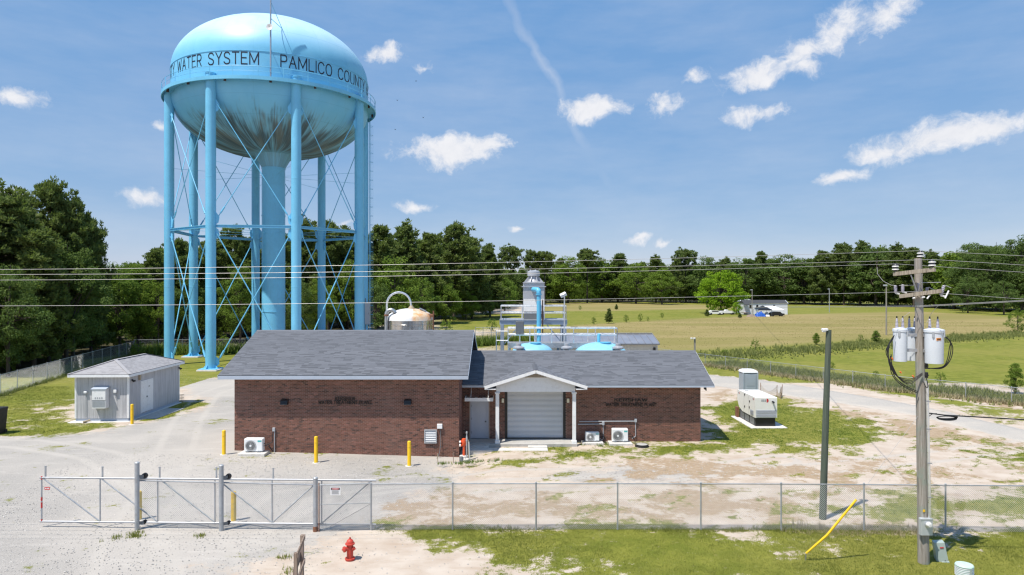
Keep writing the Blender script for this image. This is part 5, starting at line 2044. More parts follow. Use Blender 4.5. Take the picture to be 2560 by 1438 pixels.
def fire_connection():
    p = gp(1160, 1134)
    p = Vector((dp(1157, 1134, 36.6).x + .05, 36.75, -.08))
    T = thing('fire_connection', 'orange-red fire department connection with two pale caps, by the brick corner', 'fire connection', p)
    x, y, z = p
    part(T, 'standpipe', MB().lathe([(.07, 0), (.07, .55), (.11, .6), (.125, .72), (.125, .88), (.10, .95), (.01, .97)], p, 18), M['orange_red'])
    part(T, 'collar', MB().lathe([(.24, -.15), (.24, .03), (.08, .05)], p, 18), M['concrete_light'])
    for k in range(2):
        c = Vector((x - .10, y - .02, z + .60 + k * .18))
        nz = part(T, 'inlet', MB().cyl(c, c + Vector((-.10, -.05, 0)), .075, n=14), M['orange_red'])
        part(nz, 'cap', MB().cyl(c + Vector((-.10, -.05, 0)), c + Vector((-.135, -.067, 0)), .08, .06, n=14), M['porcelain'])
    q = Vector((dp(1166.5, 1140, 36.2).x, 36.3, -.1))
    T = thing('valve_post', 'thin grey post indicator valve beside the orange-red fire connection', 'valve', q)
    part(T, 'stem', MB().lathe([(.035, 0), (.035, .9), (.05, .92), (.05, 1.15), (.03, 1.2), (.03, 1.32), (.05, 1.34), (.05, 1.42), (.01, 1.45)], q, 12), M['galv_dull'])
    part(T, 'base', MB().lathe([(.20, -.1), (.20, .04), (.04, .06)], q + Vector((-.06, -.2, 0)), 18), M['concrete_light'])
    part(T, 'pipe', MB().tube([q + Vector((.09, 0, 0)), q + Vector((.09, 0, .95)), q + Vector((.05, 0, 1.02)), q + Vector((0, 0, .98))], .028, 8), M['louvre_tan'])
    q = Vector((dp(1174, 1150, 36.0).x, 36.1, -.1))
    single('conduit_stub', MB().tube([q, q + Vector((-.05, .08, .92))], .03, 8), M['meter'], 'pale blue-grey leaning conduit stub beside the valve post in weeds', 'pipe', q)
    q = Vector((dp(1133, 1160, 35.6).x, 35.7, -.15))
    single('marker_stake', MB().bar(q, q + Vector((0, 0, .55)), .06, .03), M['frame_wood'], 'short wooden stake at the brick corner by the cable end', 'stake', q)
    q = Vector((dp(1094, 1160, 35.5).x, 35.6, -.12))
    single('ground_stake', MB().bar(q, q + Vector((-.02, 0, .48)), .05, .03), M['louvre_tan'], 'short pale stake in gravel below the louvred vent', 'stake', q)
    q = Vector((dp(1153, 1152, 35.9).x, 36.0, -.12))
    single('clean_out', MB().lathe([(.11, -.1), (.11, .16), (.09, .2), (.01, .2)], q, 14), M['gry_dark'], 'dark pipe clean-out stub at the foot of the fire connection', 'pipe', q)


fire_connection()


# ------------------------------------------------------------------ generator, toilet, netting
def generator():
    x0, x1, y0, y1 = 15.63, 17.05, 43.9, 47.35
    T = thing('generator', 'cream diesel generator enclosure on a black base tank, on grass', 'generator', ((x0 + x1) / 2, y0, 0))
    c = .06
    zb, zt = .62, 1.93
    mb = MB()
    # enclosure with its rear lower edge cut away
    prof = [(y0, zb), (y1 - 1.0, zb), (y1 - .35, zb + .2), (y1, zb + .62), (y1, zt - .04), (y1 - .05, zt), (y0 + .05, zt), (y0, zt - .04)]
    mb.prism([(x0, y, z) for y, z in prof], (x1 - x0, 0, 0))
    part(T, 'enclosure', mb, M['cream'], angle=20)
    part(T, 'base_tank', MB().box((x0 + .07, y0 + .12, .06), (x1 - .07, y1 - .2, zb - .002)), M['black_paint'])
    for k in range(3):
        ya = y0 + .3 + k * .95
        part(T, 'base_panel', MB().box((x0 + .045, ya, .12), (x0 + .068, ya + .8, zb - .04)), M['gry_dark'])
    part(T, 'rear_frame', MB().box((x0 - .12, y1 - .3, .05), (x0 + .02, y1 + .1, .75)), M['rust'])
    # louvres at the near end, in two bands
    for zl, n in ((zb + .06, 5), (zb + .30, 5)):
        lo = part(T, 'louvre', MB().box((x0 + .06, y0 - .012, zl), (x1 - .06, y0 - .002, zl + .21)), M['gry'])
        for k in range(n):
            z = zl + .01 + k * .04
            part(lo, 'slat', MB().prism([(x0 + .07, y0 - .032, z), (x0 + .07, y0 - .013, z + .025), (x0 + .07, y0 - .013, z + .035), (x0 + .07, y0 - .032, z + .01)], (x1 - x0 - .14, 0, 0)), M['gry'])
    lo = part(T, 'side_louvre', MB().box((x0 - .008, y0 + .28, zb + .08), (x0 - .001, y0 + .85, zb + .42)), M['gry'])
    for k in range(8):
        z = zb + .1 + k * .038
        part(lo, 'slat', MB().box((x0 - .03, y0 + .29, z), (x0 - .009, y0 + .84, z + .012)), M['gry'])
    for ya in (y0 + 1.15, y0 + 2.1):
        part(T, 'door_seam', MB().box((x0 - .003, ya, zb + .06), (x0 + .0, ya + .015, zt - .08)), M['gry_dark'])
    for (ya, z) in ((y0 + .95, 1.45), (y0 + 1.9, 1.75), (y0 + 1.9, .95), (y0 + 1.0, 1.05)):
        part(T, 'latch', MB().box((x0 - .035, ya, z), (x0 - .001, ya + .07, z + .13)), M['black_paint'])
    # emblem: grey letters with a dark red disc, on the end and the sides
    def emblem(cx, cy, cz, axis, s):
        def pl(u, v, d=0.0):
            return (cx + u * s, cy - d, cz + v * s) if axis == 'x' else (cx - d, cy - u * s, cz + v * s)
        em = MB()
        for k in range(3):
            u = -.30 + k * .13
            em.prism([pl(u, -.09, .004), pl(u + .10, -.09, .004), pl(u + .10, .09, .004), pl(u, .09, .004)], (0, -.004, 0) if axis == 'x' else (-.004, 0, 0))
        e = part(T, 'emblem', em, M['fan'])
        dm = MB().prism([pl(.10 + .15 * math.sin(t), .15 * math.cos(t), .004) for t in np.linspace(0, math.pi, 12)], (0, -.004, 0) if axis == 'x' else (-.004, 0, 0))
        part(e, 'disc', dm, M['sign_red'])
    emblem((x0 + x1) / 2 - .05, y0, 1.73, 'x', .85)
    emblem(x0, y0 + .3, 1.78, 'y', .5)
    emblem(x0, y1 - .35, 1.75, 'y', .5)
    ex = part(T, 'exhaust_elbow', MB().tube([(x1 - .30, y0 + .02, 1.66), (x1 - .28, y0 - .12, 1.66), (x1 - .26, y0 - .16, 1.58)], .055, 12), M['black_paint'])
    part(ex, 'plate', MB().box((x1 - .40, y0 - .008, 1.58), (x1 - .16, y0 - .001, 1.76)), M['porcelain'])
    part(T, 'lifting_eye', MB().bbox((x0 + .3, y1 - .7, zt), (x0 + .55, y1 - .6, zt + .025), .01), M['gry_dark'])
    single('generator_pad', MB().bbox((x0 - .38, y0 - .32, -.2), (x1 + .55, y1 + .25, .058), .02), M['concrete_light'], 'flat concrete pad in grass under the cream generator', 'pad', (16.3, 45, -.2))


generator()


def toilet():
    q = Vector((19.3, 55.8, 0))
    T = thing('portable_toilet', 'grey portable toilet with a domed white roof behind the generator', 'portable toilet', q)
    a = .58
    part(T, 'cabin', MB().bbox((q.x - a, q.y - a, .1), (q.x + a, q.y + a, 2.08), .05), M['poly_grey'])
    part(T, 'skid', MB().box((q.x - a - .04, q.y - a - .04, 0), (q.x + a + .04, q.y + a + .04, .098)), M['gry_dark'])
    mb = MB()
    n = 9
    for i in range(n):
        pass
    prof = [(1.0, 2.08), (1.04, 2.12), (.95, 2.24), (.65, 2.33), (.01, 2.37)]
    V, F = [], []
    for (s, z) in prof:
        for k in range(16):
            t = 2 * math.pi * k / 16
            cx_, sy_ = math.cos(t), math.sin(t)
            m_ = max(abs(cx_), abs(sy_))
            V.append((q.x + a * 1.05 * s * (cx_ / m_ * .85 + cx_ * .15), q.y + a * 1.05 * s * (sy_ / m_ * .85 + sy_ * .15), z))
    for r in range(len(prof) - 1):
        for k in range(16):
            j = (k + 1) % 16
            F.append((r * 16 + k, r * 16 + j, r * 16 + 16 + j, r * 16 + 16 + k))
    mb.add(V, F)
    part(T, 'roof', mb, M['poly_white'])
    d = part(T, 'door', MB().bbox((q.x - .40, q.y - a - .03, .2), (q.x + .46, q.y - a - .004, 1.95), .01), M['poly_grey'])
    mb = MB()
    for z0, z1 in ((.4, .95), (1.05, 1.75)):
        mb.box((q.x - .33, q.y - a - .045, z0), (q.x + .39, q.y - a - .031, z1))
    part(d, 'panel', mb, M['poly_grey'])
    for x in (-1, 1):
        part(T, 'corner_post', MB().cyl((q.x + x * a, q.y - a, .1), (q.x + x * a, q.y - a, 2.1), .05, n=10), M['poly_grey'])
    # sagging plastic netting on stakes
    P = [gp(1901, 985), gp(1942, 992), gp(1952, 997), gp(1955, 990)]
    T = thing('plastic_netting', 'sagging brown plastic netting on thin stakes beside the gravel drive', 'netting', P[0])
    for p in P:
        part(T, 'stake', MB().cyl(p, p + Vector((.03, 0, .95)), .022, n=6), M['rust'])
    mb = MB()
    for a_, b_ in zip(P[:-1], P[1:]):
        n = max(3, int((b_ - a_).length / .1))
        top = lambda t: .85 - .5 * math.sin(math.pi * t) * (1 if (b_ - a_).length > .6 else .2)
        for i in range(n + 1):
            t = i / n
            p = a_.lerp(b_, t)
            mb.bar(p + Vector((0, 0, .02)), p + Vector((0, 0, top(t))), .014, .014)
        for z in (.15, .4, .65, .95):
            pts = [a_.lerp(b_, i / 8) + Vector((0, 0, top(i / 8) * z)) for i in range(9)]
            mb.tube(pts, .009, 4)
    part(T, 'net', mb, M['louvre_tan'])


toilet()


# ------------------------------------------------------------------ process equipment behind the plant
def stainless_tank():
    d = 58.0
    cx = dp(1025, 800, d).x
    r = 118 / 2 * d / F_PX
    T = thing('stainless_tank', 'stainless steel tank with a domed rust-stained top and looping vent pipes', 'tank', (cx, d, 0))
    zs = dp(0, 803, d - r).z
    ztop = dp(0, 771, d).z
    t = NT('dome_with_rust')
    p = t.pos()
    sep = t.n('ShaderNodeSeparateXYZ')
    t.l(p, sep.inputs[0])
    dx = t.math('SUBTRACT', sep.outputs[0], cx + .25)
    dy = t.math('SUBTRACT', sep.outputs[1], d)
    ang = t.math('ARCTAN2', dx, t.math('MULTIPLY', dy, -1))
    n = t.noise(1.2, 5, p)
    st = t.math('MULTIPLY', t.ramp(ang, .02, .22), t.ramp(ang, 2.3, 1.3))
    st = t.math('MULTIPLY', st, t.ramp(n, .25, .6, .35, 1))
    hue = t.noise(2.5, 3, p)
    c = t.mix(st, (.78, .765, .75), t.mix(t.ramp(hue, .35, .65), (.75, .40, .16), (.80, .62, .42)))
    m = t.bsdf(c, .35, .15)
    prof = [(r, zs), (r * .985, zs + .08)]
    for k in range(1, 9):
        a = k / 8 * math.pi / 2
        prof.append((max(.01, r * .985 * math.cos(a)), zs + .08 + (ztop - zs - .08) * math.sin(a)))
    part(T, 'dome', MB().lathe(prof, (cx, d, 0), 48), m)
    mb = MB().lathe([(r, -.2), (r, zs - .9), (r + .03, zs - .88), (r + .03, zs - .80), (r, zs - .78), (r, zs - .42), (r + .03, zs - .40), (r + .03, zs - .32), (r, zs - .3), (r, zs - .06), (r + .05, zs - .05), (r + .05, zs)], (cx, d, 0), 56)
    part(T, 'shell', mb, M['stainless'])
    # big loop vent
    a0 = Vector((cx + .12, d - .2, ztop - .05))
    yy = d - .2
    pts = [dp(967, 830, yy), dp(967, 790, yy)]
    xa, xb = dp(967, 0, yy).x, dp(1027, 0, yy).x
    rc = (xb - xa) / 2
    zc = dp(0, 731, yy).z - rc
    for k in range(13):
        t_ = math.pi - math.pi * k / 12
        pts.append(Vector(((xa + xb) / 2 + rc * math.cos(t_), yy, zc + rc * math.sin(t_))))
    pts.append(Vector((xb + .05, yy, ztop - .1)))
    part(T, 'vent_loop', MB().tube(pts, .085, 10), M['alu'])
    part(T, 'vent_collar', MB().lathe([(.30, ztop - .15), (.26, ztop + .05), (.12, ztop + .22), (.1, ztop + .25)], (xb + .04, yy, 0), 16), M['louvre_tan'])
    y2 = d - 1.2
    q0, q1 = dp(966, 0, y2).x, dp(988, 0, y2).x
    rc = (q1 - q0) / 2
    zc = dp(0, 775, y2).z - rc
    pts = [Vector((q0, y2, zs - 6)), Vector((q0, y2, zc))]
    for k in range(1, 9):
        t_ = math.pi - math.pi * k / 8 * .9
        pts.append(Vector(((q0 + q1) / 2 + rc * math.cos(t_), y2, zc + rc * math.sin(t_))))
    part(T, 'overflow_pipe', MB().tube(pts, .16, 12), M['stainless_dull'])
    part(T, 'band', MB().lathe([(.17, zc - .15), (.2, zc - .15), (.2, zc), (.17, zc)], (q0, y2, 0), 14), M['rust'])
    xr = cx + r
    part(T, 'ladder', MB().bar((xr + .05, d - .8, 0), (xr + .05, d - .8, zs + .8), .06, .06).bar((xr + .05, d - .4, 0), (xr + .05, d - .4, zs + .8), .06, .06), M['rust'])
    part(T, 'valve', MB().bbox((xr - .25, d - .8, zs + .25), (xr + .1, d - .5, zs + .5), .05).box((xr - .35, d - .7, zs + .48), (xr + .2, d - .62, zs + .55)), M['rust'])
    part(T, 'hatch', MB().bar(dp(1049, 771, d - .3), dp(1064, 778, d - .3), .5, .08), M['stainless_dull'])


stainless_tank()


def rails(T, pts, zb, hs, posts=True, r=.028, m='alu', step=1.5, closed=False):
    """Handrail round a walkway: pts on plan, zb deck height, hs the rail heights."""
    P = [Vector((x, y, 0)) for x, y in pts]
    if closed:
        P.append(P[0])
    for h in hs:
        part(T, 'handrail', MB().tube([p + Vector((0, 0, zb + h)) for p in P], r, 6), M[m])
    for a, b in zip(P[:-1], P[1:]):
        n = max(1, int(round((b - a).length / step)))
        for i in range(n + 1):
            q = a.lerp(b, i / n)
            part(T, 'rail_post', MB().cyl(q + Vector((0, 0, zb)), q + Vector((0, 0, zb + hs[0])), r, n=6), M[m])


def aerator():
    d = 56.0
    # upper platform on four galvanised columns
    xa, xb = dp(1252, 0, 54.4).x, dp(1415, 0, 54.4).x
    ya, yb = 54.4, 57.4
    zd = dp(0, 800, ya).z
    T = thing('aerator_platform', 'galvanised steel platform with handrails holding the aerator box', 'platform', (xa, ya, 0))
    for (x, y) in ((xa + .1, ya), (xb - .1, ya), (xa + .1, yb), (xb - .1, yb)):
        part(T, 'column', MB().bar((x, y - .0, -.2), (x, y, zd - .35), .26, .05).bar((x, y - .12, -.2), (x, y - .12, zd - .35), .05, .26).bar((x, y + .12, -.2), (x, y + .12, zd - .35), .05, .26), M['steel_blue'])
    for y in (ya, yb):
        part(T, 'beam', MB().bar((xa - .1, y, zd - .18), (xb + .1, y, zd - .18), .05, .34).bar((xa - .1, y, zd - .02), (xb + .1, y, zd - .02), .24, .04).bar((xa - .1, y, zd - .35), (xb + .1, y, zd - .35), .24, .04), M['steel_blue'])
    for x in (xa, xb):
        part(T, 'beam', MB().bar((x, ya + .13, zd - .18), (x, yb - .13, zd - .18), .05, .34), M['steel_blue'])
    part(T, 'deck', MB().box((xa - .1, ya + .121, zd - .04), (xb + .1, yb - .121, zd + .01)), M['galv'])
    for (x0_, x1_) in ((xa + .2, xa + 1.5), (xb - .2, xb - 1.5)):
        part(T, 'knee_brace', MB().bar((x0_, ya, zd - 2.0), (x1_, ya, zd - .4), .08, .08), M['steel_blue'])
    rails(T, [(xa, ya), (xb, ya), (xb, yb), (xa, yb)], zd, (1.1, .55), closed=True, step=1.75, r=.042)
    # aerator box with its stack
    cx = dp(1334, 0, d).x
    w = 52 / 2 * d / F_PX
    z0, z1 = zd + .02, dp(0, 707, d - w).z
    A = thing('aerator', 'tall pale grey aluminium forced-draft aerator with a capped stack', 'aerator', (cx, d, z0))
    zb = z0 + .62
    part(A, 'casing', MB().bbox((cx - w, d - w, zb), (cx + w, d + w, z1), .03), M['aerator'])
    part(A, 'skirt', MB().box((cx - w + .04, d - w + .04, zb - .75), (cx + w - .04, d + w - .04, zb - .002)), M['gry_dark'])
    part(A, 'lower_panel', MB().box((cx - w + .02, d - w - .02, zb), (cx + w - .02, d - w - .002, zb + 1.0)), M['porcelain'])
    for z in (z1 - .35, z1 - .03):
        part(A, 'flange', MB().box((cx - w - (.12 if z < z1 - .1 else .02), d - w - .1, z), (cx + w + (.12 if z < z1 - .1 else .02), d + w + .1, z + .07)), M['aerator'])
    for k in range(1, 3):
        part(A, 'seam', MB().box((cx - w + k * 2 * w / 3 - .008, d - w - .006, zb + 1.02), (cx - w + k * 2 * w / 3 + .008, d - w - .001, z1 - .38)), M['gry'])
    zt = dp(0, 690, d).z
    mb = MB()
    for (ra, za, rb, zb_) in ((.76, z1 + .04, .58, z1 + .12), (.58, z1 + .12, .46, z1 + .32), (.46, z1 + .32, .41, zt)):
        mb.lathe([(ra * w, za), (rb * w, zb_)], (cx, d, 0), 24)
    part(A, 'stack', mb, M['aerator'])
    for k in range(8):
        t = k * math.pi / 4 + .39
        c_, s_ = math.cos(t), math.sin(t)
        part(A, 'stack_rib', MB().prism([(cx + .50 * w * c_, d + .50 * w * s_, z1 + .05), (cx + .98 * w * c_, d + .98 * w * s_, z1 + .05), (cx + .43 * w * c_, d + .43 * w * s_, z1 + .62)], Vector((-s_, c_, 0)) * .03), M['aerator'])
    zt2 = dp(0, 679, d).z
    part(A, 'stack_cap', MB().lathe([(.35 * w, zt - .02), (.60 * w, zt), (.60 * w, zt2), (.3 * w, zt2 + .08), (.01, zt2 + .1)], (cx, d, 0), 24), M['gry'])
    for s in (-1, 1):
        for yy in (d - w + .1, d + w - .1):
            part(A, 'support', MB().bar((cx + s * (w - .1), yy, z0), (cx + s * (w - .1), yy, zb), .1, .1), M['alu'])
    # blue riser pipe
    yp = 53.2
    x = dp(1347, 0, yp).x
    zt = dp(0, 727, yp).z
    zbm = dp(0, 868, yp).z
    Pp = thing('riser_pipe', 'bright blue riser pipe with an elbow into the aerator front', 'pipe', (x, yp, 0))
    part(Pp, 'pipe', MB().tube([(x, yp, zbm), (x, yp, zt - .15)], .17, 14), M['frp_blue'])
    part(Pp, 'elbow', MB().tube([(x, yp, zt - .2), (x, yp, zt - .05), (x - .08, yp + .1, zt + .08), (x - .35, yp + .45, zt + .1), (cx - .05, d - w + .05, zt + .1)], [.19, .20, .20, .18, .18], 14), M['frp_blue'])
    for (a, b) in (((x, yp, zt - .32), (x, yp, zt - .24)), ((x, yp, zbm + .3), (x, yp, zbm + .42))):
        part(Pp, 'flange', MB().cyl(a, b, .24, n=16), M['frp_blue'])
    part(Pp, 'lower_pipe', MB().tube([(x, yp, .5), (x, yp, zbm)], .19, 14), M['gry'])
    x2 = dp(1353.5, 0, yp + .3).x
    part(Pp, 'drain_line', MB().tube([(x2 + .1, yp + .3, zd - 1), (x2 + .1, yp + .3, zt - .7)], .05, 8), M['rust'])
    # lower walkway in front and to the side
    yw, yw2 = 51.6, 53.0
    xl, xr = dp(1270, 0, yw).x, dp(1543, 0, yw).x
    zw = dp(0, 858, yw).z
    Wk = thing('walkway', 'lower galvanised walkway with handrails spanning the blue tanks', 'walkway', (xl, yw, 0))
    part(Wk, 'deck', MB().box((xl, yw, zw - .03), (xr, yw2, zw)), M['galv'])
    part(Wk, 'front_channel', MB().bar((xl, yw - .03, zw - .18), (xr, yw - .03, zw - .18), .05, .36), M['galv'])
    part(Wk, 'rear_channel', MB().bar((xl, yw2 + .03, zw - .18), (xr, yw2 + .03, zw - .18), .05, .36), M['galv'])
    for x_ in (xl + .1, (xl + xr) / 2 - .3, xr - .1):
        part(Wk, 'column', MB().bar((x_, yw + .7, -.2), (x_, yw + .7, zw - .04), .2, .2), M['steel_blue'])
    rails(Wk, [(xl, yw), (xr, yw), (xr, yw2)], zw, (1.12, .62), step=1.55, r=.042)
    rails(Wk, [(xl, yw2), (xr, yw2)], zw, (1.12, .62), step=1.9, r=.038)
    rails(Wk, [(xl, yw), (xl - .9, yw + .1), (xl - .9, yw2)], zw - 1.0, (1.9, 1.2), step=.8, r=.03)
    # control cabinet hung on the railing, light on a pole
    p = dp(1299.5, 819, yw - .06)
    C_ = thing('control_cabinet', 'dark grey control cabinet fixed to the platform handrail', 'cabinet', p)
    part(C_, 'body', MB().bbox((p.x - .31, p.y, p.z - .48), (p.x + .31, p.y + .25, p.z + .48), .02), M['gry_dark'])
    part(C_, 'door', MB().box((p.x - .27, p.y - .02, p.z - .44), (p.x + .27, p.y - .002, p.z + .44)), M['gry_dark'])
    part(C_, 'stand', MB().bar((p.x, p.y + .12, zw), (p.x, p.y + .12, p.z - .48), .08, .08), M['alu'])
    yl = 52.2
    x = dp(1411, 0, yl).x
    zt = dp(0, 742, yl).z
    Lg = thing('platform_lamp', 'white floodlight on a slim pole rising from the walkway', 'lamp', (x, yl, zw))
    part(Lg, 'pole', MB().cyl((x, yl, zw), (x, yl, zt), .05, n=10), M['alu'])
    q = dp(1408, 737, yl)
    mb = MB().bbox((-.24, -.2, -.11), (.24, .2, .11), .02, Matrix.Translation(q) @ Matrix.Rotation(-.45, 4, 'Y') @ Matrix.Rotation(.3, 4, 'X'))
    hd = part(Lg, 'head', mb, M['porcelain'])
    part(hd, 'bracket', MB().bar((x, yl, zt - .05), (x, yl, zt + .12), .12, .08), M['alu'])
    # blue pressure filters below
    def filt(px, w_, ytop, yc, lab, stub):
        xc = dp(px, 0, yc).x
        r = w_ / 2 * yc / F_PX
        zt = dp(0, ytop, yc - r * .3).z
        Fl = thing('filter_tank', lab, 'tank', (xc, yc, 0), 'blue pressure filter tanks')
        prof = [(r, .3), (r, zt - r * .50)]
        for k in range(1, 9):
            a = k / 8 * math.pi / 2
            prof.append((max(.01, r * math.cos(a)), zt - r * .50 + r * .50 * math.sin(a)))
        part(Fl, 'shell', MB().lathe(prof, (xc, yc, 0), 40), M['tank_pale_blue'])
        part(Fl, 'manway', MB().lathe([(.36, zt - .3), (.36, zt - .02), (.42, zt - .02), (.42, zt + .03), (.01, zt + .04)], (xc + r * .15, yc - r * .2, 0), 20), M['frp_blue'])
        return xc, zt
    filt(1331, 104, 858, 51.0, 'blue domed filter tank below the riser pipe, mostly behind the roof', 0)
    filt(1502, 136, 857, 51.2, 'larger blue domed filter tank at the far end of the walkway', 1)
    yv = 49.6
    for k, (px, lab) in enumerate(((1297, 'grey mushroom roof vent beside the riser pipe, nearest the plant'), (1417, 'grey mushroom roof vent between the two blue tanks'), (1545, 'grey mushroom roof vent at the walkway end before the metal shed'))):
        x = dp(px, 0, yv).x
        z = dp(0, 866, yv).z
        V_ = thing('mushroom_vent', lab, 'vent', (x, yv, 0), 'grey mushroom vents behind the roof')
        part(V_, 'neck', MB().lathe([(.18, 1.0), (.18, z + .18)], (x, yv, 0), 16), M['gry'])
        part(V_, 'hood', MB().lathe([(.30, z - .22), (.42, z - .16), (.42, z - .06), (.24, z + .02), (.19, z + .02), (.19, z + .22), (.01, z + .24)], (x, yv, 0), 24), M['aerator'])
    # flush pipe loop on the far tank
    p = dp(1497, 843, 51.2)
    single('blue_elbow', MB().tube([p + Vector((0, 0, -.5)), p + Vector((0, 0, .1)), p + Vector((.05, .05, .22))], .12, 12), M['frp_blue'], 'short blue pipe elbow on top of the larger filter tank', 'pipe', p)


aerator()


def metal_shed():
    y0, y1 = 62.0, 68.4
    x0, x1 = dp(1340, 0, y0).x, dp(1648, 0, y0).x
    ze = dp(0, 859, y0).z
    zr = dp(0, 834.5, (y0 + y1) / 2).z
    T = thing('metal_building', 'cream metal building with a grey standing-seam roof behind the walkway', 'building', (x0, y0, 0))
    part(T, 'wall', MB().box((x0 + .1, y0 + .15, -.2), (x1 - .1, y1 - .15, ze - .05)), M['metal_wall'])
    mb = MB()
    for k in range(int((x1 - x0) / .3)):
        x = x0 + .2 + k * .3
        mb.box((x, y0 + .125, 0), (x + .05, y0 + .149, ze - .06))
    part(T, 'wall_rib', mb, M['metal_wall'], stuff=True)
    ym = (y0 + y1) / 2
    mb = MB()
    for (a, b) in ((y0 - .1, ym), (y1 + .1, ym)):
        mb.prism([(x0, a, ze), (x0, b, zr), (x0, b, zr - .06), (x0, a, ze - .06)], (x1 - x0, 0, 0))
    rf = part(T, 'roof', mb, M['metal_roof'])
    n = int((x1 - x0) / .6)
    for k in range(n + 1):
        x = x0 + k * (x1 - x0) / n
        part(rf, 'seam', MB().bar((x, y0 - .1, ze + .03), (x, ym, zr + .03), .04, .07), M['metal_roof'])
    part(T, 'gutter', MB().bar((x0, y0 - .14, ze - .06), (x1 + .02, y0 - .14, ze - .06), .1, .1), M['gry_dark'])
    part(T, 'gable', MB().prism([(x1 - .1, y0 + .1, ze - .05), (x1 - .1, y1 - .1, ze - .05), (x1 - .1, ym, zr - .08)], (.02, 0, 0)), M['metal_wall'])
    part(T, 'ridge_cap', MB().bar((x0, ym, zr + .05), (x1, ym, zr + .05), .35, .05), M['metal_roof'])
    p = dp(1636, 873, y0 + .1)
    part(T, 'wall_lamp', MB().bbox((p.x - .1, y0 - .05, p.z - .15), (p.x + .1, y0 + .12, p.z + .15), .02), M['black_paint'])
    # plain post with a floodlight beyond the roof corner
    q = gp(1737, 905)
    S = thing('yard_lamp', 'short weathered post with two small floodlights beyond the roof corner', 'lamp', q)
    zt = dp(0, 845, q.y).z
    part(S, 'post', MB().bar(q, (q.x, q.y, zt), .18, .18), M['pole_wood'])
    part(S, 'crossbar', MB().bar((q.x - .5, q.y - .1, zt - .1), (q.x + .1, q.y - .1, zt - .1), .06, .06), M['gry'])
    for s in (-.45, -.1):
        part(S, 'lamp_head', MB().bbox((q.x + s - .12, q.y - .25, zt - .12), (q.x + s + .12, q.y - .12, zt + .06), .02), M['porcelain'])


metal_shed()


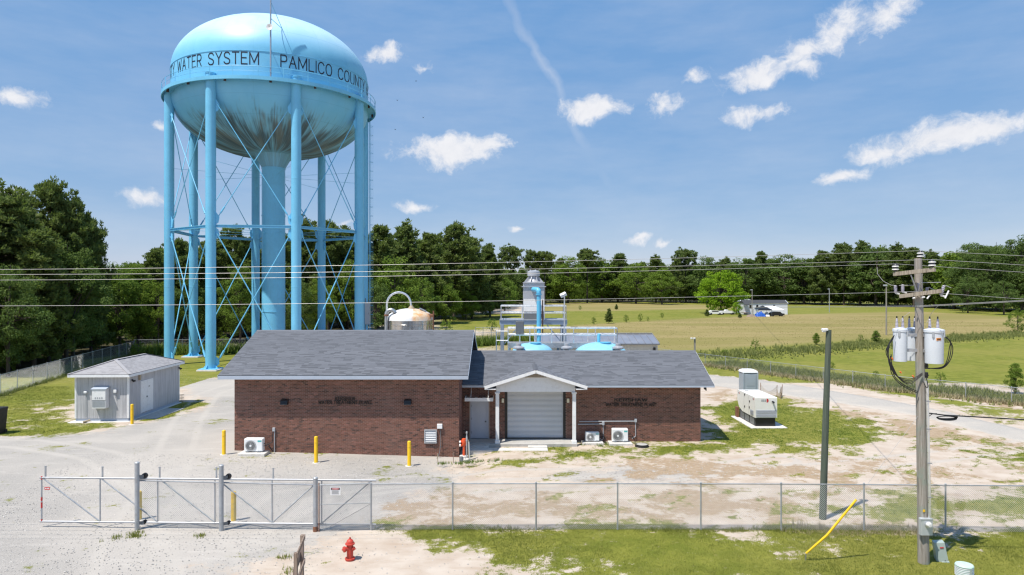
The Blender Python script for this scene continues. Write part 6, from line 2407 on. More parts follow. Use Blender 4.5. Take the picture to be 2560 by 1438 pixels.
# ------------------------------------------------------------------ poles, transformers, lines
def poles():
    # green-stained light pole behind the fence
    b = gp(2056, 1298)
    zt = dp(0, 825, b.y).z
    top = Vector((dp(2072, 0, b.y).x, b.y, zt))
    T = thing('light_pole', 'leaning green-stained wooden light pole inside the fence, with a small lamp', 'pole', b)
    part(T, 'shaft', MB().tube([b - Vector((0, 0, .4)), b.lerp(top, .5), top], [.135, .12, .10], 16), M['green_pole'])
    lp = part(T, 'lamp', MB().bbox((top.x - .26, top.y - .12, zt - .02), (top.x - .06, top.y + .1, zt + .06), .02), M['porcelain'])
    part(lp, 'lens', MB().lathe([(.08, -.02), (.08, -.08), (.01, -.1)], (top.x - .18, top.y, zt), 12), M['porcelain'])
    # utility pole
    b = gp(2310, 1408)
    zt = dp(0, 647, b.y).z
    top = Vector((dp(2295.5, 0, b.y).x, b.y, zt))
    at = lambda z: b.lerp(top, z / zt)
    T = thing('utility_pole', 'weathered grey wooden utility pole with two crossarms before the fence', 'pole', b)
    part(T, 'shaft', MB().tube([b - Vector((0, 0, .5)), at(zt * .33), at(zt * .66), top], [.175, .155, .135, .112], 18), M['pole_wood'])
    part(T, 'pole_cap', MB().tube([top, top + Vector((0, 0, .015))], .112, 16), M['arm_wood'])

    def arm(pxl, pyl, dl, pxr, pyr, dr, nm='crossarm'):
        a, c = dp(pxl, pyl, dl), dp(pxr, pyr, dr)
        part(T, nm, MB().bar(a, c, .10, .125), M['arm_wood'])
        return a, c
    a1, c1 = arm(2235.5, 685.5, 22.75, 2337, 674, 21.4)
    a2, c2 = arm(2250, 741, 22.55, 2354, 727.5, 21.5)
    # V brace under the upper arm
    part(T, 'brace', MB().bar(a1.lerp(c1, .40) + Vector((0, -.06, -.08)), at(8.75) + Vector((-.1, -.13, 0)), .04, .02).bar(a1.lerp(c1, .68) + Vector((0, -.06, -.08)), at(8.75) + Vector((-.1, -.13, 0)), .04, .02), M['galv'])

    def pin_insulator(p):
        s = part(T, 'insulator', MB().lathe([(.03, 0), (.07, .03), (.075, .20), (.05, .24), (.01, .25)], p, 18), M['porcelain_dark'])
        for zz in (.045, .145):
            part(s, 'disc', MB().lathe([(.074, zz), (.105, zz + .004), (.108, zz + .02), (.10, zz + .036), (.074, zz + .04)], p, 18), M['porcelain'])
        part(s, 'pin', MB().cyl(p - Vector((0, 0, .12)), p + Vector((0, 0, .02)), .016, n=8), M['galv'])
        return p + Vector((0, 0, .25))
    w_top = pin_insulator(dp(2301.5, 646, b.y - .02))
    w_l = pin_insulator(a1.lerp(c1, .035) + Vector((0, 0, .085)))
    w_r = pin_insulator(a1.lerp(c1, .94) + Vector((0, 0, .075)))
    # arresters and fused cutouts on the lower arm
    for (px, py0, py1, yy, tilt) in ((2239, 732, 714, 22.7, -.02), (2257, 729, 711.5, 22.55, .0), (2298, 728, 708, 22.2, .0), (2318, 727, 719, 22.0, .05), (2356, 738, 714, 21.6, .3)):
        p, q = dp(px - tilt * 12, py0, yy), dp(px + tilt * 14, py1, yy)
        mb = MB()
        n = 6
        e = (q - p)
        pts, rs = [], []
        for k in range(n):
            for (f, r) in ((.0, .034), (.25, .052), (.5, .052), (.75, .034)):
                pts.append(p + e * ((k + f) / n))
                rs.append(r)
        pts.append(q)
        rs.append(.03)
        mb.tube(pts, rs, 12)
        s = part(T, 'arrester', mb, M['porcelain_grey'])
        part(s, 'bracket', MB().bar(p + Vector((.0, 0, -.01)), p + Vector((.12, 0, -.04)), .06, .05), M['porcelain'])
    for (px0, py0, px1, py1, yy) in ((2318, 747, 2325, 738, 21.8), (2363, 746, 2372, 727, 21.4), (2312, 743, 2305, 744, 21.9), (2287, 745, 2282, 746, 22.0)):
        part(T, 'fuse_tube', MB().cyl(dp(px0, py0, yy), dp(px1, py1, yy), .024, n=8), M['porcelain'])
    mb = MB()
    for (pa, pb, yy) in (((2303, 707), (2352, 706), 21.9), ((2362, 713), (2378, 720), 21.5), ((2322, 718), (2340, 728), 21.8), ((2248, 714), (2290, 713), 22.4)):
        mb.cyl(dp(*pa, yy), dp(*pb, yy), .010, n=5)
    part(T, 'jumper', mb, M['conductor'])
    part(T, 'jumper', MB().tube([dp(2193, 668, 23.0), dp(2194, 685, 23.0), dp(2208, 703, 22.9), dp(2228, 713, 22.8), dp(2239, 714, 22.7)], .008, 5), M['conductor'])
    # hardware on the shaft
    mb = MB()
    for z in (6.15, 6.45, 6.75):
        c = at(z)
        mb.cyl((c.x + .14, c.y - .08, z - .09), (c.x + .14, c.y - .08, z + .09), .06, n=12)
        mb.cyl((c.x + .14, c.y - .08, z - .015), (c.x + .14, c.y - .08, z + .015), .08, n=12)
    part(T, 'spool', mb, M['black'])
    zz0, zz1 = dp(0, 1308, b.y).z, dp(0, 965, b.y).z
    ca, cb = at(zz0), at(zz1)
    part(T, 'riser_conduit', MB().tube([(ca.x + .10, ca.y - .19, zz0), (cb.x + .11, cb.y - .17, zz1), (cb.x + .06, cb.y - .16, zz1 + .18)], .048, 12), M['alu'])
    mb = MB()
    for z in (2.2, 3.3, 4.4, 5.3):
        c = at(z)
        mb.box((c.x + .02, c.y - .245, z), (c.x + .18, c.y - .236, z + .035))
    part(T, 'strap', mb, M['galv'])
    c = at(1.75)
    part(T, 'pole_tag', MB().box((c.x - .10, c.y - .172, 1.72), (c.x - .03, c.y - .166, 1.80)), M['yellow'])
    # transformers
    def can(px0, px1, pyt, pyb, yy, lab, tag=False):
        xa, xb = dp(px0, 0, yy).x, dp(px1, 0, yy).x
        r = (xb - xa) / 2
        cx = (xa + xb) / 2
        z1, z0 = dp(0, pyt, yy - r).z, dp(0, pyb, yy - r).z
        S = thing('transformer', lab, 'transformer', (cx, yy, z0), 'pole-mounted transformers')
        part(S, 'can', MB().lathe([(.01, z0 + .03), (r * .9, z0 + .02), (r * .92, z0), (r * .93, z0 + .02), (r * .98, z1 - .06), (r * 1.06, z1 - .05), (r * 1.06, z1)], (cx, yy, 0), 32), M['canister'])
        part(S, 'lid', MB().lathe([(r * 1.07, z1 + .003), (r * 1.05, z1 + .03), (r * .5, z1 + .075), (.01, z1 + .085)], (cx, yy, 0), 32), M['canister'])
        for s in (-.35, .35):
            p = Vector((cx + s * r * 1.3, yy + .02, z1 + .05))
            prof = []
            for k in range(7):
                q = .052 - .003 * k
                prof += [(q * .7, k * .045), (q, k * .045 + .012), (q, k * .045 + .028), (q * .7, k * .045 + .04)]
            prof.append((.012, .335))
            bs = part(S, 'bushing', MB().lathe(prof, p, 14), M['porcelain_grey'])
            part(bs, 'terminal', MB().cyl(p + Vector((0, 0, .33)), p + Vector((0, 0, .40)), .022, n=8), M['ink'])
        for t in (-2.2, -.9):
            x, y = cx + r * math.cos(t), yy + r * math.sin(t)
            part(S, 'clamp', MB().bbox((x - .03, y - .03, z1 - .20), (x + .03, y + .03, z1 - .02), .008), M['gry'])
        if tag:
            yb = yy - r - .004
            xc = cx - .02
            zt_ = z1 - .26
            g = part(S, 'number_plate', MB().box((xc - .07, yb - .004 + .012, zt_ - .04), (xc + .07, yb + .03, zt_ + .04)), M['orange'])
            mb = MB()
            flat_word(mb, '0362', lambda u, v: (xc - .055 + u, yb + .004, zt_ - .022 + v), .045, .2, .22, (0, .002, 0), 0, .95)
            part(g, 'digits', mb, M['ink'])
        else:
            mb = MB()
        return cx, z0, z1, r
    tl = can(2234, 2267, 826, 905, 22.35, 'pole transformer on the gate side, cables hanging in loops')
    tm = can(2266, 2296, 825, 903, 22.95, 'pole transformer half hidden behind the other two and the pole')
    tr = can(2313.5, 2357.5, 828, 911, 21.95, 'largest-looking pole transformer, bearing an orange number plate', True)
    mb = MB()
    c = at(7.5)
    for z in (7.45, 6.95):
        mb.bar((tl[0] + tl[3] * .9, 22.35, z), (c.x - .1, c.y - .02, z), .08, .10)
        mb.bar((c.x + .1, c.y - .02, z), (tr[0] - tr[3] * .85, 21.98, z), .08, .10)
    part(T, 'hanger', mb, M['galv'])
    # drooping secondary cables
    cab = []
    for k in range(4):
        o = k * 3
        cab.append([dp(2236 - o * .3, 838 + o, 22.2), dp(2224 - o, 860 + o * 2, 22.15), dp(2222 + o, 905 + o, 22.1), dp(2240 + o, 938 + o, 22.1), dp(2275, 948 + o * 1.3, 22.1), dp(2306, 932 + o * .6, 22.1)])
    cab.append([dp(2226, 890, 22.1), dp(2228, 930, 22.1), dp(2250, 960, 22.1), dp(2294, 983, 22.15)])
    cab.append([dp(2228, 886, 22.1), dp(2234, 935, 22.1), dp(2256, 960, 22.1), dp(2294, 979, 22.15)])
    for k in range(3):
        o = k * 4
        cab.append([dp(2354 + o * .4, 840, 21.75), dp(2368 + o, 845 + o, 21.75), dp(2382 - o, 868, 21.8), dp(2376 - o, 900, 21.85), dp(2355, 921 - o * .4, 21.9), dp(2314, 920 + k, 22.0)])
    cab.append([dp(2316, 945, 22.05), dp(2320, 965, 22.0), dp(2316, 969, 22.0), dp(2309, 955, 22.05)])

    def smooth(P):
        out = []
        for i in range(len(P) - 1):
            p0, p1, p2, p3 = P[max(i - 1, 0)], P[i], P[i + 1], P[min(i + 2, len(P) - 1)]
            for s in range(6):
                t = s / 6
                out.append(.5 * ((2 * p1) + (p2 - p0) * t + (2 * p0 - 5 * p1 + 4 * p2 - p3) * t * t + (3 * p1 - p0 - 3 * p2 + p3) * t ** 3))
        out.append(P[-1])
        return out
    for P in cab:
        part(T, 'cable', MB().tube(smooth(P), .014, 6), M['black'])
    for (px, py) in ((2231, 897), (2252, 931), (2283, 941)):
        q = dp(px, py, 22.08)
        part(T, 'cable_tape', MB().cyl(q + Vector((-.02, 0, .03)), q + Vector((.02, 0, -.03)), .024, n=8), M['insul_orange'])
    # thin leads up to the bushings
    for P in ([dp(2250, 806, 22.3), dp(2256, 795, 22.3), dp(2275, 781, 22.2)], [dp(2317, 808, 22.0), dp(2328, 785, 22.0), dp(2345, 765, 21.9)]):
        part(T, 'lead', MB().tube(smooth(P), .006, 5), M['conductor'])
    # meter cabinet
    xa, xb = dp(2303, 0, b.y - .26).x, dp(2333, 0, b.y - .26).x
    z1, z0 = dp(0, 1297, b.y - .26).z, dp(0, 1339, b.y - .26).z
    ym = b.y - .26
    S = thing('meter_cabinet', 'grey electric meter cabinet strapped to the utility pole', 'meter box', ((xa + xb) / 2, ym, z0))
    part(S, 'case', MB().bbox((xa, ym, z0), (xb, ym + .16, z1), .02), M['meter'])
    part(S, 'rim', MB().box((xa - .012, ym - .012, z1 - .04), (xb + .012, ym - .001, z1)), M['meter'])
    cx = (xa + xb) / 2 + .03
    mt = part(S, 'meter', MB().lathe([(.085, -.0), (.085, -.05), (.075, -.10), (.06, -.125), (.01, -.13)], (cx, ym, z1 - .18), 20, 'Y'), M['porcelain'])
    part(mt, 'ring', MB().lathe([(.086, -.01), (.10, -.01), (.10, -.04), (.086, -.04)], (cx, ym, z1 - .18), 20, 'Y'), M['alu'])
    # communication cable to the street side with its coil
    q = Vector((dp(2314, 1034, b.y).x, b.y - .05, dp(0, 1034, b.y).z))
    S = thing('communication_cable', 'black communication cable with a stored coil, running off the utility pole', 'cable', q)
    pts = [q, q + Vector((.1, -.02, .02)), dp(2360, 1038, 22.2), dp(2450, 1043, 22.15), dp(2560, 1049.5, 22.1), dp(2900, 1063, 22.0)]
    part(S, 'strand', MB().tube(pts, .022, 6), M['black'])
    mb = MB()
    for k in range(4):
        cx, cz = dp(2368, 1043.5 + k * .9, 22.1).x, dp(0, 1043.5 + k * .9, 22.1).z
        mb.tube([(cx + (.34 - .01 * k) * math.cos(t), 22.1 + .05 * math.sin(t) * (k - 1.5), cz + .055 * math.sin(t)) for t in np.linspace(0, 2 * math.pi, 25)], .013, 5, False)
    part(S, 'coil', mb, M['black'])
    part(S, 'drop', MB().tube(smooth([dp(2342, 1034, 22.2), dp(2328, 1037, 22.2), dp(2315, 1052, 22.2), dp(2313, 1070, 22.2)]), .012, 5), M['black'])
    # guy wire with its yellow guard
    an = gp(2013, 1399)
    g1 = Vector(dp(2015, 1384, 22.5))
    kx = dp(2068, 1338, 22.4)
    tp = dp(2141, 1249, 22.35)
    at_pole = dp(2297, 1038, 22.25)
    S = thing('guy_guard', 'bright yellow kinked guy-wire guard leaning over the lawn', 'guy guard', an)
    part(S, 'anchor_rod', MB().tube([an - Vector((0, 0, .2)), g1], .022, 8), M['galv'])
    part(S, 'sleeve', MB().tube([g1, g1.lerp(kx, .5), kx, kx.lerp(tp, .5), tp], [.03, .036, .038, .038, .036], 12), M['yellow'])
    part(S, 'wire', MB().tube([tp, tp.lerp(at_pole, .5), at_pole], .0045, 5), M['wire'])
    # lines along the road
    def line(nm, lab, P0, left_px, yl, sag_l, right_px, right_d, r=.0065):
        """A conductor that passes an attachment P0, sagging to the far left pole and dropping to the near right."""
        xl = -56.0
        pts = []
        zl_at0 = dp(0, left_px, yl).z
        x_at0 = dp(0, left_px, yl).x
        # parabola z = z0 + b t + a t^2 with lowest point near the middle of the span
        t0 = P0.x - x_at0
        L_ = P0.x - xl
        # choose a from the sag so that the line passes the height read at the picture's edge
        a = sag_l
        b_ = (zl_at0 - P0.z - a * t0 * t0) / t0
        for k in range(25):
            t = L_ * (1 - k / 24)
            y = P0.y + (yl - P0.y) * (t / t0)
            pts.append(Vector((P0.x - t, y, P0.z + b_ * t + a * t * t)))
        R = dp(2560, right_px, right_d)
        tR = R.x - P0.x
        for k in range(1, 7):
            t = tR * k / 6 * 2.2
            s = t / tR
            pts.append(Vector((P0.x + t, P0.y + (R.y - P0.y) * s, P0.z + (R.z - P0.z) * (s - .12 * s * (s - 1) * 0))))
        single(nm, MB().tube(pts, r, 6), M['conductor'], lab, 'wire', P0, 'overhead line conductors')
    line('overhead_wire', 'topmost overhead wire, resting on the pole-top insulator', w_top, 674, 22.2, .00047, 640, 22.4)
    line('overhead_wire', 'overhead wire on the crossarm insulator nearer the street', w_r, 686.5, 21.4, .00047, 663, 21.6)
    line('overhead_wire', 'overhead wire on the crossarm insulator at the gate-side arm end', w_l, 700.5, 22.9, .00047, 681, 22.2)
    line('overhead_wire', 'lowest roadside wire, crossing before the brick roof ridge and tower legs', dp(2292, 729, 22.1), 765, 22.1, .00042, 748, 21.9)
    # service lines across to the far house
    for k, (dz, lab) in enumerate(((0, 'upper of two thin service wires crossing the field to the far home'), (2.2, 'lower of two thin service wires crossing the field to the far home'))):
        A = dp(2560, 751 + dz, 19.0)
        A2 = dp(2900, 740 + dz, 15.0)
        B = dp(2293, 765 + dz, 22.0)
        C_ = dp(1882, 768 + dz * .4, 226.0)
        pts = [A2, A, B]
        for s in range(1, 13):
            t = s / 12
            p = B.lerp(C_, t)
            p.z -= 1.0 * 4 * t * (1 - t) * .0
            pts.append(p)
        single('service_wire', MB().tube(pts, [.007] * 3 + [.007 + .03 * s / 12 for s in range(1, 13)], 5), M['conductor'], lab, 'wire', B, 'service wires to the far home')


poles()


def pedestals():
    a = gp(2354, 1402)
    T = thing('utility_pedestal', 'leaning sage-green utility pedestal with a red mark beside the utility pole', 'utility box', a)
    Mx = Matrix.Translation(a) @ Matrix.Rotation(math.radians(-18), 4, 'Z') @ Matrix.Rotation(math.radians(-9), 4, 'Y')
    V = []
    for (z, w, d) in ((-.05, .17, .15), (.02, .17, .15), (.62, .155, .13), (.64, .15, .12)):
        V += [Mx @ Vector(p) for p in ((-w, -d, z), (w, -d, z), (w, d, z), (-w, d, z))]
    F = [(3, 2, 1, 0), (12, 13, 14, 15)]
    for r in range(3):
        for k in range(4):
            j = (k + 1) % 4
            F.append((r * 4 + k, r * 4 + j, r * 4 + 4 + j, r * 4 + 4 + k))
    part(T, 'cabinet', MB().add(V, F), M['sage'], angle=20)
    part(T, 'base', MB().bbox((-.19, -.17, -.06), (.19, .17, .025), .01, Mx), M['sage'])
    part(T, 'label_strip', MB().box((-.01, -.155, .46), (.10, -.142, .49), Mx), M['sign_red'])
    part(T, 'latch', MB().box((.06, -.165, .05), (.1, -.152, .07), Mx), M['gry_dark'])
    b = Vector((dp(2411, 1440, 21.3).x, 21.3, 0))
    T = thing('cable_pedestal', 'mint-green ribbed plastic cable pedestal with a pale cap at the lawn edge', 'utility box', b)
    zt = dp(0, 1411, 21.3).z
    part(T, 'body', MB().lathe([(.24, -.1), (.235, zt - .06), (.21, zt - .03)], b, 24), M['mint'])
    n = 9
    for k in range(n):
        z = zt - .07 - k * .05
        part(T, 'rib', MB().lathe([(.236, z - .022), (.258, z - .016), (.258, z - .004), (.236, z)], b, 24), M['poly_white'])
    part(T, 'cap', MB().lathe([(.25, zt - .055), (.262, zt - .03), (.24, zt + .005), (.14, zt + .02), (.01, zt + .022)], b, 24), M['mint'])
    part(T, 'key_strip', MB().box((b.x + .0, b.y - .275, zt - .5), (b.x + .06, b.y - .235, zt - .04)), M['sage'])


pedestals()

# dark cabinet at the edge of the lawn
p = gp(-8, 1085)
T = thing('dark_bin', 'black wheeled bin standing on the lawn beyond the gravel', 'bin', p)
h = CAM_H - (1019 - 719) * p.y / F_PX
part(T, 'body', MB().add([(p.x - .36, p.y - .34, .06), (p.x + .31, p.y - .34, .06), (p.x + .31, p.y + .3, .06), (p.x - .36, p.y + .3, .06), (p.x - .44, p.y - .42, h - .12), (p.x + .38, p.y - .42, h - .12), (p.x + .38, p.y + .4, h - .12), (p.x - .44, p.y + .4, h - .12)], [(3, 2, 1, 0), (4, 5, 6, 7), (0, 1, 5, 4), (1, 2, 6, 5), (2, 3, 7, 6), (3, 0, 4, 7)]), M['black'])
part(T, 'lid', MB().bbox((p.x - .47, p.y - .46, h - .118), (p.x + .41, p.y + .44, h), .03), M['black'])
part(T, 'rim', MB().box((p.x - .45, p.y - .44, h - .62), (p.x + .39, p.y - .40, h - .58)), M['gry'])
for s in (-.3, .3):
    part(T, 'wheel', MB().lathe([(.02, -.04), (.13, -.04), (.13, .04), (.02, .04)], (p.x + s, p.y + .3, .13), 14, 'X'), M['black'])


# ------------------------------------------------------------------ the far home and its yard
def far_home():
    d = 228.0
    L = thing('mobile_home', 'long pale single-storey mobile home across the field', 'house', (dp(1912, 0, d).x, d, 0))
    xa, xb = dp(1860, 0, d).x, dp(1969, 0, d).x
    k = d / F_PX
    g0 = 0.0
    zt = dp(0, 758, d).z
    w = 4.4
    part(L, 'wall', MB().box((xa, d, -.2), (xb, d + w, zt)), M['lilac_white'])
    zr = dp(0, 751.5, d).z
    part(L, 'roof', MB().prism([(xa - .2, d - .25, zt), (xa - .2, d + w / 2, zr + .15), (xa - .2, d + w + .25, zt)], (xb - xa + .2, 0, 0)), M['dark_shingle'])
    part(L, 'gable', MB().prism([(xb + .01, d - .2, zt), (xb + .01, d + w / 2, zr + .1), (xb + .01, d + w + .2, zt), (xb + .01, d + w + .2, zt - .3), (xb + .01, d - .2, zt - .3)], (.15, 0, 0)), M['lilac_white'])
    for px in (1876, 1935, 1893):
        x = dp(px, 0, d).x
        wd = part(L, 'window', MB().box((x - .45, d - .06, zt - 1.7), (x + .45, d - .01, zt - .5)), M['porcelain'])
        part(wd, 'pane', MB().box((x - .36, d - .09, zt - 1.62), (x + .36, d - .061, zt - .58)), M['dark_glass'])
    x = dp(1893, 0, d).x
    part(L, 'door', MB().box((x + 1.2, d - .05, .4), (x + 2.1, d - .01, 2.5)), M['white'])
    part(L, 'deck', MB().box((dp(1853, 0, d).x, d - 2.6, .5), (dp(1868, 0, d).x, d - .02, .7)).box((dp(1853, 0, d).x, d - 2.6, 1.5), (dp(1868, 0, d).x, d - 2.5, 1.62)), M['frame_wood'])
    part(L, 'porch_roof', MB().prism([(dp(1856, 0, d).x, d - 2.5, zt - .4), (dp(1856, 0, d).x, d, zt + .5), (dp(1856, 0, d).x, d, zt + .35), (dp(1856, 0, d).x, d - 2.5, zt - .55)], (1.6, 0, 0)), M['dark_shingle'])
    # second dwelling behind, with a small gable
    q = dp(1866, 0, d + 14)
    S = thing('back_house', 'small pale gabled house peeping over the mobile home roof', 'house', (q.x, q.y, 0))
    zg = dp(0, 747.5, q.y).z
    part(S, 'wall', MB().box((q.x - 1.6, q.y, -.1), (q.x + 3.2, q.y + 5, zg - 1.0)), M['lilac_white'])
    part(S, 'roof', MB().prism([(q.x - 1.9, q.y - .3, zg - 1.0), (q.x + .6, q.y - .3, zg), (q.x + 3.5, q.y - .3, zg - 1.0)], (0, 5.5, 0)), M['lilac_white'])
    # canopy tent, white carport, tarps
    dc = 214.0
    x0, x1 = dp(1889, 0, dc).x, dp(1924, 0, dc).x
    ze = dp(0, 773.5, dc).z
    zp = dp(0, 766, dc).z
    cx = (x0 + x1) / 2
    C_ = thing('canopy_tent', 'black peaked canopy tent over blue tarpaulins at the far home', 'tent', (cx, dc, 0))
    hw = (x1 - x0) / 2
    part(C_, 'cover', MB().add([(x0, dc - hw, ze), (x1, dc - hw, ze), (x1, dc + hw, ze), (x0, dc + hw, ze), (cx, dc, zp + .25), (x0, dc - hw, ze - .28), (x1, dc - hw, ze - .28)], [(0, 1, 4), (1, 2, 4), (2, 3, 4), (3, 0, 4), (5, 6, 1, 0)]), M['black_paint'])
    for sx in (-1, 1):
        for sy in (-1, 1):
            part(C_, 'leg', MB().cyl((cx + sx * hw * .96, dc + sy * hw * .96, 0), (cx + sx * hw * .96, dc + sy * hw * .96, ze), .05, n=6), M['gry_dark'])
    x0, x1 = dp(1922, 0, dc + 4).x, dp(1962, 0, dc + 4).x
    C_ = thing('carport', 'white low-pitched carport roof beside the black canopy tent', 'carport', (x0, dc + 4, 0))
    ze = dp(0, 775, dc + 4).z
    zp = dp(0, 766, dc + 4).z
    part(C_, 'cover', MB().add([(x0, dc + 4, ze), (x1, dc + 4, ze), (x1 - 1.5, dc + 8, zp), (x0, dc + 8, zp), (x0, dc + 4, ze - .1), (x1, dc + 4, ze - .1), (x1 - 1.5, dc + 8, zp - .1), (x0, dc + 8, zp - .1)], [(0, 1, 2, 3), (7, 6, 5, 4), (0, 4, 5, 1), (1, 5, 6, 2), (2, 6, 7, 3), (3, 7, 4, 0)]), M['porcelain'])
    for x in (x0 + .2, x1 - .2):
        part(C_, 'leg', MB().cyl((x, dc + 4.2, 0), (x, dc + 4.2, ze), .06, n=6), M['white'])
    rr = random.Random(4)
    def heap(px0, px1, zmax, yy, m, nm, lab, cat):
        x0, x1 = dp(px0, 0, yy).x, dp(px1, 0, yy).x
        n, mm = 14, 6
        V, F = [], []
        for j in range(mm + 1):
            for i in range(n + 1):
                u, v = i / n, j / mm
                e = math.sin(math.pi * min(max(u, .0), 1)) ** .5 * math.sin(math.pi * v) ** .5
                V.append((x0 + (x1 - x0) * u, yy + 2.2 * v, -.05 + zmax * e * (.55 + .45 * rr.random())))
        for j in range(mm):
            for i in range(n):
                q = j * (n + 1) + i
                F.append((q, q + 1, q + n + 2, q + n + 1))
        single(nm, MB().add(V, F), M[m], lab, cat, ((x0 + x1) / 2, yy, 0))
    heap(1890, 1917, 1.9, 211, 'blue_tarp', 'tarpaulin', 'heap of bright blue tarpaulins below the black canopy tent', 'tarpaulin')
    heap(1869, 1892, .9, 210, 'frame_wood', 'scrap_heap', 'low brown scrap heap beside the blue tarpaulins', 'scrap')
    heap(1914, 1926, 1.6, 212, 'porcelain', 'white_sacks', 'heap of white sacks between the tarpaulins and the carport', 'sacks')
    # vehicles in the yard
    def car(px, yy, ln, col, lab, cat, nm):
        x = dp(px, 0, yy).x
        S = thing(nm, lab, cat, (x, yy, 0))
        h = ln / 2
        body = [(-h, .35), (h, .35), (h, .85), (h * .62, .95), (h * .40, 1.45), (-h * .55, 1.5), (-h * .95, 1.0)] if nm != 'white_boat' else [(-h, .7), (-h * .8, .5), (h, .5), (h, 1.2), (h * .1, 1.25), (0, 1.7), (-h * .25, 1.7), (-h * .3, 1.25), (-h * 1.1, 1.2)]
        part(S, 'body', MB().prism([(x + u, yy, v) for u, v in body], (0, 1.8, 0)), col)
        if nm != 'white_boat':
            part(S, 'window', MB().prism([(x - h * .5, yy - .012, 1.02), (x + h * .48, yy - .012, 1.02), (x + h * .36, yy - .012, 1.38), (x - h * .48, yy - .012, 1.40)], (0, .01, 0)), M['dark_glass'])
        for s in (-.62, .62):
            for y in (yy - .02, yy + 1.6):
                part(S, 'wheel', MB().lathe([(.05, 0), (.34, 0), (.34, .22), (.05, .22)], (x + s * h, y, .34), 14, 'Y'), M['black'])
    car(1789, 224, 4.6, M['porcelain'], 'white car parked under the bright green tree', 'car', 'parked_car')
    car(1820, 226, 5.2, M['porcelain'], 'white boat on a trailer between the parked car and the home', 'boat', 'white_boat')
    car(1944, 213, 4.4, M['black_paint'], 'dark car under the white carport', 'car', 'dark_car')
    # far poles
    for (px, pt_, pb, m, lab) in ((1880.5, 724, 787, 'pole_wood', 'thin lamp pole standing before the far mobile home'), (2073.5, 722, 781, 'galv_dull', 'thin far pole at the field edge, clear of the home'), (2216, 712, 838, 'pole_wood', 'far utility pole in the pasture hedge, weeds at its foot')):
        yy = gp(px, pb).y
        x = dp(px, 0, yy).x
        zt = dp(0, pt_, yy).z
        S = thing('far_pole', lab, 'pole', (x, yy, 0), 'distant poles in the fields')
        part(S, 'shaft', MB().cyl((x, yy, -.2), (x, yy, zt), .16, .11, 8), M[m])
        part(S, 'head', MB().bbox((x - .55, yy - .15, zt - .25), (x + .15, yy + .15, zt), .04), M['gry'])


far_home()


# ------------------------------------------------------------------ vegetation
def leaf_quads(P, nrm, s, asp, rng, spoke=None):
    """Leaf cards: centres P, normals nrm, sizes s, aspect asp -> verts, faces (quads)."""
    n = len(P)
    r = rng.normal(size=(n, 3))
    a = np.cross(nrm, r)
    a /= np.linalg.norm(a, axis=1)[:, None] + 1e-9
    b = np.cross(nrm, a)
    if spoke is not None:                       # needle sprays: long side points out of the clump
        b = spoke + rng.normal(size=(n, 3)) * .35
        b /= np.linalg.norm(b, axis=1)[:, None]
        a = np.cross(b, r)
        a /= np.linalg.norm(a, axis=1)[:, None] + 1e-9
        nrm = np.cross(a, b)
    s = s[:, None]
    a = a * s * asp
    b = b * s
    bend = nrm * s * .25
    V = np.stack([P - a, P - b * (.55 if spoke is None else 1.0) + bend, P + a, P + b * (.55 if spoke is None else 1.0) + bend], 1).reshape(-1, 3)
    F = np.arange(n * 4).reshape(n, 4)
    return V, F


def crown_from_clumps(C_, R, per, size, asp, rng, flat=.7, up=.5, spoky=False):
    """C_: clump centres, R: radii. Leaves fill each clump's outer half."""
    m = len(C_)
    idx = np.repeat(np.arange(m), per)
    d = rng.normal(size=(len(idx), 3))
    d /= np.linalg.norm(d, axis=1)[:, None]
    rad = rng.uniform(.35, 1.05, len(idx)) ** .6
    off = d * (rad * R[idx])[:, None]
    off[:, 2] *= flat
    P = C_[idx] + off
    nrm = d * .7 + np.array([0, 0, up]) + rng.normal(size=d.shape) * .55
    nrm /= np.linalg.norm(nrm, axis=1)[:, None]
    s = size * rng.uniform(.6, 1.35, len(idx))
    V, F = leaf_quads(P, nrm, s, asp, rng, d * .8 + np.array([0, 0, .5]) if spoky else None)
    tint = np.clip(rng.uniform(0, 1, m)[idx] * .65 + rng.uniform(0, .35, len(idx)), 0, 1)
    return V, F, tint


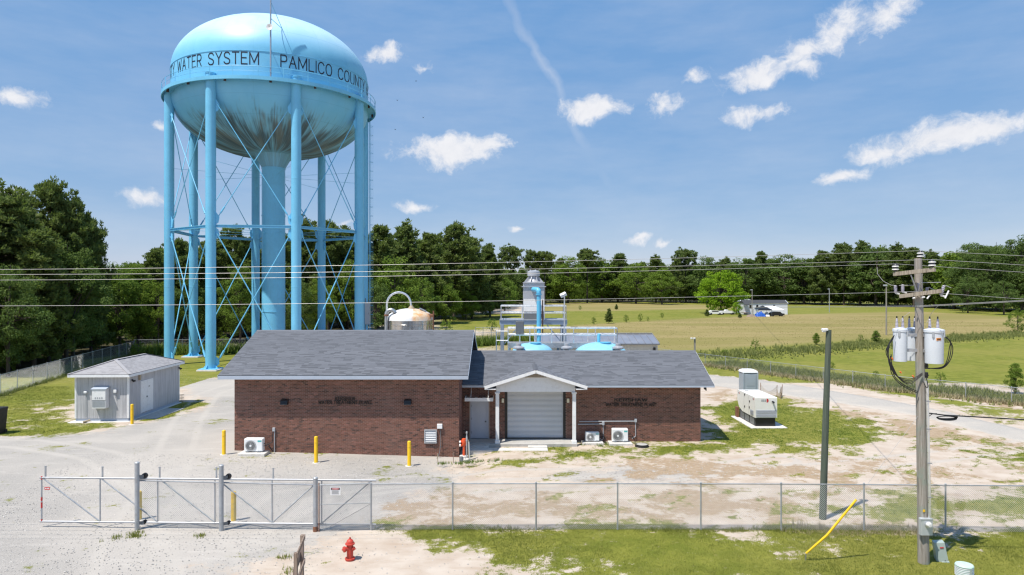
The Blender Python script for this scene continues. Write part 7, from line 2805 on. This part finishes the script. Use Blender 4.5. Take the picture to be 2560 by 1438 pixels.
def make_tree(kind, seed, lod):
    """Returns (crown mesh, trunk mesh) for a tree 20 m tall standing at the origin."""
    rng = np.random.default_rng(seed)
    H = 20.0
    tr = MB()
    lean = rng.uniform(-.5, .5, 2)
    spine = [Vector((lean[0] * t * t, lean[1] * t * t, H * t * .96)) for t in (0, .25, .5, .75, 1)]
    r0 = .26 if kind.startswith('pine') else .36
    tr.tube([Vector((0, 0, -.6))] + spine[1:], [r0, r0 * .85, r0 * .65, r0 * .42, r0 * .1], 8)
    sp = lambda t: np.array([lean[0] * t * t, lean[1] * t * t, H * t * .96])
    C_, R = [], []
    if kind in ('pine_tall', 'pine_full', 'pine_top'):
        lo = {'pine_tall': .34, 'pine_full': .10, 'pine_top': .66}[kind]
        nb = {'pine_tall': 66, 'pine_full': 96, 'pine_top': 34}[kind]
        for i in range(nb):
            t = lo + (1 - lo) * (i + rng.uniform(0, .9)) / nb
            u = (t - lo) / (1 - lo)
            if kind == 'pine_full':
                Lb = 4.1 * (1 - u) ** .85 * (.55 + .45 * min(1, u * 6)) + .4
            elif kind == 'pine_top':
                Lb = 3.3 * math.sin(math.pi * min(1, .18 + u * .8)) + .3
            else:
                Lb = 3.7 * (math.sin(math.pi * (.16 + .80 * u)) ** .9) * (1.05 - .35 * u) + .3
            Lb *= rng.uniform(.6, 1.25)
            az = i * 2.399 + rng.uniform(-.5, .5)
            rise = rng.uniform(.05, .45) + .5 * u
            base = sp(t)
            dirv = np.array([math.cos(az), math.sin(az), rise])
            tip = base + dirv * Lb
            tr.tube([Vector(base), Vector(base + dirv * Lb * .5 + np.array([0, 0, -.1])), Vector(tip)], [.07 * (1.2 - u), .045 * (1.2 - u), .015], 4, False)
            nc = 2 + int(Lb > 1.5) + int(Lb > 2.8) + int(Lb > 3.6)
            for k in range(nc):
                f = .38 + .62 * (k + 1) / nc
                for _ in range(2):
                    C_.append(base + dirv * Lb * f + rng.normal(size=3) * .42)
                    R.append(rng.uniform(.30, .66))
        per = {0: 46, 1: 26, 2: 9}[lod]
        size = {0: .27, 1: .36, 2: .62}[lod]
        asp, flat, up = .33, .9, .35
        mat_leaf = M['pine_leaf']
    else:
        base_z, wid, top = {'dense': (.2, 8.0, H), 'oak': (2.0, 6.6, H), 'round': (.9, 7.4, H), 'slim': (1.2, 4.2, H), 'bush': (-.5, 9.5, H)}[kind]
        nc = {'dense': 260, 'oak': 130, 'round': 150, 'slim': 110, 'bush': 90}[kind]
        cz = (base_z + top) / 2
        hz_ = (top - base_z) / 2
        for i in range(nc):
            d = rng.normal(size=3)
            d /= np.linalg.norm(d)
            rad = rng.uniform(.25, 1.0) ** .42
            lump = 1 + .22 * math.sin(3.1 * d[0] + seed) * math.cos(2.7 * d[1] + 2 * seed) + .12 * math.sin(7 * d[2] + seed)
            wz = wid * (1 - .25 * max(0, d[2])) if kind != 'slim' else wid * (1 - .4 * max(0, d[2]))
            p = np.array([d[0] * wz * rad * lump, d[1] * wz * rad * lump, cz + d[2] * hz_ * rad * (.94 if lump > 1 else lump)])
            C_.append(p)
            R.append(rng.uniform(.8, 1.75))
            if i % 5 == 0:
                b0 = sp(rng.uniform(.2, .6))
                tr.tube([Vector(b0), Vector((b0 + p) / 2 + np.array([0, 0, .4])), Vector(p)], [.13, .08, .02], 5, False)
        per = {0: 130, 1: 60, 2: 20}[lod]
        size = {0: .21, 1: .32, 2: .55}[lod]
        asp, flat, up = .8, .75, .5
        mat_leaf = M['oak_leaf']
    C_, R = np.array(C_), np.array(R)
    V, F, tint = crown_from_clumps(C_, R, per, size, asp, rng, flat, up, kind.startswith('pine'))
    return V, F, tint, tr, mat_leaf


PROTO = {}


def tree_mesh(kind, seed, lod, leaf):
    key = (kind, seed, lod, leaf)
    if key not in PROTO:
        V, F, tint, tr, ml = make_tree(kind, seed, lod)
        cm = np_mesh('crown', V, F, M[leaf], {'tint': ('FACE', tint)})
        tm = tr.mesh('trunk', M['bark'], None, 60)
        PROTO[key] = (cm, tm)
    return PROTO[key]


def tree(kind, seed, lod, leaf, x, y, h, label, wide=1.0, group=None, name=None, rz=None):
    cm, tm = tree_mesh(kind, seed, lod, leaf)
    nm = name or {'pine_tall': 'pine_tree', 'pine_full': 'pine_tree', 'pine_top': 'pine_tree', 'oak': 'broadleaf_tree', 'round': 'broadleaf_tree', 'slim': 'broadleaf_tree', 'dense': 'broadleaf_tree', 'bush': 'shrub'}[kind]
    T = thing(nm, label, {'pine_tree': 'pine tree', 'broadleaf_tree': 'tree', 'shrub': 'shrub'}[nm], (x, y, 0), group)
    s = h / 20.0
    T.scale = (s * wide, s * wide, s)
    T.rotation_euler = (0, 0, random.uniform(0, 6.28) if rz is None else rz)
    obj_of('trunk', tm, T)
    obj_of('crown', cm, T)
    return T


def top_h(py, y):
    return CAM_H + (719 - py) * y / F_PX


# near wood beyond the shed-side fence, and along behind the tower. (px, top py, distance, kind, seed, lod, leaf, wide, label)
GW = 'trees of the wood behind the tower and shed'
NEAR = [
    (122, 452, 82, 'pine_tall', 1, 0, 'pine_leaf', .85, 'tallest dark pine over the shed-side fence, its top highest of the wood'),
    (182, 505, 84, 'pine_tall', 2, 0, 'pine_leaf', .82, 'pine with open ragged boughs beside the tallest pine, sky showing through'),
    (226, 545, 90, 'pine_tall', 3, 0, 'pine_leaf', .62, 'slighter pine leaning out of the tall group towards the tower'),
    (45, 488, 78, 'pine_full', 4, 0, 'pine_leaf', 1.25, 'broad full pine next to the tallest pine, on the picture-edge side'),
    (-20, 470, 74, 'pine_tall', 5, 0, 'pine_leaf', 1.2, 'dark pine cut by the picture edge, over the fence'),
    (-110, 500, 70, 'pine_full', 6, 0, 'pine_leaf', 1.2, 'full pine just outside the picture edge'),
    (85, 570, 74, 'pine_full', 7, 0, 'pine_leaf', 1.25, 'bushy mid-height pine in front of the tallest pine'),
    (165, 600, 80, 'oak', 8, 0, 'dark_leaf', .95, 'dark broadleaf tree at the foot of the tall pines'),
    (20, 650, 69, 'oak', 9, 0, 'dark_leaf', .9, 'dark leafy tree low at the fence near the picture edge'),
    (228, 650, 90, 'pine_full', 10, 0, 'pine_leaf', .95, 'shorter full pine below the leaning slight pine'),
    (300, 655, 97, 'oak', 11, 0, 'oak_leaf', 1.0, 'fresh green broadleaf tree behind the fence corner'),
    (345, 650, 101, 'slim', 12, 0, 'oak_leaf', 1.1, 'slim green tree just past the fence corner, short of the tower'),
    (385, 625, 104, 'pine_full', 13, 0, 'pine_leaf', 1.1, 'pine seen against the outermost tower leg'),
    (395, 700, 99, 'oak', 14, 0, 'oak_leaf', .9, 'low bright broadleaf tree close to the outermost tower leg'),
    (455, 600, 108, 'pine_tall', 1, 0, 'pine_leaf', 1.0, 'pine between the two outermost tower legs'),
    (470, 680, 103, 'slim', 12, 0, 'dark_leaf', 1.1, 'dark slim tree low between the two outermost tower legs'),
    (520, 602, 112, 'pine_full', 4, 0, 'pine_leaf', 1.2, 'full pine right behind the nearest tower leg'),
    (585, 572, 116, 'pine_tall', 2, 0, 'pine_leaf', 1.15, 'pine with a feathery top in the gap below the tank, beside the nearest leg'),
    (600, 660, 106, 'oak', 11, 0, 'oak_leaf', .9, 'low broadleaf tree over the back fence, seen between the nearest leg and the riser'),
    (640, 590, 120, 'pine_full', 6, 0, 'pine_leaf', 1.15, 'full pine behind the rear leg beside the riser'),
    (700, 585, 124, 'pine_full', 7, 0, 'pine_leaf', 1.2, 'full pine hidden mostly by the thick riser'),
    (765, 545, 130, 'pine_full', 10, 0, 'pine_leaf', 1.15, 'tall full pine just past the leg beside the riser'),
    (740, 690, 112, 'oak', 14, 0, 'dark_leaf', 1.0, 'dark low tree glimpsed between riser and second near leg'),
    (820, 552, 138, 'pine_tall', 3, 0, 'pine_leaf', 1.1, 'pine at the rear tower leg, top among the sway rods'),
    (868, 570, 144, 'pine_full', 13, 0, 'pine_leaf', 1.2, 'pine between the rear leg and the ladder leg'),
    (880, 640, 132, 'slim', 12, 0, 'oak_leaf', 1.0, 'bright slim tree beside the ladder leg'),
    (800, 690, 118, 'oak', 9, 0, 'oak_leaf', .9, 'fresh green low tree behind the lower sway rods by the rear leg'),
    (945, 562, 152, 'pine_full', 4, 1, 'pine_leaf', 1.25, 'big pine just clear of the ladder leg'),
    (985, 640, 140, 'oak', 11, 1, 'oak_leaf', 1.1, 'yellow-green broadleaf tree above the stainless tank loop'),
    (1015, 560, 166, 'pine_full', 6, 1, 'pine_leaf', 1.3, 'big pine above the stainless tank'),
    (1075, 580, 172, 'pine_full', 7, 1, 'pine_leaf', 1.2, 'pine to the field side of the stainless tank'),
    (940, 700, 128, 'oak', 8, 1, 'dark_leaf', 1.0, 'dark low broadleaf tree beside the ladder leg foot'),
    (1055, 690, 150, 'oak', 14, 1, 'oak_leaf', 1.0, 'low green tree right behind the stainless tank dome'),
    (1135, 560, 186, 'pine_tall', 1, 1, 'pine_leaf', 1.25, 'pine with a tufted top, highest over the bare field corner'),
    (1180, 590, 196, 'pine_full', 10, 1, 'pine_leaf', 1.3, 'broad dark pine near the end of the tall wood'),
    (1225, 612, 208, 'pine_full', 13, 1, 'pine_leaf', 1.25, 'last dark pine where the tall wood falls away to the field'),
    (1115, 705, 168, 'round', 15, 1, 'oak_leaf', 1.0, 'bright rounded tree at the wood edge left of the aerator'.replace('left of', 'short of')),
    (1165, 720, 188, 'round', 16, 1, 'oak_leaf', 1.1, 'rounded green tree at the wood foot over the small field'),
    (1215, 725, 205, 'round', 17, 1, 'oak_leaf', 1.0, 'rounded tree at the wood foot nearest the aerator'),
    (1262, 690, 235, 'oak', 8, 1, 'oak_leaf', 1.0, 'light green tree between the tall wood and the aerator stack'),
]
for (px, py, y, kind, seed, lod, leaf, wide, lab) in NEAR:
    tree(kind, seed, lod, leaf, dp(px, 0, y).x, y, top_h(py, y), lab, wide, GW)

# far treeline round the fields
GF = 'trees of the far treeline round the fields'
FAR = [
    (1278, 618, 330, 'pine_top', 21, 1, 'pine_leaf', 1.2, 'flat-topped pine standing clear of the treeline, before the aerator stack'),
    (1330, 628, 345, 'pine_top', 22, 1, 'pine_leaf', 1.0, 'lone umbrella-shaped pine above the aerator stack, bare trunk against sky'),
    (1362, 630, 345, 'pine_top', 23, 1, 'pine_leaf', 1.1, 'umbrella-shaped pine twinned with the one above the aerator stack'),
    (1308, 665, 320, 'oak', 9, 1, 'dark_leaf', 1.1, 'dark tree below the umbrella pines behind the aerator'),
    (1400, 645, 400, 'pine_full', 4, 1, 'pine_leaf', 1.3, 'far pine past the umbrella pines, on the floodlight side'),
    (1420, 640, 390, 'oak', 11, 1, 'oak_leaf', 1.3, 'fresh green far tree above the platform floodlight'),
    (1468, 625, 400, 'pine_top', 22, 1, 'pine_leaf', 1.3, 'rounded far pine top just past the floodlight'),
    (1505, 640, 405, 'slim', 12, 1, 'oak_leaf', 1.5, 'pointed bright far tree between two dark pines'),
    (1545, 632, 410, 'pine_full', 7, 1, 'pine_leaf', 1.5, 'wide dark far pine over the metal building'),
    (1590, 655, 380, 'oak', 14, 1, 'oak_leaf', 1.4, 'pale blossomy far tree over the metal building'),
    (1640, 640, 400, 'pine_full', 6, 1, 'pine_leaf', 1.4, 'dark far pine above the end of the metal roof'),
    (1655, 668, 360, 'oak', 8, 1, 'oak_leaf', 1.3, 'lower green far tree beyond the end of the metal roof'),
    (1715, 625, 400, 'pine_top', 21, 1, 'pine_leaf', 1.4, 'round-headed far pine rising over the bright green tree on the plant side'),
    (1690, 650, 395, 'pine_full', 13, 1, 'pine_leaf', 1.3, 'far pine between the metal roof end and the bright green tree'),
    (1760, 640, 390, 'oak', 11, 1, 'dark_leaf', 1.4, 'dark far tree right behind the bright green tree'),
    (1810, 645, 385, 'pine_full', 10, 1, 'pine_leaf', 1.4, 'far pine over the white boat and car'),
    (1865, 640, 375, 'oak', 9, 1, 'dark_leaf', 1.5, 'broad dark tree behind the mobile home porch end'),
    (1905, 628, 380, 'pine_full', 4, 1, 'pine_leaf', 1.3, 'pine rising over the middle of the mobile home'),
    (1960, 632, 370, 'oak', 14, 1, 'dark_leaf', 1.5, 'dark rounded tree over the mobile home gable end'),
    (2010, 640, 360, 'slim', 12, 1, 'dark_leaf', 1.6, 'tree just past the mobile home gable, dark and narrow'),
    (2055, 625, 350, 'pine_full', 7, 1, 'pine_leaf', 1.3, 'tall pine near the thin far pole'),
    (2110, 610, 345, 'pine_tall', 1, 1, 'pine_leaf', 1.3, 'highest tufted pine of the treeline stretch past the thin far pole'),
    (2150, 605, 340, 'pine_full', 13, 1, 'pine_leaf', 1.35, 'broad pine next to the highest tufted one of that stretch'),
    (2190, 612, 330, 'oak', 11, 1, 'dark_leaf', 1.4, 'dark tree behind the far hedge utility pole'),
    (2245, 612, 320, 'pine_full', 6, 1, 'pine_leaf', 1.3, 'pine behind the gate-side crossarm ends'),
    (2285, 618, 310, 'pine_tall', 3, 1, 'pine_leaf', 1.3, 'pine directly behind the utility pole top'),
    (2335, 628, 300, 'pine_full', 10, 1, 'pine_leaf', 1.3, 'pine just past the utility pole top'),
    (2385, 622, 285, 'slim', 12, 1, 'oak_leaf', 1.6, 'lighter tree between the utility pole and the great dark trees'),
    (2440, 600, 262, 'round', 15, 0, 'dark_leaf', 1.05, 'great dark rounded tree, first of the tall dark pair past the utility pole'),
    (2490, 598, 255, 'round', 16, 0, 'dark_leaf', 1.05, 'great dark tree, middle of the tall dark clump past the utility pole'),
    (2555, 588, 246, 'round', 17, 0, 'dark_leaf', 1.1, 'great dark tree at the picture edge, tallest of the clump past the utility pole'),
    (2640, 600, 240, 'oak', 8, 1, 'dark_leaf', 1.4, 'dark tree beyond the picture edge past the great clump'),
    (2420, 690, 240, 'round', 17, 1, 'dark_leaf', 1.1, 'lower dark tree skirting the great dark clump'),
    (2510, 700, 225, 'oak', 14, 1, 'dark_leaf', 1.2, 'lower dark tree below the great clump near the picture edge'),
]
for (px, py, y, kind, seed, lod, leaf, wide, lab) in FAR:
    tree(kind, seed, lod, leaf, dp(px, 0, y).x, y, top_h(py, y), lab, wide, GF)

tree('dense', 16, 1, 'lime_leaf', dp(1802, 0, 238).x, 238, top_h(670, 238), 'bright spring-green spreading tree beside the far mobile home', 1.25)
tree('round', 15, 1, 'lime_leaf', dp(1842, 0, 226).x, 226, top_h(754, 226), 'small bright green tree between boat and mobile home', 1.1)


# the wood behind the front rows reads as one mass
def mass():
    rng = np.random.default_rng(77)
    protos = []
    for kind, seed in (('pine_full', 31), ('pine_tall', 32), ('oak', 33), ('slim', 34), ('bush', 35)):
        V, F, t, tr, ml = make_tree(kind, seed, 2)
        protos.append((V, F, t))
    store = {False: [[], [], [], 0], True: [[], [], [], 0]}

    def put(x, y, h, w, low=False):
        VV, FF, TT, off = store[low]
        V, F, t = protos[4 if low else rng.integers(0, 4) if rng.random() < .5 else 0]
        a = rng.uniform(0, 6.28)
        s = h / 20
        c, sn = math.cos(a), math.sin(a)
        P = np.stack([(V[:, 0] * c - V[:, 1] * sn) * s * w + x, (V[:, 0] * sn + V[:, 1] * c) * s * w + y, V[:, 2] * s], 1)
        VV.append(P)
        FF.append(F + off)
        TT.append(np.clip(t * rng.uniform(.5, 1.1), 0, 1))
        store[low][3] += len(P)
    # (px, distance of the wood's edge, skyline py)
    edge = [(-700, 66, 540), (-200, 70, 520), (0, 80, 540), (120, 88, 585), (250, 100, 668), (330, 112, 646), (420, 120, 622), (600, 130, 610), (800, 150, 590), (950, 175, 590), (1100, 205, 600), (1200, 235, 625),
            (1260, 300, 665), (1330, 380, 668), (1420, 430, 660), (1600, 430, 660), (1800, 410, 655), (2000, 385, 648), (2150, 360, 625), (2300, 325, 632), (2420, 290, 630), (2560, 262, 610), (2800, 250, 600), (3300, 240, 590)]
    E = np.array(edge, float)
    # spacing follows the ground distance
    px = -700.0
    while px < 3300:
        y = np.interp(px, E[:, 0], E[:, 1])
        sky = np.interp(px, E[:, 0], E[:, 2])
        for row in range(3):
            yy = y - 1 + row * 7 + rng.uniform(-3, 3)
            xx = (px - 1280) / F_PX * yy + rng.uniform(-2, 2)
            h = CAM_H + (719 - sky) * y / F_PX
            put(xx, yy, h * rng.uniform(.80, 1.05), rng.uniform(.9, 1.35))
        # understorey along the edge
        for q in range(3):
            yy = y - (5.5 if y < 230 else 10) + rng.uniform(-3, 3)
            put((px - 1280) / F_PX * yy + rng.uniform(-2, 2), yy, rng.uniform(3, 9) * (1 if y < 230 else 1.5), rng.uniform(.5, .8), True)
        px += 4.3 / y * F_PX
    for low, nm, lf, lab in ((False, 'far_wood', 'wood_leaf', 'deep mixed wood that closes the fields behind the separate trees'), (True, 'wood_edge', 'oak_leaf', 'leafy thicket along the foot of the wood')):
        VV, FF, TT, _ = store[low]
        me = np_mesh(nm, np.concatenate(VV), np.concatenate(FF), M[lf], {'tint': ('FACE', np.concatenate(TT))})
        o = obj_of(nm, me, None, 'stuff')
        o['label'] = lab


mass()

# shrubs and saplings in the fields
GS = 'shrubs and saplings in the fields'
SHR = [(1522, 809, 37, 'pine_full', 'small conical pine sapling in the green field, tallest near the walkway end', .9), (1484, 811, 20, 'bush', 'low round bush beside the conical sapling', 1.2), (1565, 806, 21, 'bush', 'dark bush next past the conical sapling', 1.3),
       (1601, 804, 22, 'bush', 'darker bush second past the conical sapling', 1.0), (1620, 804, 13, 'bush', 'smallest bush third past the conical sapling', .9), (1450, 775, 12, 'bush', 'round bush in the strip below the treeline near the floodlight', 1.4), (1541, 775, 14, 'pine_full', 'tiny pine in the strip below the treeline', 1.1),
       (1888, 880, 33, 'bush', 'dark round bush in the hedge beyond the drive fence', 1.2), (1812, 890, 18, 'bush', 'wide low bush in the hedge close to the plant roof', 1.8), (2041, 862, 30, 'slim', 'slender sapling in the hedge beside the green light pole', 1.2), (2152, 858, 24, 'bush', 'sapling bush in the hedge between the two poles', 1.0),
       (2190, 858, 32, 'slim', 'slim sapling at the far hedge pole', 1.3), (2538, 985, 78, 'slim', 'young upright tree beside the pasture fence near the picture edge', .95), (2545, 833, 65, 'bush', 'large pale bush at the hedge end by the picture edge', 1.5), (2080, 925, 22, 'bush', 'bush at the mown pasture fence behind the light pole', 1.2),
       (2190, 945, 20, 'bush', 'grey-green bush tangled in the drive fence', 1.5), (2352, 962, 34, 'bush', 'bush with dead twigs in the drive fence behind the utility pole', 1.3), (1230, 828, 34, 'bush', 'leafy bush at the far swing gate', 1.3), (1115, 838, 40, 'bush', 'bush just behind the stainless tank on the field side', 1.5),
       (1000, 840, 50, 'bush', 'yellow-green bush behind the plant ridge by the tower', 1.6), (560, 880, 44, 'bush', 'weedy bush at the back fence behind the nearest tower leg', 1.4), (345, 892, 40, 'bush', 'leafy bush at the fence corner behind the shed', 1.5), (20, 930, 110, 'bush', 'pale leafy shrub overhanging the fence near the picture edge', 1.2), (120, 905, 70, 'bush', 'pale shrub at the wood edge in the shade over the fence', 1.3),
       (1655, 795, 14, 'bush', 'tuft-like bush at the edge of the tan field', 1.4), (1768, 792, 18, 'pine_full', 'tiny sapling in the shade of the bright green tree', 1.2), (1850, 796, 14, 'pine_full', 'tiny brown sapling before the mobile home deck', 1.2)]
for (px, pb, hpx, kind, lab, wide) in SHR:
    p = gp(px, pb)
    h = hpx * p.y / F_PX
    leaf = {'bush': 'oak_leaf', 'pine_full': 'pine_leaf', 'slim': 'oak_leaf'}[kind]
    T = tree(kind, {'bush': 41, 'pine_full': 42, 'slim': 43}[kind], 2 if hpx < 45 else 1, leaf, p.x, p.y, h, lab, wide * (.62 if kind == 'bush' else 1.4 if kind == 'pine_full' else 1.2), GS, 'shrub')


# grass: blades standing on the lawns, weeds along the fences
def tufts(name, pts, hts, wid, m, per=4, label=None, rng=RNG, spread=.05):
    n = len(pts)
    idx = np.repeat(np.arange(n), per)
    k = len(idx)
    a = rng.uniform(0, 6.283, k)
    base = pts[idx] + np.stack([rng.normal(0, spread, k), rng.normal(0, spread, k), np.full(k, -.01)], 1)
    h = hts[idx] * rng.uniform(.6, 1.3, k)
    lean = rng.uniform(.1, .7, k) * h
    dx, dy = np.cos(a), np.sin(a)
    w = wid * rng.uniform(.6, 1.4, k)
    A = base + np.stack([-dy * w, dx * w, np.zeros(k)], 1)
    B = base + np.stack([dy * w, -dx * w, np.zeros(k)], 1)
    Cc = base + np.stack([dx * lean, dy * lean, h], 1)
    V = np.stack([A, B, Cc], 1).reshape(-1, 3)
    F = np.arange(k * 3).reshape(k, 3)
    tint = np.clip(rng.uniform(0, 1, n)[idx] * .5 + rng.uniform(0, .5, k), 0, 1)
    me = np_mesh(name, V, F, M[m], {'tint': ('FACE', tint)})
    o = obj_of(name, me, None, 'stuff')
    if label:
        o['label'] = label
    return o


def clear_of_buildings(X, Y):
    b = (X > LW['x0'] - .1) & (X < LW['x1'] + .1) & (Y > 36.8)
    b |= (X > -3) & (X < 11.1) & (Y > 38.6) & (X < 3.8)
    b |= (X > -3) & (X < 11.1) & (Y > 39.8)
    b |= (X > -2.45) & (X < 2.0) & (Y > 37.5) & (Y < 38.6)
    b |= (X > -29.5) & (X < -25.3) & (Y > 45.2) & (Y < 54)
    b |= (X > 15.3) & (X < 17.6) & (Y > 43.6) & (Y < 47.6)
    return ~b


def scatter(n, x0, x1, y0, y1, key, thr=.45):
    X, Y = RNG.uniform(x0, x1, n), RNG.uniform(y0, y1, n)
    w = weights(X, Y)[key]
    ok = (RNG.uniform(0, 1, n) < np.clip((w - thr) * 2, 0, 1)) & clear_of_buildings(X, Y)
    X, Y = X[ok], Y[ok]
    return np.stack([X, Y, height(X, Y)], 1)


p = scatter(70000, -5, 26, 18.5, 25.9, 'grass')
tufts('lawn_grass', p, np.full(len(p), .05), .007, 'grass_blade', 5, 'short mown grass of the roadside lawn')
p = scatter(60000, -2, 34, 25.9, 53, 'grass')
tufts('yard_grass', p, np.full(len(p), .06), .011, 'lush_blade', 5, 'patchy grass round the plant and generator')
p = scatter(40000, -48, -22, 38, 62, 'grass')
tufts('shed_grass', p, np.full(len(p), .06), .013, 'grass_blade', 4, 'lawn round the grey shed')
p = scatter(26000, -4, 30, 25.2, 36, 'straw', .3)
tufts('dry_grass', p, np.full(len(p), .03), .008, 'straw_blade', 4, 'dry cut grass on the bare yard')


def along(pts, n, width):
    P = [Vector(q) for q in pts]
    L_ = [(b - a).length for a, b in zip(P[:-1], P[1:])]
    tot = sum(L_)
    out = []
    for _ in range(n):
        s = random.random() * tot
        for a, b, l in zip(P[:-1], P[1:], L_):
            if s <= l:
                q = a.lerp(b, s / l)
                break
            s -= l
        out.append((q.x + random.gauss(0, width), q.y + random.gauss(0, width), 0))
    return np.array(out)


q = along(fr, 2600, .14)
hw = fbm(q[:, 0] / 1.3, q[:, 1] / 1.3, 33)
tufts('fence_weeds', q, np.random.default_rng(1).uniform(.05, .14, len(q)) * (.3 + 3.2 * np.clip(hw - .38, 0, 1)), .012, 'grass_blade', 6, 'uncut grass along the foot of the front fence')
q = along([gp(1985, 1326), gp(2320, 1331)], 800, .25)
hw = fbm(q[:, 0] / 1.1, q[:, 1], 34)
tufts('dead_weeds', q, np.random.default_rng(2).uniform(.08, .26, len(q)) * (.3 + 3.5 * np.clip(hw - .4, 0, 1)), .010, 'straw_blade', 7, 'dead weeds round the light pole foot and fence')
fl = [gp(1763, 914), gp(2213, 975), Vector((38.6, 52.7, 0)), Vector((52, 36, 0))]
dirn = Vector((.87, .49, 0))
q = along([p_ + dirn * 2.6 for p_ in fl], 15000, 1.5)
hw = fbm(q[:, 0] / 2.5, q[:, 1] / 2.5, 14)
tufts('pasture_weeds', q, np.random.default_rng(3).uniform(.15, .5, len(q)) * (.5 + 2.2 * np.clip(hw - .4, 0, 1)), .028, 'weed_blade', 6, 'tall weeds beyond the drive fence')
q = along([gp(1745, 889), gp(1850, 891), gp(2100, 868), gp(2560, 835), gp(3200, 808)], 9000, 2.4)
hw = fbm(q[:, 0] / 6, q[:, 1] / 6, 4)
tufts('hedge_weeds', q, np.random.default_rng(4).uniform(.2, .8, len(q)) * (.35 + 1.9 * np.clip(hw - .38, 0, 1)), .045, 'weed_blade', 7, 'rank green weeds in the hedge line across the pasture')
q = along([p_ - dirn * .3 for p_ in fl], 2600, .35)
tufts('bank_straw', q, np.random.default_rng(5).uniform(.15, .45, len(q)), .03, 'straw_blade', 6, 'bleached cut weeds at the foot of the drive fence')
q = along([cnr, Vector((-42.5, 56.7, 0)), Vector((-38.6, 40.5, 0))], 1500, .25)
tufts('fence_straw', q, np.random.default_rng(6).uniform(.15, .45, len(q)), .022, 'weed_blade', 6, 'dry weeds along the shed-side fence')
q = along([cnr, Vector((-20, 95, 0)), Vector((3, 112, 0))], 3500, .9)
tufts('back_weeds', q, np.random.default_rng(7).uniform(.4, 1.5, len(q)), .09, 'lush_blade', 7, 'weeds at the fence behind the tower')
n = 14000
X, Y = RNG.uniform(-8, 120, n), RNG.uniform(64, 215, n)
w_ = weights(X, Y)['field']
ok = RNG.uniform(0, 1, n) < w_
q = np.stack([X[ok], Y[ok], np.zeros(ok.sum())], 1)
tufts('field_grass', q, np.random.default_rng(8).uniform(.03, .09, len(q)), .07, 'field_blade', 3, 'tan seeding grass of the open field', spread=.5)
# a few rank tufts on the gravel before the gate
q = np.array([gp(px, py) for px, py in ((338, 1338), (345, 1342), (332, 1345), (340, 1334), (500, 1342), (290, 1346), (712, 1395), (722, 1430))])
q = np.repeat(q, 12, 0) + np.random.default_rng(9).normal(0, .12, (96, 3)) * np.array([1, 1, 0])
tufts('gate_tufts', q, np.full(len(q), .13), .012, 'grass_blade', 6, 'rank grass tufts on the gravel before the gate')
q = np.array([gp(px, py) for px, py in ((1110, 1160), (1145, 1160), (1170, 1158), (1180, 1156), (1200, 1154), (1240, 1152), (1460, 1112), (1520, 1112), (1590, 1112), (1500, 1116))])
q = np.repeat(q, 14, 0) + np.random.default_rng(10).normal(0, .22, (140, 3)) * np.array([1, .6, 0])
tufts('wall_weeds', q, np.full(len(q), .16), .012, 'lush_blade', 6, 'weeds along the foot of the brick walls')


# loose stones on the yard
def stones():
    n = 26000
    X, Y = RNG.uniform(-22, 22, n), RNG.uniform(19, 36, n)
    w = weights(X, Y)
    ok = (w['grass'] < .3) & clear_of_buildings(X, Y) & (RNG.uniform(0, 1, n) < .25 + .75 * w['gravel'])
    X, Y = X[ok], Y[ok]
    n = len(X)
    s = RNG.uniform(.012, .034, n)
    base = np.array([(1, 0, 0), (0, 1, 0), (-1, 0, 0), (0, -1, 0), (0, 0, .7), (0, 0, -.3)], float)
    V = base[None] * s[:, None, None] * RNG.uniform(.6, 1.3, (n, 6, 1))
    a = RNG.uniform(0, 6.28, n)
    c, sn = np.cos(a)[:, None], np.sin(a)[:, None]
    V = np.stack([V[..., 0] * c - V[..., 1] * sn + X[:, None], V[..., 0] * sn + V[..., 1] * c + Y[:, None], V[..., 2] + height(X, Y)[:, None] + .01], -1)
    f = np.array([(0, 1, 4), (1, 2, 4), (2, 3, 4), (3, 0, 4)])
    F = (f[None] + (np.arange(n) * 6)[:, None, None]).reshape(-1, 3)
    t = NT('stone_mix')
    c_ = t.mix(t.attr('tint'), (.26, .25, .24), (.60, .57, .53))
    m = t.bsdf(c_, .9)
    me = np_mesh('loose_gravel', V.reshape(-1, 3), F, m, {'tint': ('FACE', np.repeat(RNG.uniform(0, 1, n), 4))})
    o = obj_of('loose_gravel', me, None, 'stuff')
    o['label'] = 'loose stones scattered over the gravel yard'


stones()

# birds far up beside the tank
for (px, py, lab) in ((1040, 203, 'tiny dark bird highest in the sky beside the tank'), (993, 251, 'tiny dark bird nearest the tank balcony'), (1058, 294, 'tiny dark bird above the largest low cloud'), (988, 324, 'tiny dark bird just above the low cloud, tank side')):
    p = dp(px, py, 70)
    mb = MB().add([p + Vector((0, -.08, 0)), p + Vector((.12, .02, .08)), p + Vector((0, .07, .02)), p + Vector((-.12, .02, .08)), p + Vector((0, .0, -.05))], [(0, 1, 2), (0, 2, 3), (0, 4, 1), (0, 3, 4), (1, 4, 2), (2, 4, 3)])
    single('bird', mb, M['black'], lab, 'bird', p, 'birds over the yard')
